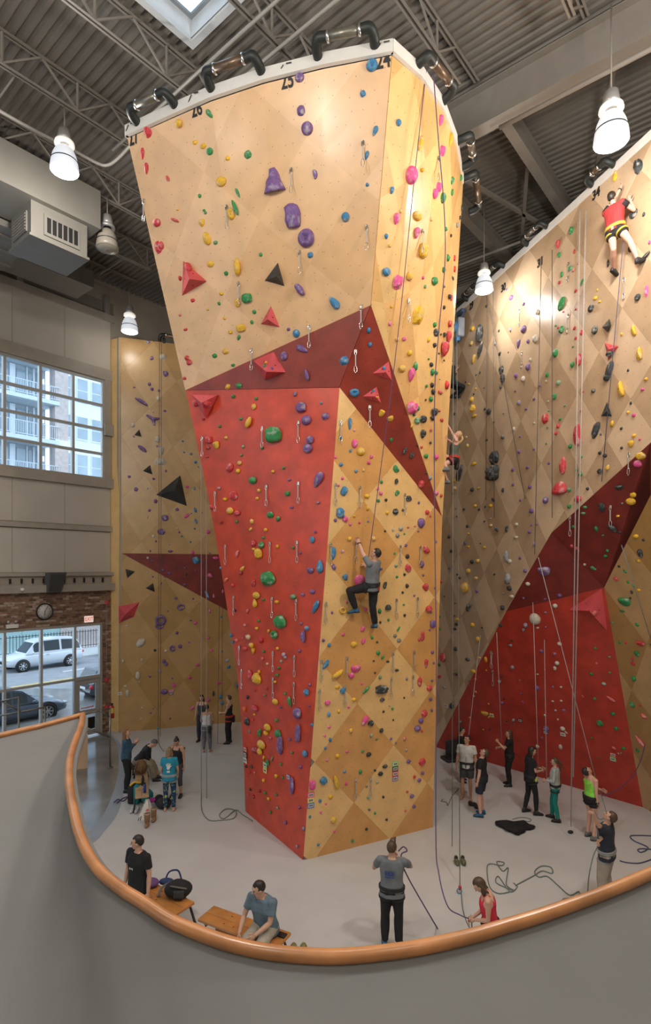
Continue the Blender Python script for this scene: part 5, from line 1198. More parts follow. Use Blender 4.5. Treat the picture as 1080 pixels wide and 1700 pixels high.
RG(720, 1060, 5.4, 'kb 697 17 22 40 60;t 685 62 38 28;yc 465 187 28 66;y 408 173 26 22;ys 352 293 42 40;y 470 285 16 20;ts 703 258 36 40;k 607 347 18 20;t 585 385 34 32;k 770 375 14 16;pb 963 115 28 50 40;p 925 445 44 48;w 927 320 24 14;p 778 495 20 22;p 795 570 20 22;p 613 577 40 44 -30;k 628 540 18 20;y 490 585 16 16;yd 455 667 66 42;y 492 703 20 40 -35;tt 712 732 40 54 -30;k 718 765 14 40 -40;k 650 737 20 22;k 500 815 18 18;y 442 815 18 16;y 320 707 18 14;k 323 375 16 18;t 90 437 32 26;k 160 605 36 60;k 195 320 40 28;kd 302 187 44 36;r 83 170 44 76;g 43 237 32 34;rb 48 343 30 56 -70;w 995 687 26 24;p 1007 810 56 54;p 970 890 20 22;wt 927 967 44 50 160;k 980 545 14 14;k 240 750 30 40;p 955 1167 22 26;y 372 362 16 16;y 375 478 18 22;w 357 515 18 18;t 405 62 14 16;p 1065 433 30 18;k 195 95 24 40')
RG(890, 1060, 5.684, 'w 215 50 58 40;w 195 233 48 48;wt 175 280 38 50;w 232 457 34 20;w 153 592 34 18;w 232 587 34 20;p 153 457 36 20;p 180 678 30 22;p 258 675 38 26;w 83 723 24 22;w 203 763 22 20;p 172 145 30 36;p 47 120 34 40;ws 248 850 56 46;wb 280 885 16 60 45;wt 228 1022 56 40 90;gb 563 100 26 76 65;g 687 175 34 24;g 517 335 40 30;g 693 323 28 24;gd 635 427 54 38;gd 548 568 38 28;vb 705 568 34 100 60;gd 723 708 60 34;ga 597 797 60 52;gd 752 847 54 40;vb 437 545 16 50 40;v 568 235 30 24;vb 730 1032 30 70 60;v 775 1085 20 36 45;gd 823 1035 54 36;g 798 1080 22 20;g 523 937 24 20;g 587 1123 18 20;gt 950 142 62 54;r 912 235 48 40;r 905 190 20 44;gt 920 378 48 56 180;gt 905 620 50 58 180;r 978 630 24 22;vd 1015 733 78 66 -30;vb 985 967 44 130 45;g 957 1057 42 40;r 843 37 22 30;g 787 38 36 28;w 8 338 16 12;p 35 1228 22 24;p 55 940 16 18;p 93 855 0.1 0.1;rd 980 40 84 54;k 1078 60 10 30;p 360 353 10 14')
# ------------------------------------------------------------------ place them on their walls
def base_scale(loc, ax):
    p0, p1 = proj(loc), proj(loc + ax * .1); return math.hypot(p1[0] - p0[0], p1[1] - p0[1]) / .1
PL = []
seen = []
for c, sh, x, y, w_, h_, rot, _ in HOLDS:
    if w_ < .5 or h_ < .5: continue
    if any(abs(x - a) + abs(y - b) < 3.0 and c == d for a, b, d in seen): continue
    hh = hit(x, y)
    if hh is None:
        for dx in (-2, -4, -6, -9, -12):
            hh = hit(x + dx, y)
            if hh: break
        if hh is None: continue
    seen.append((x, y, c))
    loc, n, fk = hh
    R = frame(n)
    sx = max(base_scale(loc, R.col[0]), 22); sy = max(base_scale(loc, R.col[1]), 22)
    a = math.radians(rot)
    ca, sa = abs(math.cos(a)), abs(math.sin(a))
    # w_,h_ are sizes along the hold's own axes
    kx = sx * ca + sy * sa; ky = sx * sa + sy * ca
    W_, H_ = w_ / kx, h_ / ky
    W_ = min(W_, 1.0); H_ = min(H_, 1.1)
    PL.append(dict(c=c, sh=sh, x=x, y=y, W=W_, H=H_, rot=a, loc=loc, n=n, R=R, f=fk, area=w_ * h_))
PL.sort(key=lambda q: -q['area'])
NBIG = 298
FACN = {'upper tan front face': 'the tan front face', 'curved tan right side': "tower's curved right side", 'maroon overhang': "tower's maroon overhang", 'lower tan right face': "tower's lower tan face",
        'red left face': "tower's red face", 'tall right wall': 'the tall right wall', 'red lower right wall': "right wall's red area", 'maroon band': "right wall's maroon band",
        'far right tan wall': 'the far right tan wall', 'upper left wall': 'upper left wall', 'maroon triangle of the left wall': "left wall's maroon triangle", 'lower left wall': 'lower left wall', 'volume': 'a wooden volume', 'left return': 'the left wall corner'}
bycf = {}
for q in PL: bycf.setdefault((q['f'], q['c']), []).append(q)
for k, L in bycf.items():
    L.sort(key=lambda q: q['y'])
    for i, q in enumerate(L): q['ord'] = i; q['cnt'] = len(L)
# a few pocketed holds on volumes share face and colour: ordinals keep them apart
STUFF = {}
M_BOLT = mat('bolt_steel', (.10, .10, .10), .4, metal=.7, var=0)
mbb = MB(); mbb.lathe([(.032, -.01), (.032, .02), (.018, .02), (.016, .0)], (0, 0, 0), 10); BOLT = mbb.mesh('hold_bolt', None, M_BOLT)
for i, q in enumerate(PL):
    sh = q['sh']
    if sh == 'e' and i % 5 == 2: sh = 'a'
    elif sh == 'e' and i % 5 == 4: sh = 't'
    var = i % 3 if sh in 'eatw' else 0
    me = hold_mesh(sh, var)
    R = q['R'] @ rotz(q['rot'])
    D = min(q['W'], q['H']) * (.95 if sh not in 'b' else 1.3)
    if sh == 'o': D = min(q['W'], q['H']) * .9
    M = Matrix.Translation(q['loc'] + q['n'] * .004) @ R.to_4x4() @ Matrix.Diagonal((q['W'] * (1.0 if sh != 'b' else 1.25), q['H'], D, 1))
    if i < NBIG:
        nm = 'climbing_hold'
        cn = HC_[q['c']][0]
        szw = 'big ' if q['area'] > 330 else ('small ' if q['area'] < 60 else '')
        fn = FACN[q['f']]
        if q['cnt'] == 1: lab = f"{szw}{SHAPEW[sh]} {cn} hold, the only {cn} one on {fn}"
        elif q['ord'] == q['cnt'] - 1: lab = f"{szw}{SHAPEW[sh]} {cn} hold, lowest {cn} one on {fn}"
        else: lab = f"{szw}{SHAPEW[sh]} {cn} hold, {ordinal(q['ord'])} {cn} one from the top on {fn}" if q['ord'] else f"{szw}{SHAPEW[sh]} {cn} hold, topmost {cn} one on {fn}"
        o = bpy.data.objects.new(nm, me); COL.objects.link(o); o.matrix_world = M; WM[o.name] = M
        o.material_slots[0].link = 'OBJECT'; o.material_slots[0].material = HM[q['c']]
        tag(o, lab, 'climbing hold', 'climbing holds on ' + fn)
        if q['area'] > 90 and sh in 'esdjwart':
            b = bpy.data.objects.new('bolt', BOLT); COL.objects.link(b); b.parent = o
            zt = max((v.co.z for v in me.vertices if abs(v.co.x) < .1 and abs(v.co.y + .02) < .1), default=.4)
            b.matrix_local = Matrix.Translation((0, -.02, zt - .012)) @ Matrix.Diagonal((1, q['W'] / q['H'], min(1, q['W'] / max(D, .01)), 1)) if True else Matrix()
            WM[b.name] = M
    else:
        key = (q['f'] if q['f'] != 'left return' else 'upper left wall', q['c'])
        mb = STUFF.setdefault(q['c'], MB())
        bm = bmesh.new(); bmesh.ops.create_icosphere(bm, subdivisions=1, radius=.5)
        for v in bm.verts:
            v.co += v.co * noise.noise(v.co * 2 + q['loc']) * .3
            v.co = M @ Vector((v.co.x, v.co.y, v.co.z * .9))
        mb.bm(bm)
me_all = MB(); mats_ = []
ms = []; fmat = []
for c, mb in STUFF.items():
    o_ = len(me_all.v); me_all.v += mb.v; me_all.f += [tuple(i + o_ for i in f) for f in mb.f]; me_all.sm += mb.sm; fmat += [len(ms)] * len(mb.f); ms.append(HM[c])
so = me_all.build('small_footholds', None); so.data.materials.clear()
for m_ in ms: so.data.materials.append(m_)
so.data.polygons.foreach_set('material_index', fmat)
tag(so, 'scatter of small coloured footholds and screw-on chips over all the climbing walls', 'footholds', None, 'stuff')
# stencilled anchor numbers along the tower top
for px, py, b_ in ((221.5, 230, '27'), (326, 182, '26'), (476.5, 135, '25'), (636, 101, '24')):
    loc, n, k = hit_near(px, py); R = frame(n)
    text_part('stencilled_number', b_, R, loc, .31, M_STEN, tw, off=.006, sx=.8, bold=.007)
    for s_ in (-1, 1):
        c_ = loc + R @ Vector((s_ * .075, .185, .03)); mb = MB(); mb.bar(c_ + R @ Vector((-.05, .05 * s_, 0)), c_ + R @ Vector((.05, .045, 0)), .016, .006, up=n); mb.build('stencil_mark', M_STEN, tw)
# ------------------------------------------------------------------ route cards (small coloured labels under the start holds)
M_CARDW = mat('white_card', (.72, .70, .66), .6, var=0)
CARDS = {'m': (.85, .10, .32), 'y': (.85, .62, .05), 'b': (.04, .22, .55), 'g': (.22, .70, .22), 'k': (.03, .03, .03), 'r': (.75, .06, .06), 'p': (.32, .18, .40), 'w': (.72, .70, .66), 'o': (.85, .20, .05)}
def cards(x, y, cols, w_, h_, lab):
    t = None
    for i, c in enumerate(cols):
        loc, n, k = hit_near(x, y + i * h_); R = frame(n); sx = base_scale(loc, R.col[0]); sy = base_scale(loc, R.col[1])
        W_, H_ = w_ / sx, h_ / sy * .98
        if t is None: t = thing('route_card', lab, 'route card', tuple(loc), 'route cards')
        mb = MB(); mb.box(loc + n * .006, (W_, H_, .006), R); cd = mb.build('card', mat('card_' + c, CARDS[c], .6, var=0), t)
        mb = MB(); mb.box(loc + n * .0105, (W_ * .74, H_ * .62, .003), R); mb.build('white_field', M_CARDW, cd)
        mb = MB()
        for q in range(3): mb.box(loc + n * .0125 + R @ Vector(((q - 1) * W_ * .2, 0, 0)), (W_ * .13, H_ * .36, .002), R)
        mb.build('grade_mark', M_STEN, cd)
cards(515.5, 1319.5, 'myb', 11, 8.8, 'stack of pink, yellow and blue route cards at the tower front edge')
cards(655.5, 1268, 'gkrp', 9.5, 8.2, 'stack of green, black, red and purple route cards on the lower tan face')
cards(407, 1244, 'rkw', 6, 9, 'red, black and white route cards at the left edge of the red face')
cards(440, 1270, 'gy', 7, 9, 'green and yellow route cards low on the red face')
cards(478.5, 1290, 'p', 6.5, 8, 'single purple route card beside the ridged purple hold on red')
cards(284, 1147, 'mk', 7, 4.6, 'pink and black route cards low on the left wall')
cards(199, 1151.5, 'w', 6.5, 5, 'white route card at the left wall edge by cream holds')
cards(816, 1187.5, 'y', 7, 6.5, 'yellow route card on the red right wall')
cards(863, 1196, 'k', 7, 6, 'black edged route card on the red right wall')
cards(740, 1171.5, 'w', 6, 5, 'white route card at the left edge of the red right wall')
cards(905.5, 1216, 'w', 7, 4, 'white route card under a purple hold on the right wall')
cards(934, 1219, 'w', 9, 6, 'white route card under a cream hold on the right wall')
cards(1017, 1253, 'rg', 10, 7, 'red and green route cards near the right end of the red wall')
# ------------------------------------------------------------------ quickdraws
QD = MB(); 
def oval(z0, z1, w_, r, n=12): return [Vector((w_ * math.sin(2 * math.pi * k / n), (z0 + z1) / 2 + (z1 - z0) / 2 * math.cos(2 * math.pi * k / n), .012)) for k in range(n)]
m1 = MB(); m1.box((0, -.02, .004), (.05, .06, .008)); m1.tube(oval(.02, -.11, .024, 0), .006, 6, closed=True); QM1 = m1.mesh('upper_carabiner', None, M_CHROME)
m2 = MB(); m2.box((0, -.21, .016), (.022, .24, .007)); QM2 = m2.mesh('sling', None, mat('grey_webbing_sling', (.42, .40, .37), .7, var=.1))
m3 = MB(); m3.tube(oval(-.31, -.46, .030, 0), .006, 6, closed=True); QM3 = m3.mesh('lower_carabiner', None, M_CHROME)
QDS = [(238.5, 332), (376, 342), (483, 280), (602, 235), (608, 375), (497, 417), (252.6, 421), (396, 469), (277, 533), (417, 580), (512.7, 541), (599, 508), (589.7, 581.5), (613.5, 674), (495, 700), (435, 709), (335.7, 726), (357, 817), (442, 806), (495, 801),
       (374, 905.7), (448, 901), (493, 899), (387.6, 990), (451.5, 992), (491.5, 995.6), (397, 1073), (453, 1082), (488.7, 1089), (400.8, 1112.5), (453, 1126), (488, 1134),
       (565, 699), (556.7, 803.6), (597, 807.7), (671.8, 820), (548.5, 903), (590, 899), (664, 906), (697, 907), (540.4, 1000.6), (657.5, 994.5), (692.7, 992.4), (533, 1096), (575, 1091), (652, 1083), (687, 1081), (572, 1139), (530, 1145), (649, 1126), (685, 1122), (590, 1293), (615, 1292),
       (727, 261), (701, 382), (678, 497), (943, 437), (943, 523), (862, 515), (866, 585), (1036, 462), (1044, 752), (1013, 840), (946, 858), (818, 1113), (815, 1082), (305, 655) if False else (816, 1084)]
byf = {}
for x, y in QDS:
    h_ = hit(x, y)
    if h_ and h_[2] != 'volume': byf.setdefault(h_[2], []).append((y, x, h_))
for fk, L in byf.items():
    L.sort(key=lambda q: (q[0], q[1]))
    for i, (y, x, (loc, n, _)) in enumerate(L):
        t = thing('quickdraw', f"steel quickdraw, {ordinal(i) if i else 'topmost'} quickdraw from the top on {FACN[fk]}" if len(L) > 1 else f"the only steel quickdraw on {FACN[fk]}", 'quickdraw', tuple(loc), 'quickdraws')
        # hangs plumb: keep the sling vertical, bolted at the top
        Rv = frame(Vector((n.x, n.y, 0)))
        Rw = frame(n)
        hang = Rv if n.z < 0 else Rw
        for nm, me in (('upper_carabiner', QM1), ('sling', QM2), ('lower_carabiner', QM3)):
            o = bpy.data.objects.new(nm, me); COL.objects.link(o); o.parent = t
            o.matrix_local = hang.to_4x4(); WM[o.name] = WM[t.name]
# ================================================================== PEOPLE
SK = {'light': mat('light_skin', (.62, .36, .25), .55, var=.05), 'tan': mat('tan_skin', (.50, .27, .17), .55, var=.05), 'pink': mat('rosy_skin', (.66, .37, .28), .55, var=.05)}
HAIR = {'dark': mat('dark_brown_hair', (.022, .014, .010), .5, var=.3, scale=30), 'brown': mat('brown_hair', (.075, .042, .022), .5, var=.3, scale=30), 'red': mat('auburn_hair', (.22, .09, .035), .5, var=.25, scale=30),
        'blonde': mat('blonde_hair', (.50, .33, .15), .5, var=.25, scale=30), 'sandy': mat('sandy_hair', (.22, .14, .07), .5, var=.25, scale=30), 'grey': mat('greying_hair', (.10, .095, .09), .5, var=.3, scale=30)}
CL = {}
def cloth(name, col, var=.12, scale=9): return mat(name, col, .85, var=var, scale=scale, bump=.15, bscale=60)
C_BLACK = cloth('black_cotton', (.012, .012, .014)); C_NAVY = cloth('navy_cotton', (.020, .026, .042)); C_GREYT = cloth('heather_grey_cotton', (.17, .185, .20)); C_BLUEGR = cloth('faded_blue_grey_cotton', (.13, .19, .235), .2)
C_WHITE = cloth('off_white_cotton', (.62, .60, .57)); C_TEAL = cloth('teal_cotton', (.015, .25, .36)); C_DENIM = cloth('denim', (.03, .075, .115), .2, 20); C_KHAKI = cloth('khaki_cotton', (.36, .31, .25)); C_BEIGE = cloth('beige_trousers', (.40, .36, .29))
C_DGREY = cloth('dark_grey_cotton', (.055, .055, .06)); C_LIME = cloth('lime_fabric', (.27, .72, .08)); C_RED = cloth('red_fabric', (.60, .022, .05)); C_REDM = cloth('dark_red_fabric', (.38, .028, .03)); C_TEALG = cloth('emerald_leggings', (.008, .21, .17)); C_SWEAT = cloth('pale_grey_knit', (.40, .42, .40), .15, 30)
C_LGREY = cloth('grey_leggings', (.13, .13, .14), .3, 14); C_OLIVE = cloth('olive_grey_fabric', (.09, .10, .075)); C_KHAKI2 = cloth('dark_khaki_trousers', (.24, .19, .125))
M_SHOE = mat('dark_climbing_shoe', (.02, .02, .022), .5, var=.1); M_SHOEB = mat('blue_climbing_shoe', (.03, .12, .22), .5, var=.3, scale=20); M_SHOEG = mat('grey_trainer', (.16, .16, .16), .6, var=.2)
M_EYE = mat('eye_dark', (.03, .02, .018), .3, var=0); M_LIP = mat('lip', (.42, .15, .13), .5, var=0)
def pattern_mat():
    m = bpy.data.materials.new('patterned_leggings'); m.use_nodes = True; nt = m.node_tree; b = nt.nodes['Principled BSDF']; b.inputs['Roughness'].default_value = .8
    tc = nn(nt, 'ShaderNodeTexCoord'); no = nn(nt, 'ShaderNodeTexNoise'); no.inputs['Scale'].default_value = 11; no.inputs['Detail'].default_value = 1.5; no.inputs['Distortion'].default_value = 1.6
    nt.links.new(tc.outputs['Object'], no.inputs['Vector'])
    cr = nn(nt, 'ShaderNodeValToRGB'); cr.color_ramp.interpolation = 'CONSTANT'
    e = cr.color_ramp.elements; e[0].position = 0; e[0].color = (.012, .022, .12, 1); e[1].position = .46; e[1].color = (.01, .07, .10, 1)
    for p_, c in ((.53, (.02, .03, .16, 1)), (.59, (.35, .50, .06, 1)), (.69, (.55, .60, .35, 1))): q = e.new(p_); q.color = c
    nt.links.new(no.outputs['Fac'], cr.inputs[0]); nt.links.new(cr.outputs[0], b.inputs['Base Color']); return m
C_PATT = pattern_mat()
_tmp = bpy.data.objects.new('tmp_shape', bpy.data.meshes.new('tmp_shape')); COL.objects.link(_tmp)
_rm = _tmp.modifiers.new('r', 'REMESH'); _rm.mode = 'VOXEL'; _rm.use_smooth_shade = True
_sm = _tmp.modifiers.new('s', 'SMOOTH'); _sm.factor = .5
def remesh(mb, voxel, iters=2, fold=0.0):
    me = mb.mesh('t'); old = _tmp.data; _tmp.data = me; bpy.data.meshes.remove(old)
    _rm.voxel_size = voxel; _sm.iterations = iters
    dg = bpy.context.evaluated_depsgraph_get(); ev = _tmp.evaluated_get(dg); m2 = ev.to_mesh()
    out = MB(); out.v = [v.co.copy() for v in m2.vertices]; out.f = [tuple(p.vertices) for p in m2.polygons]; out.sm = [True] * len(out.f)
    if fold:
        for i, v in enumerate(m2.vertices):
            q = v.co; out.v[i] = q + v.normal * fold * (noise.noise(Vector((q.x * 9, q.y * 9, q.z * 5))) + .6 * noise.noise(Vector((q.x * 20, q.y * 20, q.z * 9))))
    ev.to_mesh_clear(); return out
def ik(a, t, l1, l2, pole):
    d = t - a; L = d.length; mx = (l1 + l2) * .995
    if L > mx: t = a + d * (mx / L); d = t - a; L = mx
    L = max(L, abs(l1 - l2) + .02)
    x = d.normalized(); y = pole - x * pole.dot(x)
    if y.length < 1e-3: y = Vector((0, 0, 1)) - x * x.z
    y.normalize(); c = (l1 * l1 + L * L - l2 * l2) / (2 * l1 * L); c = max(-1, min(1, c)); s = math.sqrt(1 - c * c)
    return a + (x * c + y * s) * l1, t
def hand_geo(mb, wrist, d, thumb, pn, k, curl):
    d = d.normalized(); th = (thumb - d * thumb.dot(d)).normalized()
    R = Matrix((th, pn, d)).transposed()
    mb.ell(wrist + d * .045 * k, (.040 * k, .016 * k, .052 * k), R, sub=2)
    for i, (o, L) in enumerate(((.030, .072), (.0105, .082), (-.0095, .076), (-.029, .060))):
        p = wrist + d * .082 * k + th * o * k; q = d + th * o * 1.2; a = 0
        pts = [wrist + d * .05 * k + th * o * .9 * k, p]
        for s in range(3):
            a += curl * (.45 if s == 0 else .6)
            q = (d * math.cos(a) + pn * math.sin(a) + th * o * 2.0).normalized(); p = p + q * L * k * (.45, .32, .25)[s]; pts.append(p)
        mb.tube(pts, [.0095 * k, .0095 * k, .009 * k, .008 * k, .0062 * k], 6)
    b = wrist + d * .022 * k + th * .026 * k
    q = (d * .62 + th * .72 + pn * .28).normalized(); p1 = b + q * .035 * k; q2 = (d * .85 + th * .25 + pn * (.3 + curl * .3)).normalized(); p2 = p1 + q2 * .028 * k; p3 = p2 + (q2 + pn * .3 * curl).normalized() * .022 * k
    mb.tube([b, p1, p2, p3], [.014 * k, .0115 * k, .010 * k, .007 * k], 6)
PEOPLE = {}
def person(label, P=None, face=0, H=1.75, pelvis=None, sd=None, lean=0, hands=None, feet=None, kneep=None, elbp=None, hy=0, hp=0, skin='light', hair=('dark', 'short'), top=('tee', None), bot=('pants', None),
           shoe=M_SHOE, harness=None, fem=False, curl=.5, vox=.012, stance=.115, stag=0.0, watch=None, key=None, slim=1.10):
    k = H / 1.75; th_ = math.radians(face)
    f = Vector((-math.sin(th_), math.cos(th_), 0)); r = Vector((math.cos(th_), math.sin(th_), 0)); Z = Vector((0, 0, 1))
    if pelvis is None: pelvis = Vector(P) + Z * .955 * k
    if sd is None: sd = (Z * math.cos(math.radians(lean)) + f * math.sin(math.radians(lean)))
    sd = Vector(sd).normalized()
    x = (r - sd * r.dot(sd)).normalized(); y = sd.cross(x).normalized()
    root_loc = Vector(P) if P is not None else pelvis - Z * .9
    t = thing('person', label, 'person', tuple(root_loc), 'people in the climbing gym')
    sw = (.155 if fem else .178) * k * (1 + (slim - 1) * .8)
    sh = {s: pelvis + sd * .475 * k + x * sg * sw for s, sg in (('L', -1), ('R', 1))}
    hip = {s: pelvis - sd * .0 + x * sg * .088 * k for s, sg in (('L', -1), ('R', 1))}
    nb = pelvis + sd * .515 * k + y * .005
    # head frame
    hq = Matrix.Rotation(math.radians(hy), 3, sd if abs(sd.z) > .5 else Z); fy = (hq @ y)
    base_up = (sd * .6 + Z * .4).normalized() if sd.z > .3 else sd
    fy = (fy - base_up * fy.dot(base_up)).normalized(); hx = fy.cross(base_up).normalized()
    pr = Matrix.Rotation(math.radians(hp), 3, hx); fy = pr @ fy; hz = pr @ base_up
    RH = Matrix((hx, fy, hz)).transposed()
    neck_top = nb + (sd * .5 + hz * .5) * .075 * k
    hc = neck_top + hz * .085 * k + fy * .018 * k
    def hp_(a, b, c): return hc + RH @ (Vector((a, b, c)) * k)
    hd = dict(L=None, R=None); hd.update(hands or {})
    def W(v):
        if v is None: return None
        if isinstance(v, tuple): return pelvis + (x * v[0] + y * v[1] + sd * v[2]) * k
        return Vector(v)
    el, wr = {}, {}
    for s, sg in (('L', -1), ('R', 1)):
        tg = W(hd[s]) or (sh[s] + x * sg * .07 * k - Z * .53 * k + y * .05 * k)
        pole = (elbp or {}).get(s) or (-y * .8 + x * sg * .5 - Z * .4)
        el[s], wr[s] = ik(sh[s], tg, .285 * k, .255 * k, Vector(pole))
    ft = dict(L=None, R=None); ft.update(feet or {}); kn, an, fd = {}, {}, {}
    for s, sg in (('L', -1), ('R', 1)):
        v = ft[s]
        if v is None: v = root_loc + r * sg * stance * k + f * (stag * sg) + Z * .085 * k; dirn = (f + r * sg * .18).normalized()
        else:
            dirn = f
            if isinstance(v, list): dirn = Vector(v[1]).normalized(); v = v[0]
            v = W(v)
        kn[s], an[s] = ik(hip[s], v, .435 * k, .435 * k, Vector((kneep or {}).get(s) or (f + r * sg * .15))); fd[s] = dirn
    wf = .93 if fem else 1.0
    wf *= slim
    def ring(tt, wx, wy, dy=0.0, inf=0.0): return (pelvis + sd * tt * k + y * dy * k, x, y, wx * k * wf + inf, wy * k + inf)
    TR = [(-.11, .10, .085, 0), (-.06, .155, .108, -.008), (.0, .165 if not fem else .175, .115, -.012), (.07, .152, .102, -.005), (.16, .130 if not fem else .118, .092, .004), (.27, .148, .104, .010), (.36, .165, .112, .008), (.43, .172, .100, 0), (.485, .145, .080, -.008), (.525, .075, .062, -.004)]
    b = MB(); b.loft([ring(a, c, d_, e) for a, c, d_, e in TR], 20)
    b.cone(nb - sd * .03 * k, neck_top + hz * .03 * k, .058 * k * (.88 if fem else 1), .051 * k * (.88 if fem else 1))
    b.ell(hc + RH @ Vector((0, -.008, .022)) * k, (.0745 * k, .094 * k, .098 * k), RH, 3)
    b.ell(hp_(0, .022, -.038), (.056 * k, .062 * k, .074 * k), RH, 2); b.ell(hp_(0, .052, -.088), (.024 * k, .022 * k, .020 * k), RH, 2)
    b.cone(hp_(0, .084, .010), hp_(0, .108, -.026), .009 * k, .014 * k, 8)
    b.ell(hp_(0, .080, .032), (.05 * k, .014 * k, .012 * k), RH, 2)
    for sg in (-1, 1): b.ell(hp_(sg * .078, -.008, -.005), (.010 * k, .020 * k, .032 * k), RH, 2); b.ell(hp_(sg * .034, .066, -.012), (.022 * k, .018 * k, .018 * k), RH, 2)
    for s, sg in (('L', -1), ('R', 1)):
        b.cone(pelvis + sd * .47 * k + x * sg * .06 * k, sh[s], .062 * k, .056 * k * (.88 if fem else 1)); a_ = (.86 if fem else 1.0)
        m_ = sh[s].lerp(el[s], .45); b.cone(sh[s], m_, .052 * k * a_, .049 * k * a_); b.cone(m_, el[s], .049 * k * a_, .038 * k * a_)
        m_ = el[s].lerp(wr[s], .3); b.cone(el[s], m_, .038 * k * a_, .041 * k * a_); b.cone(m_, wr[s], .041 * k * a_, .026 * k * a_)
        m_ = hip[s].lerp(kn[s], .35); b.cone(hip[s], m_, .088 * k, .080 * k); b.cone(m_, kn[s], .080 * k, .054 * k)
        m_ = kn[s].lerp(an[s], .32); b.cone(kn[s], m_, .053 * k, .057 * k); b.cone(m_, an[s], .057 * k, .036 * k)
        if shoe is None:
            d_ = fd[s]; up_ = Z if abs(d_.z) < .8 else y; up_ = (up_ - d_ * up_.dot(d_)).normalized(); a = an[s]
            b.ell(a - d_ * .035 * k - up_ * .045 * k, (.034 * k, .034 * k, .034 * k), None, 2); b.cone(a - up_ * .04 * k, a + d_ * .12 * k - up_ * .062 * k, .036 * k, .022 * k)
            q = d_.cross(up_)
            b.ell(a + d_ * .115 * k - up_ * .062 * k, (.042 * k, .042 * k, .018 * k), None, 2)
    body = remesh(b, vox, 2)
    for s, sg in (('L', -1), ('R', 1)):
        d_ = (wr[s] - el[s]).normalized(); thb = y * .8 + Z * .5 if abs(d_.z) > .6 else Z + y * .2 - x * sg * .3
        tq_ = (thb - d_ * thb.dot(d_)).normalized(); pn = d_.cross(tq_) * (-1 if s == 'R' else 1)
        hand_geo(body, wr[s], d_, tq_, pn, k, curl if not isinstance(curl, dict) else curl[s])
        if shoe is None:
            d2 = fd[s]; up_ = Z if abs(d2.z) < .8 else y; up_ = (up_ - d2 * up_.dot(d2)).normalized(); q = d2.cross(up_)
            for i in range(5):
                o = (i - 2) * .016 * k; body.ell(an[s] + d2 * (.158 - .006 * (i if s == 'L' else 4 - i)) * k + q * o - up_ * .066 * k, (.012 * k, .012 * k, .010 * k), None, 1)
    body.build('body', SK[skin], t)
    # ---- hair
    hm, style = HAIR[hair[0]], hair[1]
    bm = bmesh.new(); bmesh.ops.create_icosphere(bm, subdivisions=3, radius=1)
    for v in bm.verts:
        q = v.co.copy(); sc = Vector((.083, .101, .106)); n3 = noise.noise(q * 6 + Vector((len(label), 0, 0))) * .045
        facezone = q.y > .32 and q.z < .40 + (.10 if abs(q.x) > .6 else 0)
        low = q.z < (-.42 if style != 'long' else -.7) - (.25 if q.y < -.3 else 0)
        side = q.y > .02 and q.z < -.10
        s_ = .80 if (facezone or low or side) else 1.0 + n3
        v.co = Vector((q.x * sc.x * s_, q.y * sc.y * s_ - .012, q.z * sc.z * s_ + .024)) * k
    hb = MB(); hb.bm(bm, hc, RH)
    if style in ('long', 'bob'):
        L = .34 if style == 'long' else .16
        for a in (-.055, -.03, 0, .03, .055):
            p0 = hp_(a, -.075 + abs(a) * .7, -.01); p1 = p0 - Z * L * .5 * k - y * .015 * k; p2 = p0 - Z * L * k - y * .03 * k + x * a * .3
            hb.tube(catmull([p0, p1, p2], 4), [.036 * k] * 6 + [.030 * k, .022 * k, .010 * k], 8)
        for sg in (-1, 1): hb.tube(catmull([hp_(sg * .072, -.02, .03), hp_(sg * .082, -.03, -.06), hp_(sg * .074, -.045, -.06 - L * .55)], 4), [.020 * k] * 7 + [.014 * k, .008 * k], 8)
        hb = remesh(hb, .010, 2)
    elif style == 'pony':
        hb.ell(hp_(0, -.12, .03), (.03 * k, .03 * k, .03 * k)); hb.tube(catmull([hp_(0, -.12, .03), hp_(0, -.17, -.04), hp_(.01, -.15, -.16), hp_(.01, -.13, -.26)], 4), [.02 * k] + [.032 * k] * 9 + [.024 * k, .016 * k, .006 * k], 8)
    elif style == 'bun': hb.ell(hp_(0, -.07, .11), (.04 * k, .04 * k, .038 * k))
    elif style == 'quiff': hb.ell(hp_(0.01, .03, .115), (.05 * k, .065 * k, .035 * k)); hb.cone(hp_(.0, .0, .12), hp_(.035, .06, .145), .035 * k, .02 * k)
    hb.build('hair', hm, t)
    # ---- face details
    for sg in (-1, 1):
        q = MB(); q.ell(hp_(sg * .032, .0815, .008), (.0115 * k, .006 * k, .0065 * k), RH, 2); q.build('eye', M_EYE, t)
        q = MB(); q.bar(hp_(sg * .016, .091, .028), hp_(sg * .050, .078, .029), .010 * k, .006 * k); q.build('eyebrow', hm, t)
    q = MB(); q.ell(hp_(0, .080, -.054), (.022 * k, .007 * k, .0065 * k), RH, 2); q.build('mouth', M_LIP, t)
    # ---- clothes
    kind, cm = top
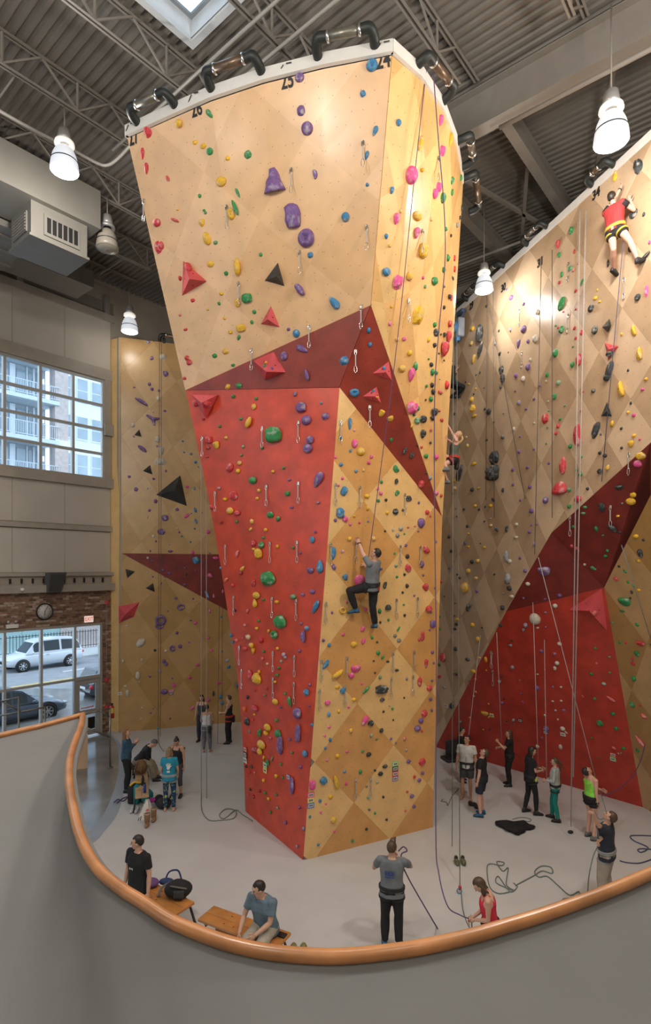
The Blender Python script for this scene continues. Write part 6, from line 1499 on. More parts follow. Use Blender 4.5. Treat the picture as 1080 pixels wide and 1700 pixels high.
    if cm:
        c = MB(); I = .012
        if kind in ('tank', 'crop'):
            rr = [ring(a, c_, d_, e, I) for a, c_, d_, e in [( .0, .166, .118, -.01), (.08, .155, .108, -.004), (.17, .136, .10, .004), (.27, .150, .108, .01), (.36, .155, .116, .008)] + [(.41, .130, .108, .004)]]
            if kind == 'crop': rr = rr[2:]
            c.loft(rr, 20)
            for sg in (-1, 1):
                for sy in (-1, 1): c.cone(pelvis + (sd * .39 + x * sg * .105 * wf + y * sy * .085) * k, pelvis + (sd * .505 + x * sg * .085 * wf + y * sy * .02) * k, .030 * k, .026 * k)
                c.cone(pelvis + (sd * .40 + x * sg * .09 * wf - y * .06) * k, pelvis + (sd * .44 - x * sg * .02 - y * .075) * k, .035 * k, .03 * k)
        else:
            loose = .018 if kind != 'jacket' else .024; h0 = -.09 if kind == 'tee' else -.03
            rr = [ring(h0, .170, .120, -.008, loose), ring(.0, .168, .120, -.010, loose), ring(.08, .160, .112, -.004, loose), ring(.17, .150, .106, .004, loose), ring(.27, .156, .110, .01, loose), ring(.36, .170, .116, .008, I + .004), ring(.43, .176, .105, 0, I), ring(.49, .150, .086, -.008, I), ring(.520, .090, .072, -.004, I)]
            c.loft(rr, 20); a_ = (.88 if fem else 1.0)
            for s, sg in (('L', -1), ('R', 1)):
                c.cone(pelvis + sd * .465 * k + x * sg * .07 * k, sh[s], .070 * k, .067 * k * a_)
                fr = {'tee': .62, 'cap': .38}.get(kind, 1.0); e_ = sh[s].lerp(el[s], fr)
                c.cone(sh[s], e_, .066 * k * a_, (.066 if fr < 1 else .052) * k * a_, 12, round_ends=False); c.ell(sh[s], (.066 * k * a_,) * 3)
                if fr == 1.0:
                    w_ = el[s].lerp(wr[s], .92); c.ell(el[s], (.053 * k * a_,) * 3); c.cone(el[s], w_, .053 * k * a_, .040 * k * a_, 12, round_ends=False)
        c = remesh(c, max(vox * .85, .010), 2, .006); c.build({'tank': 'tank_top', 'crop': 'tank_top', 'jacket': 'jacket', 'sweater': 'sweater'}.get(kind, 'shirt'), cm, t)
    kind, cm = bot
    if cm:
        c = MB(); I = .012 if kind in ('leggings', 'capri') else .020
        c.loft([ring(-.125, .11, .092, 0, I), ring(-.06, .162, .112, -.008, I), ring(.0, .168 if not fem else .178, .118, -.012, I), ring(.05, .158, .108, -.008, I - .002)], 20)
        ex = {'leggings': .010, 'capri': .010, 'pants': .022, 'baggy': .036, 'shorts': .034, 'short_shorts': .022}[kind] * k
        for s in 'LR':
            fr = {'shorts': .82, 'short_shorts': .40}.get(kind, 1.0); e_ = hip[s].lerp(kn[s], fr)
            m_ = hip[s].lerp(kn[s], .35); c.ell(hip[s], (.088 * k + ex,) * 3)
            if fr < .5: c.cone(hip[s], e_, .088 * k + ex * .8, .080 * k + ex, 14, round_ends=False)
            else:
                c.cone(hip[s], m_, .088 * k + ex * .8, .080 * k + ex, 14, round_ends=False); c.cone(m_, e_, .080 * k + ex, (.056 if fr == 1 else .062) * k + ex, 14, round_ends=False)
            if fr == 1.0:
                c.ell(kn[s], (.055 * k + ex,) * 3); e2 = kn[s].lerp(an[s], {'capri': .45}.get(kind, .94)); m2 = kn[s].lerp(an[s], .32)
                if kind == 'capri': c.cone(kn[s], e2, .055 * k + ex, .056 * k + ex, 14, round_ends=False)
                else: c.cone(kn[s], m2, .055 * k + ex, .058 * k + ex, 14, round_ends=False); c.cone(m2, e2, .058 * k + ex, .040 * k + ex, 14, round_ends=False)
        c = remesh(c, max(vox * .9, .0105), 2, .008 if kind in ('pants', 'baggy', 'shorts') else .002); c.build({'leggings': 'leggings', 'capri': 'leggings', 'shorts': 'shorts', 'short_shorts': 'shorts'}.get(kind, 'trousers'), cm, t)
    if shoe is not None:
        for s, sg in (('L', -1), ('R', 1)):
            d_ = fd[s]; up_ = Z if abs(d_.z) < .8 else -f; up_ = (up_ - d_ * up_.dot(d_)).normalized(); q = d_.cross(up_); a = an[s]; c = MB()
            def fp(l, h): return a + d_ * l * k + up_ * h * k
            c.loft([(fp(-.075, -.045), q, up_, .020 * k, .022 * k), (fp(-.055, -.035), q, up_, .036 * k, .046 * k), (fp(-.01, -.015), q, up_, .040 * k, .066 * k), (fp(.05, -.035), q, up_, .042 * k, .047 * k), (fp(.11, -.052), q, up_, .047 * k, .031 * k), (fp(.155, -.060), q, up_, .040 * k, .022 * k), (fp(.180, -.064), q, up_, .018 * k, .013 * k)], 14)
            so_ = c.build('shoe', shoe, t)
            c = MB(); c.loft([(fp(-.078, -.076), q, up_, .022 * k, .008 * k), (fp(-.05, -.077), q, up_, .038 * k, .009 * k), (fp(.05, -.077), q, up_, .042 * k, .009 * k), (fp(.11, -.077), q, up_, .049 * k, .009 * k), (fp(.160, -.076), q, up_, .040 * k, .008 * k), (fp(.186, -.074), q, up_, .016 * k, .006 * k)], 12); c.build('sole', M_BLACK, so_)
    if harness:
        hmat, extra = harness
        c = MB()
        def belt(tt, wx, wy, dy, inf): return [pelvis + sd * tt * k + y * dy * k + x * (wx * k * wf + inf) * math.cos(a) + y * (wy * k + inf) * math.sin(a) for a in [2 * math.pi * q / 24 for q in range(24)]]
        for tt in (.035, .055, .075): c.tube(belt(tt, .160 if not fem else .165, .112, -.007, .028), .013 * k, 6, closed=True)
        for s in 'LR':
            d_ = (kn[s] - hip[s]).normalized(); R_ = frame(d_, up=f if abs(d_.z) > .7 else Z); cc = hip[s].lerp(kn[s], .26)
            for o in (-.012, .012): c.tube(circ(cc + d_ * o, (.086 + .030) * k, 18, R_), .010 * k, 6, closed=True)
        c.cone(pelvis + (sd * .05 + y * .14) * k, pelvis + (-sd * .06 + y * .13) * k, .012 * k, .012 * k, 6)
        hs_ = c.build('harness', hmat, t)
        if extra:
            c = MB(); p0 = pelvis + (x * .12 - y * .13 - sd * .02) * k
            if extra == 'bag': c.cone(p0 + sd * .02, p0 - sd * .14, .055, .06, 12); c.build('chalk_bag', M_SHOE, t)
            elif extra == 'bagl': p0 = pelvis + (x * .20 + y * .02 - sd * .03) * k; c.cone(p0, p0 - Z * .15 + x * .05, .05, .07, 12); c.build('chalk_bag', M_SHOE, t)
        for sg in (-1, 1):
            c = MB(); p0 = pelvis + (x * sg * .19 + sd * .03) * k; c.tube([p0 + Vector((0, 0, .02)), p0 - Z * .03 + x * .012, p0 - Z * .08, p0 - Z * .04 - x * .012], .006, 6, closed=True); c.build('carabiner', M_CHROME, t)
    if watch: 
        s = watch; d_ = (wr[s] - el[s]).normalized(); c = MB(); c.tube(circ(el[s].lerp(wr[s], .93), .030 * k, 14, frame(d_)), .010 * k, 6, closed=True); c.build('watch', M_BLACK, t)
    info = dict(root=t, pelvis=pelvis, sd=sd, x=x, y=y, k=k, wr=wr, el=el, hc=hc, sh=sh, RH=RH)
    if key: PEOPLE[key] = info
    return info
HB = mat('black_harness_webbing', (.02, .02, .022), .7, var=.1); HR_ = mat('red_harness_webbing', (.55, .05, .03), .7, var=.1); HY_ = mat('yellow_harness_webbing', (.50, .42, .05), .7, var=.1); HG_ = mat('grey_harness_webbing', (.30, .31, .30), .7, var=.15)
def g0(x, y): return atz(x, y, 0)
person('standing woman with long auburn hair in denim jacket and black trousers', g0(210, 1314), -78, 1.74, hands={'L': (-.04, .24, .36), 'R': (.05, .22, .40)}, hp=12, hair=('red', 'long'), top=('jacket', C_DENIM), bot=('pants', C_BLACK), fem=True, key='denim')
sp2 = atY(229, 1263, 16.6)
person('seated man in black shirt and khaki trousers bent over a phone', None, -82, 1.76, pelvis=sp2, lean=38, hands={'L': (-.05, .36, .10), 'R': (.06, .36, .10)}, feet={'L': sp2 + Vector((.62, -.10, -.50 + .085)), 'R': sp2 + Vector((.60, -.32, -.50 + .085))}, kneep={'L': (.5, 0, 1), 'R': (.5, 0, 1)}, hp=-28, hair=('grey', 'short'), top=('sweater', C_BLACK), bot=('baggy', C_KHAKI2), key='phone', curl=1.0)
person('woman in black tank top with hair up, looking down behind the woman in teal', g0(294, 1322), 168, 1.64, hp=-30, hy=12, skin='tan', hair=('dark', 'bun'), top=('tank', C_BLACK), bot=('capri', C_DGREY), fem=True, shoe=M_SHOE, key='tank')
pt = person('person from behind in teal shirt with white hand print and patterned leggings', g0(281, 1347), 4, 1.63, hp=-22, hy=25, skin='light', hair=('sandy', 'bob'), top=('tee', C_TEAL), bot=('leggings', C_PATT), shoe=None, fem=True, harness=(HG_, None), key='teal', hands={'L': (-.20, .16, -.02), 'R': (.20, .16, -.02)})
person('woman in grey tank top facing us by the left wall, partly hidden', g0(335, 1231), 172, 1.68, hp=-8, hair=('dark', 'long'), top=('tank', C_DGREY), bot=('pants', C_NAVY), fem=True, key='greytank')
person('barefoot woman from behind in pale tank top and grey leggings', g0(343, 1249), 2, 1.60, skin='tan', hair=('dark', 'bun'), top=('tank', C_WHITE), bot=('leggings', C_LGREY), shoe=None, fem=True, harness=(HG_, 'bag'), hands={'L': (-.18, .22, .02), 'R': (.18, .22, .05)}, key='paletank')
person('woman with cropped hair in black tank top belaying at the left wall', g0(380, 1234), 82, 1.70, hp=4, hair=('brown', 'short'), top=('tank', C_BLACK), bot=('pants', C_BLACK), fem=True, harness=(HR_, 'bag'), hands={'L': (-.06, .30, .16), 'R': (.05, .26, .12)}, curl=1.3, key='belayleft')
person('person in black behind the ropes at the left end of the right group', g0(765, 1297), -105, 1.58, hair=('dark', 'short'), top=('tee', C_BLACK), bot=('pants', C_BLACK), hands={'L': (-.04, .28, .12), 'R': (.04, .26, .10)}, curl=1.2, harness=(HB, None), key='ropeblack')
person('man in white tee and dark grey shorts, barefoot, looking up', g0(774, 1326), 158, 1.70, hp=18, hy=-32, skin='tan', hair=('dark', 'short'), top=('tee', C_WHITE), bot=('shorts', C_DGREY), shoe=None, harness=(HB, None), key='whitetee')
person('man in black tee and navy shorts with head tilted back', g0(799, 1354), 62, 1.72, hp=46, hair=('brown', 'short'), skin='pink', top=('tee', C_BLACK), bot=('shorts', C_NAVY), shoe=M_SHOEB, harness=(HB, None), hands={'L': (-.20, .06, -.06), 'R': (.16, .12, -.04)}, key='blacktee')
person('person in black with shoulder-length brown hair handling a rope by the red wall', g0(845, 1304), 78, 1.58, hp=5, hair=('brown', 'bob'), top=('tee', C_BLACK), bot=('pants', C_BLACK), hands={'L': (-.05, .34, .40), 'R': (.08, .32, .20)}, curl=1.3, harness=(HB, None), key='ropebob')
person('woman with long dark hair all in black holding a belay rope', g0(880, 1351), -84, 1.70, hp=-10, hy=-8, hair=('dark', 'long'), top=('tee', C_BLACK), bot=('leggings', C_BLACK), fem=True, hands={'L': (-.05, .30, .20), 'R': (.05, .28, .17)}, curl=1.2, harness=(HB, None), stag=.10, key='longdark')
person('girl with ponytail in pale grey sweater and emerald leggings', g0(921, 1362), 62, 1.54, hp=6, hair=('brown', 'pony'), top=('sweater', C_SWEAT), bot=('leggings', C_TEALG), fem=True, hands={'L': (-.08, .24, .14), 'R': (.06, .24, .12)}, curl=1.2, harness=(HB, None), stag=.08, key='girl')
person('man in lime sleeveless top and black shorts looking straight up', g0(980, 1392), -82, 1.70, hp=58, hair=('dark', 'short'), skin='pink', top=('tank', C_LIME), bot=('short_shorts', C_BLACK), shoe=M_SHOEG, harness=(HB, None), hands={'L': (-.10, .32, .14), 'R': (.19, .06, -.14)}, curl=.9, watch='R', key='lime')
h1_ = atY(975, 1338, 9.75); h2_ = atY(986, 1409, 9.95)
person('man in navy tee and baggy khaki trousers pulling a rope, right foreground', g0(1006, 1503), 48, 1.78, hp=40, hair=('brown', 'short'), top=('tee', C_NAVY), bot=('baggy', C_KHAKI), harness=(HG_, 'bagl'), hands={'L': h1_, 'R': h2_}, elbp={'L': (-.3, 0, -1), 'R': (.3, -.3, -1)}, curl=1.4, vox=.010, key='navytee', slim=1.2)
pg = person('man in grey tee with blue back print and black trousers, seen from behind', g0(650, 1573), -10, 1.74, hp=4, hy=-14, hair=('brown', 'quiff'), top=('tee', C_GREYT), bot=('pants', C_BLACK), shoe=M_SHOEB, harness=(HB, None), hands={'L': (-.10, .26, .36), 'R': (.08, .28, .40)}, elbp={'L': (-1, -.2, -.6), 'R': (1, -.2, -.6)}, curl=1.3, vox=.010, key='greytee')
person('woman in red sleeveless top looking down at her belay device', g0(814, 1640), 78, 1.66, hp=-42, lean=6, hair=('brown', 'bob'), top=('tank', C_RED), bot=('pants', C_NAVY), fem=True, harness=(HB, None), hands={'L': (-.04, .24, .12), 'R': (.05, .26, .10)}, curl=1.3, vox=.010, key='redtank')
pb = person('young man in black tee by the left bench, face in profile', g0(230, 1562), 152, 1.76, hp=0, hy=-55, hair=('dark', 'short'), top=('tee', C_BLACK), bot=('pants', C_BLACK), vox=.010, key='blackfront')
sp3 = Vector((-.93, 8.80, .585))
fs_ = Vector((-math.sin(math.radians(155)), math.cos(math.radians(155)), 0)); rs_ = Vector((math.cos(math.radians(155)), math.sin(math.radians(155)), 0))
person('seated man in blue-grey tee and beige trousers on the front bench', None, 155, 1.80, pelvis=sp3, lean=14, hp=-8, hy=-42, hair=('dark', 'short'), top=('tee', C_BLUEGR), bot=('pants', C_BEIGE), feet={'L': sp3 + fs_ * .48 - rs_ * .16 + Vector((0, 0, -.5)), 'R': sp3 + fs_ * .48 + rs_ * .16 + Vector((0, 0, -.5))}, kneep={'L': fs_ * .4 + Vector((0, 0, 1)), 'R': fs_ * .4 + Vector((0, 0, 1))}, hands={'L': sp3 + fs_ * .40 - rs_ * .05 + Vector((0, 0, .10)), 'R': sp3 + fs_ * .42 + rs_ * .22 + Vector((0, 0, .07))}, curl=.7, vox=.010, key='seated')
# climbers on the walls
pc = off(617, 973, .30); ncx = off(621, 922, .36)
inE = -nE
person('climber in grey tee and black trousers stretched across the lower tan face', None, 58, 1.80, pelvis=pc, sd=ncx - pc, hp=25, hy=6, hair=('dark', 'short'), skin='pink', top=('tee', C_GREYT), bot=('pants', C_BLACK), shoe=M_SHOEB, harness=(HB, None),
       hands={'L': off(593, 896, .06), 'R': off(606, 940, .08)}, elbp={'L': (-.4, -.3, -1), 'R': (.2, -.6, -1)}, feet={'L': [off(590, 1011, .14), (-1, .25, -.1)], 'R': [off(622, 1036, .12), (-.3, .8, -.1)]}, kneep={'L': (-1, -.3, .4), 'R': (-.2, -.4, .3)}, curl=1.2, vox=.011, watch='L', key='climbE')
pc = atY(752, 763, 13.15)
person('blonde woman climbing the right edge of the tower in dark tank top and shorts', None, 86, 1.52, pelvis=pc, sd=atY(756, 731, 13.15) - pc, hp=30, skin='pink', hair=('blonde', 'pony'), top=('tank', C_OLIVE), bot=('short_shorts', C_BLACK), fem=True, shoe=M_SHOEG, harness=(HR_, 'bag'),
       hands={'L': atY(739, 699, 13.0), 'R': atY(739, 727, 12.85)}, elbp={'L': (.3, .8, -.3), 'R': (.2, -.3, -1)}, feet={'L': [atY(742, 798, 13.15), (-1, .1, 0)], 'R': [atY(741, 777, 12.9), (-1, .1, 0)]}, kneep={'L': (-.6, -.3, .3), 'R': (-1, -.3, .8)}, curl=1.2, key='climbEdge')
pc = off(1021, 383, .32); ncx = off(1017, 332, .38)
person('climber in red and black tee and black shorts high on the right wall', None, -62, 1.78, pelvis=pc, sd=ncx - pc, hp=25, hy=8, hair=('dark', 'short'), skin='pink', top=('cap', C_REDM), bot=('short_shorts', C_BLACK), shoe=M_SHOE, harness=(HY_, None),
       hands={'L': off(1042, 292, .07), 'R': off(1046, 333, .09)}, elbp={'L': (-.3, -.3, -.6), 'R': (-.5, -.5, -1)}, feet={'L': [off(1018, 447, .12), (.6, .3, -.2)], 'R': [off(1058, 430, .14), (.9, .1, .3)]}, kneep={'L': (-.2, -.4, .2), 'R': (.3, -.8, .7)}, curl=1.2, watch='L', key='climbRed')
pc = offH(748, 636, .35)
person('climber in black mostly hidden behind the right edge of the tower', None, -70, 1.72, pelvis=pc, sd=(-.05, 0, 1), hp=10, hair=('dark', 'short'), top=('tee', C_BLACK), bot=('leggings', C_BLACK), hands={'L': offH(758, 612, .06), 'R': offH(757, 618, .06)}, feet={'L': [offH(750, 657, .12), (1, .2, 0)], 'R': [offH(757, 656, .12), (1, .2, 0)]}, kneep={'L': (.2, -.8, .3), 'R': (.4, -.8, .3)}, curl=1.2, vox=.014, key='climbHid')
bpy.data.objects.remove(_tmp)
# prints on clothing
def print_on(info, t_, side, off_, sx=0): 
    n = info['y'] * side; c = info['pelvis'] + (info['sd'] * t_ + info['x'] * sx) * info['k'] + n * off_ * info['k']; R = frame(n, up=info['sd']); return c, R
M_PRW = mat('white_shirt_print', (.75, .75, .74), .7, var=0); M_PRB = mat('blue_shirt_print', (.03, .07, .25), .7, var=0)
c, R = print_on(PEOPLE['teal'], .30, -1, .137)
mb = MB(); mb.ell(c + R @ Vector((0, -.02, 0)), (.042, .05, .006), R); 
for i, (a, L) in enumerate(((.42, .07), (.14, .10), (-.12, .10), (-.36, .085))): mb.cone(c + R @ Vector((-.035 + i * .022, .02, 0)), c + R @ Vector((-.035 + i * .022 - math.sin(a) * L * .6, .02 + L * .75, 0)), .012, .010, 8)
mb.cone(c + R @ Vector((.03, -.01, 0)), c + R @ Vector((.075, .035, 0)), .013, .010, 8); mb.box(c + R @ Vector((0, -.115, 0)), (.075, .045, .006), R)
mb.build('hand_print', M_PRW, PEOPLE['teal']['root'], label='white hand print')
c, R = print_on(PEOPLE['greytee'], .33, -1, .142, -.03); text_part('back_print', 'BKB', R, c, .085, M_PRB, PEOPLE['greytee']['root'], bold=.003)
mb = MB(); mb.box(c + R @ Vector((0.0, -.06, .002)), (.15, .018, .004), R); mb.build('back_print', M_PRB, PEOPLE['greytee']['root'])
c, R = print_on(PEOPLE['climbE'], .36, -1, .142, .07); text_part('back_print', 'BKB', R, c, .07, M_PRB, PEOPLE['climbE']['root'], bold=.003)
mb = MB(); c, R = print_on(PEOPLE['blackfront'], .30, 1, .146, .02)
for i, h in enumerate((.035, .026, .032)): mb.box(c + R @ Vector(((i - 1) * .03, 0, 0)), (.013, h, .004), R)
mb.build('chest_print', M_PRW, PEOPLE['blackfront']['root'])
mb = MB(); c, R = print_on(PEOPLE['climbE'], -.03, -1, .16, .02); mb.box(c, (.055, .075, .01), R); mb.build('harness_tag', HR_, PEOPLE['climbE']['root'], label='red harness tag')
mb = MB(); c, R = print_on(PEOPLE['climbRed'], .0, -1, .16, .04); mb.box(c, (.055, .085, .01), R); mb.build('harness_tag', mat('pink_tag', (.6, .3, .26), .6, var=0), PEOPLE['climbRed']['root'])
for s in 'LR':
    i_ = PEOPLE['climbRed']; mb = MB(); mb.cone(i_['sh'][s], i_['sh'][s].lerp(i_['el'][s], .45), .075, .068, 12, round_ends=False); mb.build('sleeve', C_BLACK, i_['root'], label='black sleeve')
mb = MB(); mb.box(PEOPLE['phone']['wr']['R'] + Vector((.10, .06, .02)), (.08, .15, .012)); mb.thing('phone', M_WHITE, "phone in the seated man's hands", 'phone')
# ================================================================== ROPES
ROPE = {'p': mat('purple_rope', (.11, .07, .16), .8, var=.25, scale=60), 'g': mat('grey_green_rope', (.16, .19, .18), .8, var=.25, scale=60), 'w': mat('pale_grey_rope', (.42, .39, .38), .8, var=.2, scale=60),
        'b': mat('navy_rope', (.07, .08, .15), .8, var=.25, scale=60), 'd': mat('dark_rope', (.10, .085, .08), .8, var=.2, scale=60), 't': mat('teal_tape', (.02, .30, .30), .6, var=0)}
def rope(label, c, pts, r=.0085, smooth=6, group=None):
    pts = [Vector(p) for p in pts]
    if smooth: pts = catmull(pts, smooth)
    mb = MB(); mb.tube(pts, r, 6); return mb.thing('rope', ROPE[c], label, 'rope', group)
def fl(L, z=.012): return [atz(x, y, z) for x, y in L]
pe = PEOPLE
def front(key, t_=.05, o=.17): i = pe[key]; return i['pelvis'] + i['sd'] * t_ * i['k'] + i['y'] * o * i['k']
rope('dark climbing rope running from the tower top to the climber in grey', 'p', [atY(707, 118, 9.95), atY(688, 290, 10.35), atY(655, 600, 11.25), front('climbE', .10, .16)], .0085)
rope('purple rope dropping down the tower edge to the woman in red', 'p', [atY(719, 122, 9.8), atY(728, 240, 10.1), atY(737, 350, 10.5), atY(738, 440, 10.8), atY(727, 560, 11.0), atY(721, 660, 11.05), atY(721, 860, 11.0), atY(724, 1100, 10.6), atY(723, 1380, 9.5), atY(728, 1450, 9.1), atY(742, 1503, 8.7), atY(763, 1519, 8.4), front('redtank', .10, .26)], .010)
gh = pe['greytee']['wr']['R']
rope('purple rope end hanging from the hands of the man in grey tee', 'p', [gh + Vector((.02, .03, .08)), gh + Vector((.10, .02, .16)), gh + Vector((.16, 0, .10)), gh + Vector((.06, 0, .02)), gh + Vector((.14, -.1, -.25)), atz(722, 1535, .3), atz(724, 1538, .02)], .011)
rope('tail of thin rope below the belay device of the woman in red', 'b', [front('redtank', .08, .28), front('redtank', -.2, .30), front('redtank', -.6, .32)], .009)
for px, pyb, c, lab in ((264.5, 1208, 'd', 'left strand of the rope pair down the middle of the left wall'), (268, 1222, 'd', 'right strand of the rope pair down the middle of the left wall')):
    rope(lab, c, [off(px, 562, .22), atz(px - 2, pyb, .25)], .0085, 0)
rope('loose tail of the left wall rope reaching the floor', 'd', fl([(262, 1210), (263, 1232), (268, 1243), (272, 1248)]), .0085)
mb = MB(); mb.ell(atz(262, 1209, .25), (.05, .05, .05)); mb.thing('rope_knot', ROPE['t'], 'teal taped rope end in front of the left wall', 'knot')
q = atz(334, 1322, .0)
rope('left of two pale ropes hanging beside the red face', 'w', [Vector((q.x, q.y, 14.6)), Vector((q.x, q.y, .02))], .010, 0)
q2 = atz(343, 1326, .0)
rope('right of two pale ropes hanging beside the red face', 'w', [Vector((q2.x - .02, q2.y, 14.6)), Vector((q2.x, q2.y, .02))], .010, 0)
rope('grey rope end snaking on the floor to the corner of the red face', 'g', fl([(334, 1320), (335, 1345), (346, 1361), (365, 1362), (388, 1358), (391, 1346), (375, 1343), (364, 1353), (372, 1359), (391, 1345), (402, 1352), (419, 1363)]), .012)
rope('dark rope from the left wall down to the floor beside the belayer', 'd', [off(364, 1000, .2), atz(361, 1235, .03), atz(368, 1234, .02)], .0085, 0)
rope('dark rope running up the left wall from the cropped-hair belayer', 'd', [off(369, 1000, .2), front('belayleft', .12, .26)], .0085, 0)
mb = MB(); mb.ell(atz(304, 1242, .05), (.07, .05, .05)); mb.thing('belay_device', M_BLACK, 'small black device on a cord on the mats behind the woman in black', 'device')
RR = [('far left grey rope on the right wall, beside the tower edge', 'g', (752, 560), (750, 1405), .01), ('grey rope next to the tower ending in a small loop', 'g', (757, 430), (763, 1470), .01),
      ('thin rope leaning from the wall to the man in white tee', 'w', (797, 1055), 'whitetee', 0), ('thin rope from the red wall to the person with bobbed hair', 'w', (824, 1050), 'ropebob', 0),
      ('thin rope from the maroon band to the woman with long dark hair', 'w', (884, 1000), 'longdark', 0), ('thin rope from the wall to the girl in emerald leggings', 'w', (903, 1062), 'girl', 0),
      ('left strand of the thick pale rope pair in front of the red wall', 'w', (962, 350), (947, 1372), .05), ('right strand of the thick pale rope pair in front of the red wall', 'w', (972, 350), (951, 1290), .05),
      ('pale rope slanting down to the man in lime', 'w', (893, 925), 'lime', 0), ('thin rope hanging left of the green holds on the right wall', 'd', (898, 432), (887, 920), -1), ('thin rope just right of the one by the green holds', 'd', (916, 415), (916, 860), -1),
      ('rope trailing below the climber in red', 'b', (1034, 400), (998, 800), -1), ('thin rope at the far right over the tan wall', 'g', (1031, 905), (1084, 1075), -1), ('slanting rope across the middle of the tall right wall', 'd', (812, 510), (871, 828), -1),
      ('left strand of a thin rope pair on the tall right wall', 'd', (808, 485), (806, 830), -1), ('right strand of a thin rope pair on the tall right wall', 'd', (818, 480), (820, 860), -1)]
for lab, c, a, b, z in RR:
    A = (offH if a[0] < 830 and a[1] < 560 else off)(a[0], a[1], .22)
    if isinstance(b, str): B = front(b, .10, .22)
    elif z < 0: B = off(b[0], b[1], .12)
    else: B = atz(b[0], b[1], z)
    if not isinstance(b, str) and 'thick' in lab: B = atY(b[0], b[1], min(B.y, A.y - .15))
    rope(lab, c, [A, B], .0085 if 'thick' not in lab else .013, 0)
rope('rope from the far right tan wall looping down to the man in lime', 'p', [off(1070, 1235, .15), off(1063, 1262, .2), off(1048, 1290, .4), atY(1025, 1310, 13.2), atY(1000, 1321, 12.9), front('lime', .12, .30)], .010)
rope('rope loop hanging at the hip of the man in lime', 'g', [front('lime', .1, .25), atY(1003, 1338, 12.7), atY(1005, 1350, 12.6), atY(999, 1360, 12.6), atY(992, 1358, 12.6), atY(986, 1345, 12.6)], .009)
i_ = pe['navytee']
rope('rope from the hands of the man in navy tee trailing to the floor', 'g', [i_['wr']['L'] + Vector((0, 0, .03)), i_['wr']['R'] + Vector((0, 0, .02)), atY(984, 1422, 10.0), atY(977, 1455, 10.0), atz(975, 1485, .02)], .010)
rope('purple rope on the floor behind the man in navy tee', 'b', fl([(1028, 1429), (1040, 1432), (1060, 1433), (1080, 1427), (1100, 1418)]), .013)
rope('purple rope loops on the floor at the right edge', 'b', fl([(1090, 1388), (1062, 1387), (1046, 1388), (1052, 1396), (1075, 1407), (1064, 1415), (1058, 1411), (1066, 1409), (1090, 1411)]), .014)
rope('thin grey-green rope heaped in loops on the floor behind the woman in red', 'g', fl([(845, 1481), (826, 1483), (812, 1471), (808, 1440), (815, 1434), (832, 1437), (836, 1432), (824, 1431), (834, 1446), (843, 1441), (840, 1468), (852, 1478), (824, 1466), (827, 1455), (846, 1480), (858, 1472), (852, 1466)]), .011)
rope('grey-green rope trailing across the floor in a second loop', 'g', fl([(855, 1470), (885, 1454), (899, 1446), (916, 1450), (914, 1440), (898, 1438), (887, 1447), (894, 1456), (908, 1455), (926, 1470), (945, 1486), (960, 1480), (958, 1490), (936, 1492), (932, 1497)]), .012)
rope('rope tail on the floor by the small loop', 'g', fl([(735, 1327), (732, 1330), (741, 1332), (743, 1337), (750, 1322), (762, 1308)]), .010)
rope('thin cord on the mats beside the black jacket', 'g', fl([(850, 1360), (866, 1357), (880, 1360), (878, 1364), (868, 1362)]), .009)
rope('slack rope running from the loop towards the railing', 'g', fl([(765, 1480), (768, 1510), (775, 1532), (785, 1548)]), .010)
dv_ = thing('belay_device', 'red and blue belay device tied on the grey rope end', 'device', tuple(atz(762, 1478, 0)))
mb = MB(); mb.ell(atz(763, 1474, .09), (.035, .03, .05)); mb.build('grip', M_REDP, dv_)
mb = MB(); mb.tube(circ(atz(762, 1479, .05), .045, 14, frame((0, -1, .3))), .010, 6, closed=True); mb.build('carabiner', mat('blue_anodised', (.05, .3, .5), .3, metal=.6, var=0), dv_)
mb = MB(); mb.ell(atz(946.5, 1381, .04), (.065, .04, .04)); mb.thing('belay_device', M_BLACK, 'small black device at the end of the thick pale rope', 'device')
# auto belay unit high on the right wall behind the tower
ab = offH(762, 545, .22); an_ = nH; RAb = frame(an_)
t = thing('auto_belay', 'blue and grey auto-belay unit hanging at the top of the right wall behind the tower', 'auto belay', tuple(ab))
mb = MB(); mb.bevbox(ab, (.34, .62, .24), RAb, .05); mb.build('housing', mat('auto_belay_grey', (.32, .36, .42), .4, var=.1), t)
mb = MB(); mb.lathe([(.17, 0), (.17, .10), (.14, .13), (.0, .14)], ab + an_ * .1 + RAb @ Vector((-.02, .02, 0)), 24, RAb); mb.build('drum_cover', mat('auto_belay_blue', (.09, .26, .60), .35, var=.05), t)
for s in (-.1, .1):
    mb = MB(); mb.bar(ab + RAb @ Vector((s, .28, 0)), ab + RAb @ Vector((s * 2, .55, -.1)), .05); mb.build('hanger', mat('auto_belay_dark', (.05, .08, .13), .4, var=.1), t)
mb = MB(); mb.bevbox(ab + RAb @ Vector((0, .52, -.02)), (.42, .12, .14), RAb, .03); mb.build('mount', mat('auto_belay_dark', (.05, .08, .13)), t)
mb = MB(); mb.bevbox(ab + RAb @ Vector((-.02, -.36, .05)), (.2, .14, .12), RAb, .03); mb.build('nozzle', mat('auto_belay_blue', (.09, .26, .60)), t)
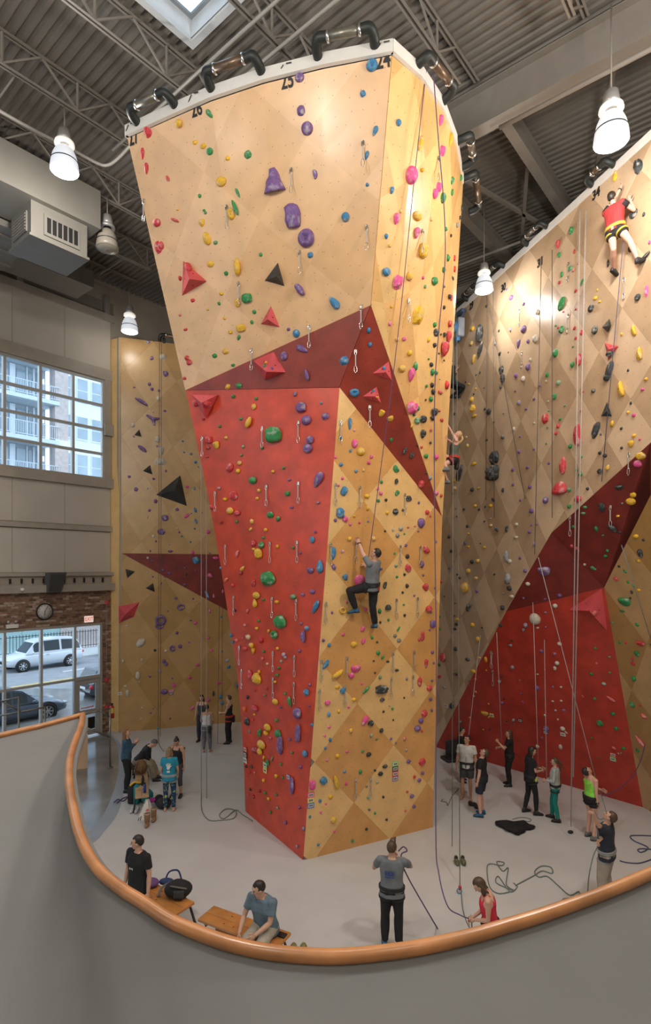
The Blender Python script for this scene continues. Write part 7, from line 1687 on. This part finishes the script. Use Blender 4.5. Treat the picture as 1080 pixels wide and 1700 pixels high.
# ================================================================== BENCHES and belongings
M_BENCH = mat('orange_pine_bench', (.52, .215, .055), .42, var=.22, scale=4, stretch=(1, 1, 1), coat=.2, detail=8)
M_BENCHD = mat('dark_pine_support', (.34, .15, .045), .5, var=.2, scale=4)
def bench(label, A, Bp, wdir, wid, z=.45, support=True, mat_=None):
    """A->Bp is one long edge of the seat, wdir the direction across"""
    A, Bp = Vector(A), Vector(Bp); A.z = Bp.z = z; L = (Bp - A); d = L.normalized(); wv = Vector(wdir); wv = (wv - d * wv.dot(d)); wv.z = 0; wv.normalize()
    t = thing('wooden_bench', label, 'bench', ((A + Bp) / 2 + wv * wid / 2)[0:2] + (0,))
    R = Matrix((d, wv, Vector((0, 0, 1)))).transposed(); pw = wid / 2 - .006
    for i in range(2):
        mb = MB(); mb.bevbox((A + Bp) / 2 + wv * (wid * (.25 + .5 * i)) - Vector((0, 0, .022)), (L.length, pw, .044), R, .006); mb.build('plank', mat_ or M_BENCH, t)
    for e in (.10, .90):
        c = A + L * e
        mb = MB(); mb.bevbox(c + wv * wid / 2 - Vector((0, 0, .058)), (.07, wid * .92, .028), R, .004); mb.build('crossbar', M_BENCHD, t)
        for s in (0.06, .94):
            p0 = c + wv * wid * s - Vector((0, 0, .07)); p1 = p0 + (d * (-.12 if e < .5 else .12)) + wv * (-.05 if s < .5 else .05); p1.z = .0
            mb = MB(); mb.bar(p0, p1, .04, .025); mb.build('leg', M_DARKMETAL, t)
    if support:
        mb = MB(); c = A + L * .34 + wv * wid * .5; mb.bevbox(Vector((c.x, c.y, .21)), (.62, .03, .34), R, .004); sp_ = mb.build('support_board', M_BENCHD, t)
    for e in (.3, .42):
        for i in range(2):
            mb = MB(); mb.lathe([(.012, 0), (.010, .004)], A + L * e + wv * wid * (.25 + .5 * i) + Vector((0, 0, .0)), 8); mb.build('bolt_head', M_DARKMETAL, t)
    return t, A, L, wv, R
bA, bB = atz(355, 1503, .45), atz(483, 1548, .45)
b1 = bench('orange pine bench in front, with the seated man on it', bA, bB, (-.4, -1, 0), .42)
mb = MB(); pw_ = bB - (bB - bA).normalized() * .10 + Vector((-.06, -.12, 0)); mb.bevbox(pw_ + Vector((0, 0, .012)), (.16, .11, .024), b1[4], .006); mb.thing('wallet', M_BLACK, 'black wallet at the right end of the front bench', 'wallet')
cA, cB = atz(258, 1466, .45), atz(323, 1497, .45)
b2 = bench('orange pine bench on the left with bags piled on it', cA, cB, (-.4, -1, 0), .44, support=False)
def bag(label, c, r, m, parts=(), nz=.14, name='bag', cat='bag'):
    t = thing(name, label, cat, (c[0], c[1], c[2] - r[2]))
    mb = MB(); mb.ell(c, r, None, 3); c = Vector(c)
    for i, v in enumerate(mb.v): q = (v - c); mb.v[i] = c + q * (1 + nz * noise.noise(q * 5 + c)); mb.v[i].z = max(mb.v[i].z, c.z - r[2] * .92)
    mb.build('fabric_body', m, t); return t
M_BAGK = cloth('black_nylon', (.016, .016, .018)); M_BAGP = cloth('purple_nylon', (.16, .07, .22)); M_STRAP = cloth('grey_strap', (.16, .15, .13)); M_BAGT = cloth('teal_fabric', (.015, .24, .27)); M_BAGBR = cloth('brown_leather', (.16, .085, .035), .3); M_CARD = cloth('striped_canvas', (.62, .60, .56))
q = atz(297, 1486, .45); t = bag('black duffel bag on the left bench, grey strap beside it', q + Vector((0, -.05, .14)), (.24, .17, .15), M_BAGK)
mb = MB(); mb.tube(catmull([q + Vector((-.18, -.05, .18)), q + Vector((-.05, -.2, .26)), q + Vector((.12, -.18, .22)), q + Vector((.2, -.05, .14))], 6), .014, 6); mb.build('handle', M_STRAP, t)
mb = MB(); mb.bevbox(q + Vector((.04, -.19, .12)), (.18, .06, .14), None, .02); mb.build('front_pocket', cloth('charcoal_nylon', (.05, .055, .06)), t)
q = atz(277, 1484, .45); mb = MB(); mb.tube(catmull([q + Vector((-.12, -.12, .02)), q + Vector((-.1, 0, .10)), q + Vector((.02, .1, .14)), q + Vector((.15, .12, .16)), q + Vector((.18, .1, .05))], 6), .022, 6); mb.thing('bag_strap', M_STRAP, 'grey padded strap curling over the left bench', 'strap')
q = atz(287, 1468, .45); mb = MB(); mb.tube(catmull([q + Vector((-.15, .02, .05)), q + Vector((-.08, .05, .2)), q + Vector((.08, .05, .22)), q + Vector((.16, .0, .06))], 6), .016, 6); mb.ell(q + Vector((-.12, 0, .05)), (.14, .08, .06)); mb.thing('climbing_harness', cloth('navy_webbing', (.03, .05, .14)), 'navy harness heaped at the back of the left bench', 'harness')
q = atz(251, 1472, .45); bag('purple cap lying at the left end of the bench with bags', q + Vector((0, 0, .07)), (.14, .12, .08), M_BAGP, name='cap', cat='cap')
q = atz(290, 1519, .0); bag('teal bag on the floor under the left bench', q + Vector((-.05, .25, .12)), (.22, .14, .13), M_BAGT)
q = atz(262, 1515, .0); bag('black bag on the floor under the left bench', q + Vector((0, .2, .12)), (.25, .14, .13), M_BAGK)
mb = MB(); 
for o in (0, .16): mb.ell(atz(487, 1573, .05) + Vector((o, 0, 0)), (.06, .11, .05))
mb.thing('climbing_shoes', mat('yellow_grey_shoes', (.22, .20, .07), .6, var=.4, scale=20), 'pair of climbing shoes on the floor at the right end of the front bench', 'shoes')
# left group
dA, dB = atz(247.5, 1321, .45), atz(244, 1262, .45)
M_PLANK = mat('pale_pine_bench', (.42, .27, .15), .5, var=.2, scale=4)
b3 = bench('narrow pale bench with blue bottle and brown backpack, end on to us', dA, dB, (-1, .2, 0), .34, support=False, mat_=M_PLANK)
def bottle(label, p, m, h=.26, r=.038):
    p = Vector(p); t = thing('water_bottle', label, 'bottle', tuple(p)); mb = MB(); mb.lathe([(r * .9, 0), (r, .01), (r, h * .72), (r * .55, h * .85), (r * .5, h * .86)], p, 16); mb.build('bottle_body', m, t)
    mb = MB(); mb.lathe([(r * .6, h * .86), (r * .6, h), (r * .4, h * 1.02)], p, 14); mb.build('cap', M_BLACK, t)
bottle('blue bottle standing on the pale narrow bench', atz(240, 1316, .45), mat('blue_bottle', (.02, .05, .22), .3, var=0)); bottle('black bottle behind the blue one on the narrow bench', atz(237, 1304, .45), M_BLACK, .27)
q = atz(234, 1284, .45); t = bag('brown leather backpack on the far end of the narrow bench', q + Vector((0, 0, .18)), (.17, .2, .19), M_BAGBR, name='backpack', cat='backpack')
for s in (-.06, .06): mb = MB(); mb.tube(catmull([q + Vector((s, -.15, .30)), q + Vector((s * 1.5, -.26, .2)), q + Vector((s, -.2, .05))], 5), .02, 6); mb.build('strap', M_BAGBR, t)
sx_ = sp2; mb = MB(); mb.bevbox(Vector((sx_.x - .05, sx_.y, .335)), (.42, .42, .08), None, .02); st_ = mb.thing('stool', M_BLACK, 'low black stool under the man with the phone', 'stool', loc=(sx_.x, sx_.y, 0))
for a in (-.15, .1):
    for b in (-.15, .15): mb = MB(); mb.bar((sx_.x - .05 + a, sx_.y + b, .30), (sx_.x - .05 + a, sx_.y + b, 0), .035); mb.build('leg', M_DARKMETAL, st_)
q = atz(222, 1335, 0); 
t = thing('tall_bag', 'tall black and teal bag standing left of the narrow bench', 'bag', tuple(q)); mb = MB(); mb.bevbox(q + Vector((-.08, .1, .24)), (.16, .3, .46), None, .05); mb.build('black_side', M_BAGK, t); mb = MB(); mb.bevbox(q + Vector((.06, .1, .24)), (.14, .3, .48), None, .05); mb.build('teal_side', M_BAGT, t)
mb = MB(); mb.tube(catmull([q + Vector((-.1, 0, .48)), q + Vector((0, .05, .56)), q + Vector((.1, .1, .52)), q + Vector((.15, .2, .5))], 5), .03, 6); mb.build('yellow_strap', mat('yellow_strap', (.6, .36, .03), .6, var=.2), t)
q = atz(233, 1336, 0); t = bag('teal bag under the near end of the narrow bench', q + Vector((.12, .15, .17)), (.16, .16, .18), M_BAGT)
q = atz(222, 1349, 0); t = thing('trainers', 'pair of white and grey trainers on the floor by the tall bag', 'shoes', tuple(q))
for o in (-.05, .07):
    mb = MB(); mb.ell(q + Vector((o, 0, .045)), (.045, .13, .05)); mb.ell(q + Vector((o, .08, .07)), (.04, .05, .06)); mb.build('shoe', mat('white_trainer', (.5, .48, .48), .6, var=.3, scale=25), t)
# striped tote: leaning canvas wedge with stripes
q = atz(240, 1364, 0); t = thing('tote_bag', 'white tote bag with red and black stripes leaning on the narrow bench', 'bag', tuple(q))
P0, P1, P2 = atz(227, 1363, .0), atz(248, 1359, .0), atY(243, 1329, atz(240, 1352, 0).y)
th_ = Vector((.05, .22, 0))
mb = MB(); mb.add([P0, P1, P2 + Vector((.04, 0, 0)), P2 - Vector((.04, 0, 0)), P0 + th_, P1 + th_, P2 + Vector((.04, .1, 0)), P2 + Vector((-.04, .1, 0))], [(0, 1, 2, 3), (5, 4, 7, 6), (4, 0, 3, 7), (1, 5, 6, 2), (3, 2, 6, 7), (4, 5, 1, 0)]); mb.build('canvas', M_CARD, t)
def onb(a, b): 
    e0 = P0.lerp(P2 - Vector((.04, 0, 0)), b); e1 = P1.lerp(P2 + Vector((.04, 0, 0)), b); return e0.lerp(e1, a) + Vector((0, -.006, 0))
for (a0, a1, b0, b1_, m_) in ((.06, .14, 0, 1, M_BLACK), (.22, .30, 0, 1, M_BLACK), (.48, 1, .22, .34, M_REDP), (.48, 1, .42, .54, M_REDP)):
    mb = MB(); mb.add([onb(a0, b0), onb(a1, b0), onb(a1, b1_), onb(a0, b1_)] + [onb(a0, b0) + Vector((0, .004, 0)), onb(a1, b0) + Vector((0, .004, 0)), onb(a1, b1_) + Vector((0, .004, 0)), onb(a0, b1_) + Vector((0, .004, 0))], [(0, 1, 2, 3), (7, 6, 5, 4), (0, 4, 5, 1), (1, 5, 6, 2), (2, 6, 7, 3), (3, 7, 4, 0)]); mb.build('stripe', m_, t)
M_BOOT = mat('brown_suede_boot', (.26, .15, .075), .8, var=.2, scale=15)
for px, py, lab in ((244, 1370, 'nearer brown suede boot lying by the striped bag'), (255, 1361, 'farther brown suede boot with fleece collar by the striped bag')):
    q = atz(px, py, 0); mb = MB(); mb.lathe([(.05, .05), (.065, .10), (.07, .24), (.075, .27), (.06, .275)], q, 14); mb.ell(q + Vector((.03, -.09, .05)), (.055, .13, .05)); o = mb.thing('boot', M_BOOT, lab, 'boot')
    mb = MB(); mb.lathe([(.062, .26), (.082, .275), (.062, .29)], q, 14, caps=False); mb.build('collar', cloth('fleece', (.42, .32, .22)), o)
q = atz(265, 1338, 0); bag('small black bag with a pink top on the floor', q + Vector((-.05, .1, .12)), (.13, .13, .13), M_BAGK); mb = MB(); mb.ell(atz(253, 1328, .2), (.09, .08, .06)); mb.thing('beanie', mat('magenta_knit', (.30, .02, .22), .8, var=.2), 'magenta hat on top of the small black bag', 'hat')
q = atz(270, 1343, 0); bag('dark grey backpack slumped behind the patterned leggings', q + Vector((0, .05, .13)), (.2, .16, .15), cloth('mottled_dark_nylon', (.03, .032, .035), .5, 20), name='backpack', cat='backpack')
rope('purple cord lying on the floor edge left of the bags', 'p', fl([(189, 1332), (196, 1327), (204, 1330), (212, 1323), (203, 1326), (194, 1333)]), .016)
# jacket, shoes, folded chair on the right mats
q = atz(858, 1377, 0); mb = MB(); mb.ell(q + Vector((0, 0, .06)), (.40, .26, .09), None, 3)
for i, v in enumerate(mb.v):
    d_ = v - q; a = math.atan2(d_.y, d_.x); k_ = 1 + .30 * math.sin(3 * a + .6) + .16 * math.sin(7 * a + 2) + .45 * noise.noise(d_ * 4); mb.v[i] = Vector((q.x + d_.x * k_, q.y + d_.y * k_, max(.005, .06 + (v.z - .06) * (1 + .8 * noise.noise(d_ * 9)))))
mb.thing('jacket', cloth('black_fleece', (.010, .010, .011)), 'black jacket dropped on the mats in the middle of the right group', 'jacket')
t = thing('climbing_shoes', 'pair of olive and black climbing shoes standing on the mats', 'shoes', tuple(atz(764, 1434, 0)))
for px in (758.5, 769.5):
    q = atz(px, 1436, 0); mb = MB(); mb.ell(q + Vector((0, .04, .05)), (.055, .13, .055)); mb.ell(q + Vector((0, .11, .09)), (.045, .05, .06)); so2 = mb.build('shoe', mat('olive_climbing_shoe', (.12, .13, .06), .6, var=.5, scale=25), t); mb = MB(); mb.ell(q + Vector((0, .09, .125)), (.03, .045, .02)); mb.build('opening', M_BLACK, so2)
t = thing('floor_seat', 'dark grey folding floor seat left of the person in black', 'seat', tuple(atz(752, 1262, 0)))
q = atz(752, 1262, 0); mb = MB(); mb.bevbox(q + Vector((-.05, .0, .06)), (.55, .5, .08), rotz(.3), .02); mb.build('seat', M_SHOE, t); mb = MB(); mb.bevbox(q + Vector((.05, .3, .32)), (.5, .07, .5), rotz(.3), .02); mb.build('backrest', cloth('charcoal_fabric', (.03, .031, .034)), t)
t = thing('climbing_shoes', 'dark climbing shoes on the mats beside the barefoot man', 'shoes', tuple(atz(790, 1340, 0)))
for px, py in ((784, 1338), (794, 1343)):
    q = atz(px, py, 0); mb = MB(); mb.ell(q + Vector((0, 0, .05)), (.12, .055, .05)); mb.ell(q + Vector((-.07, 0, .08)), (.05, .045, .06)); mb.build('shoe', M_SHOE, t)
t = thing('belay_pouch', 'yellow-green tag hanging on the harness of the woman in black', 'tag', tuple(front('longdark', 0, .15)))
q = pe['longdark']; mb = MB(); mb.bevbox(q['pelvis'] + q['x'] * .16 + q['y'] * .06, (.06, .05, .12), None, .01); mb.build('tag_body', mat('yellow_green_tag', (.55, .6, .08), .5, var=.1), t)
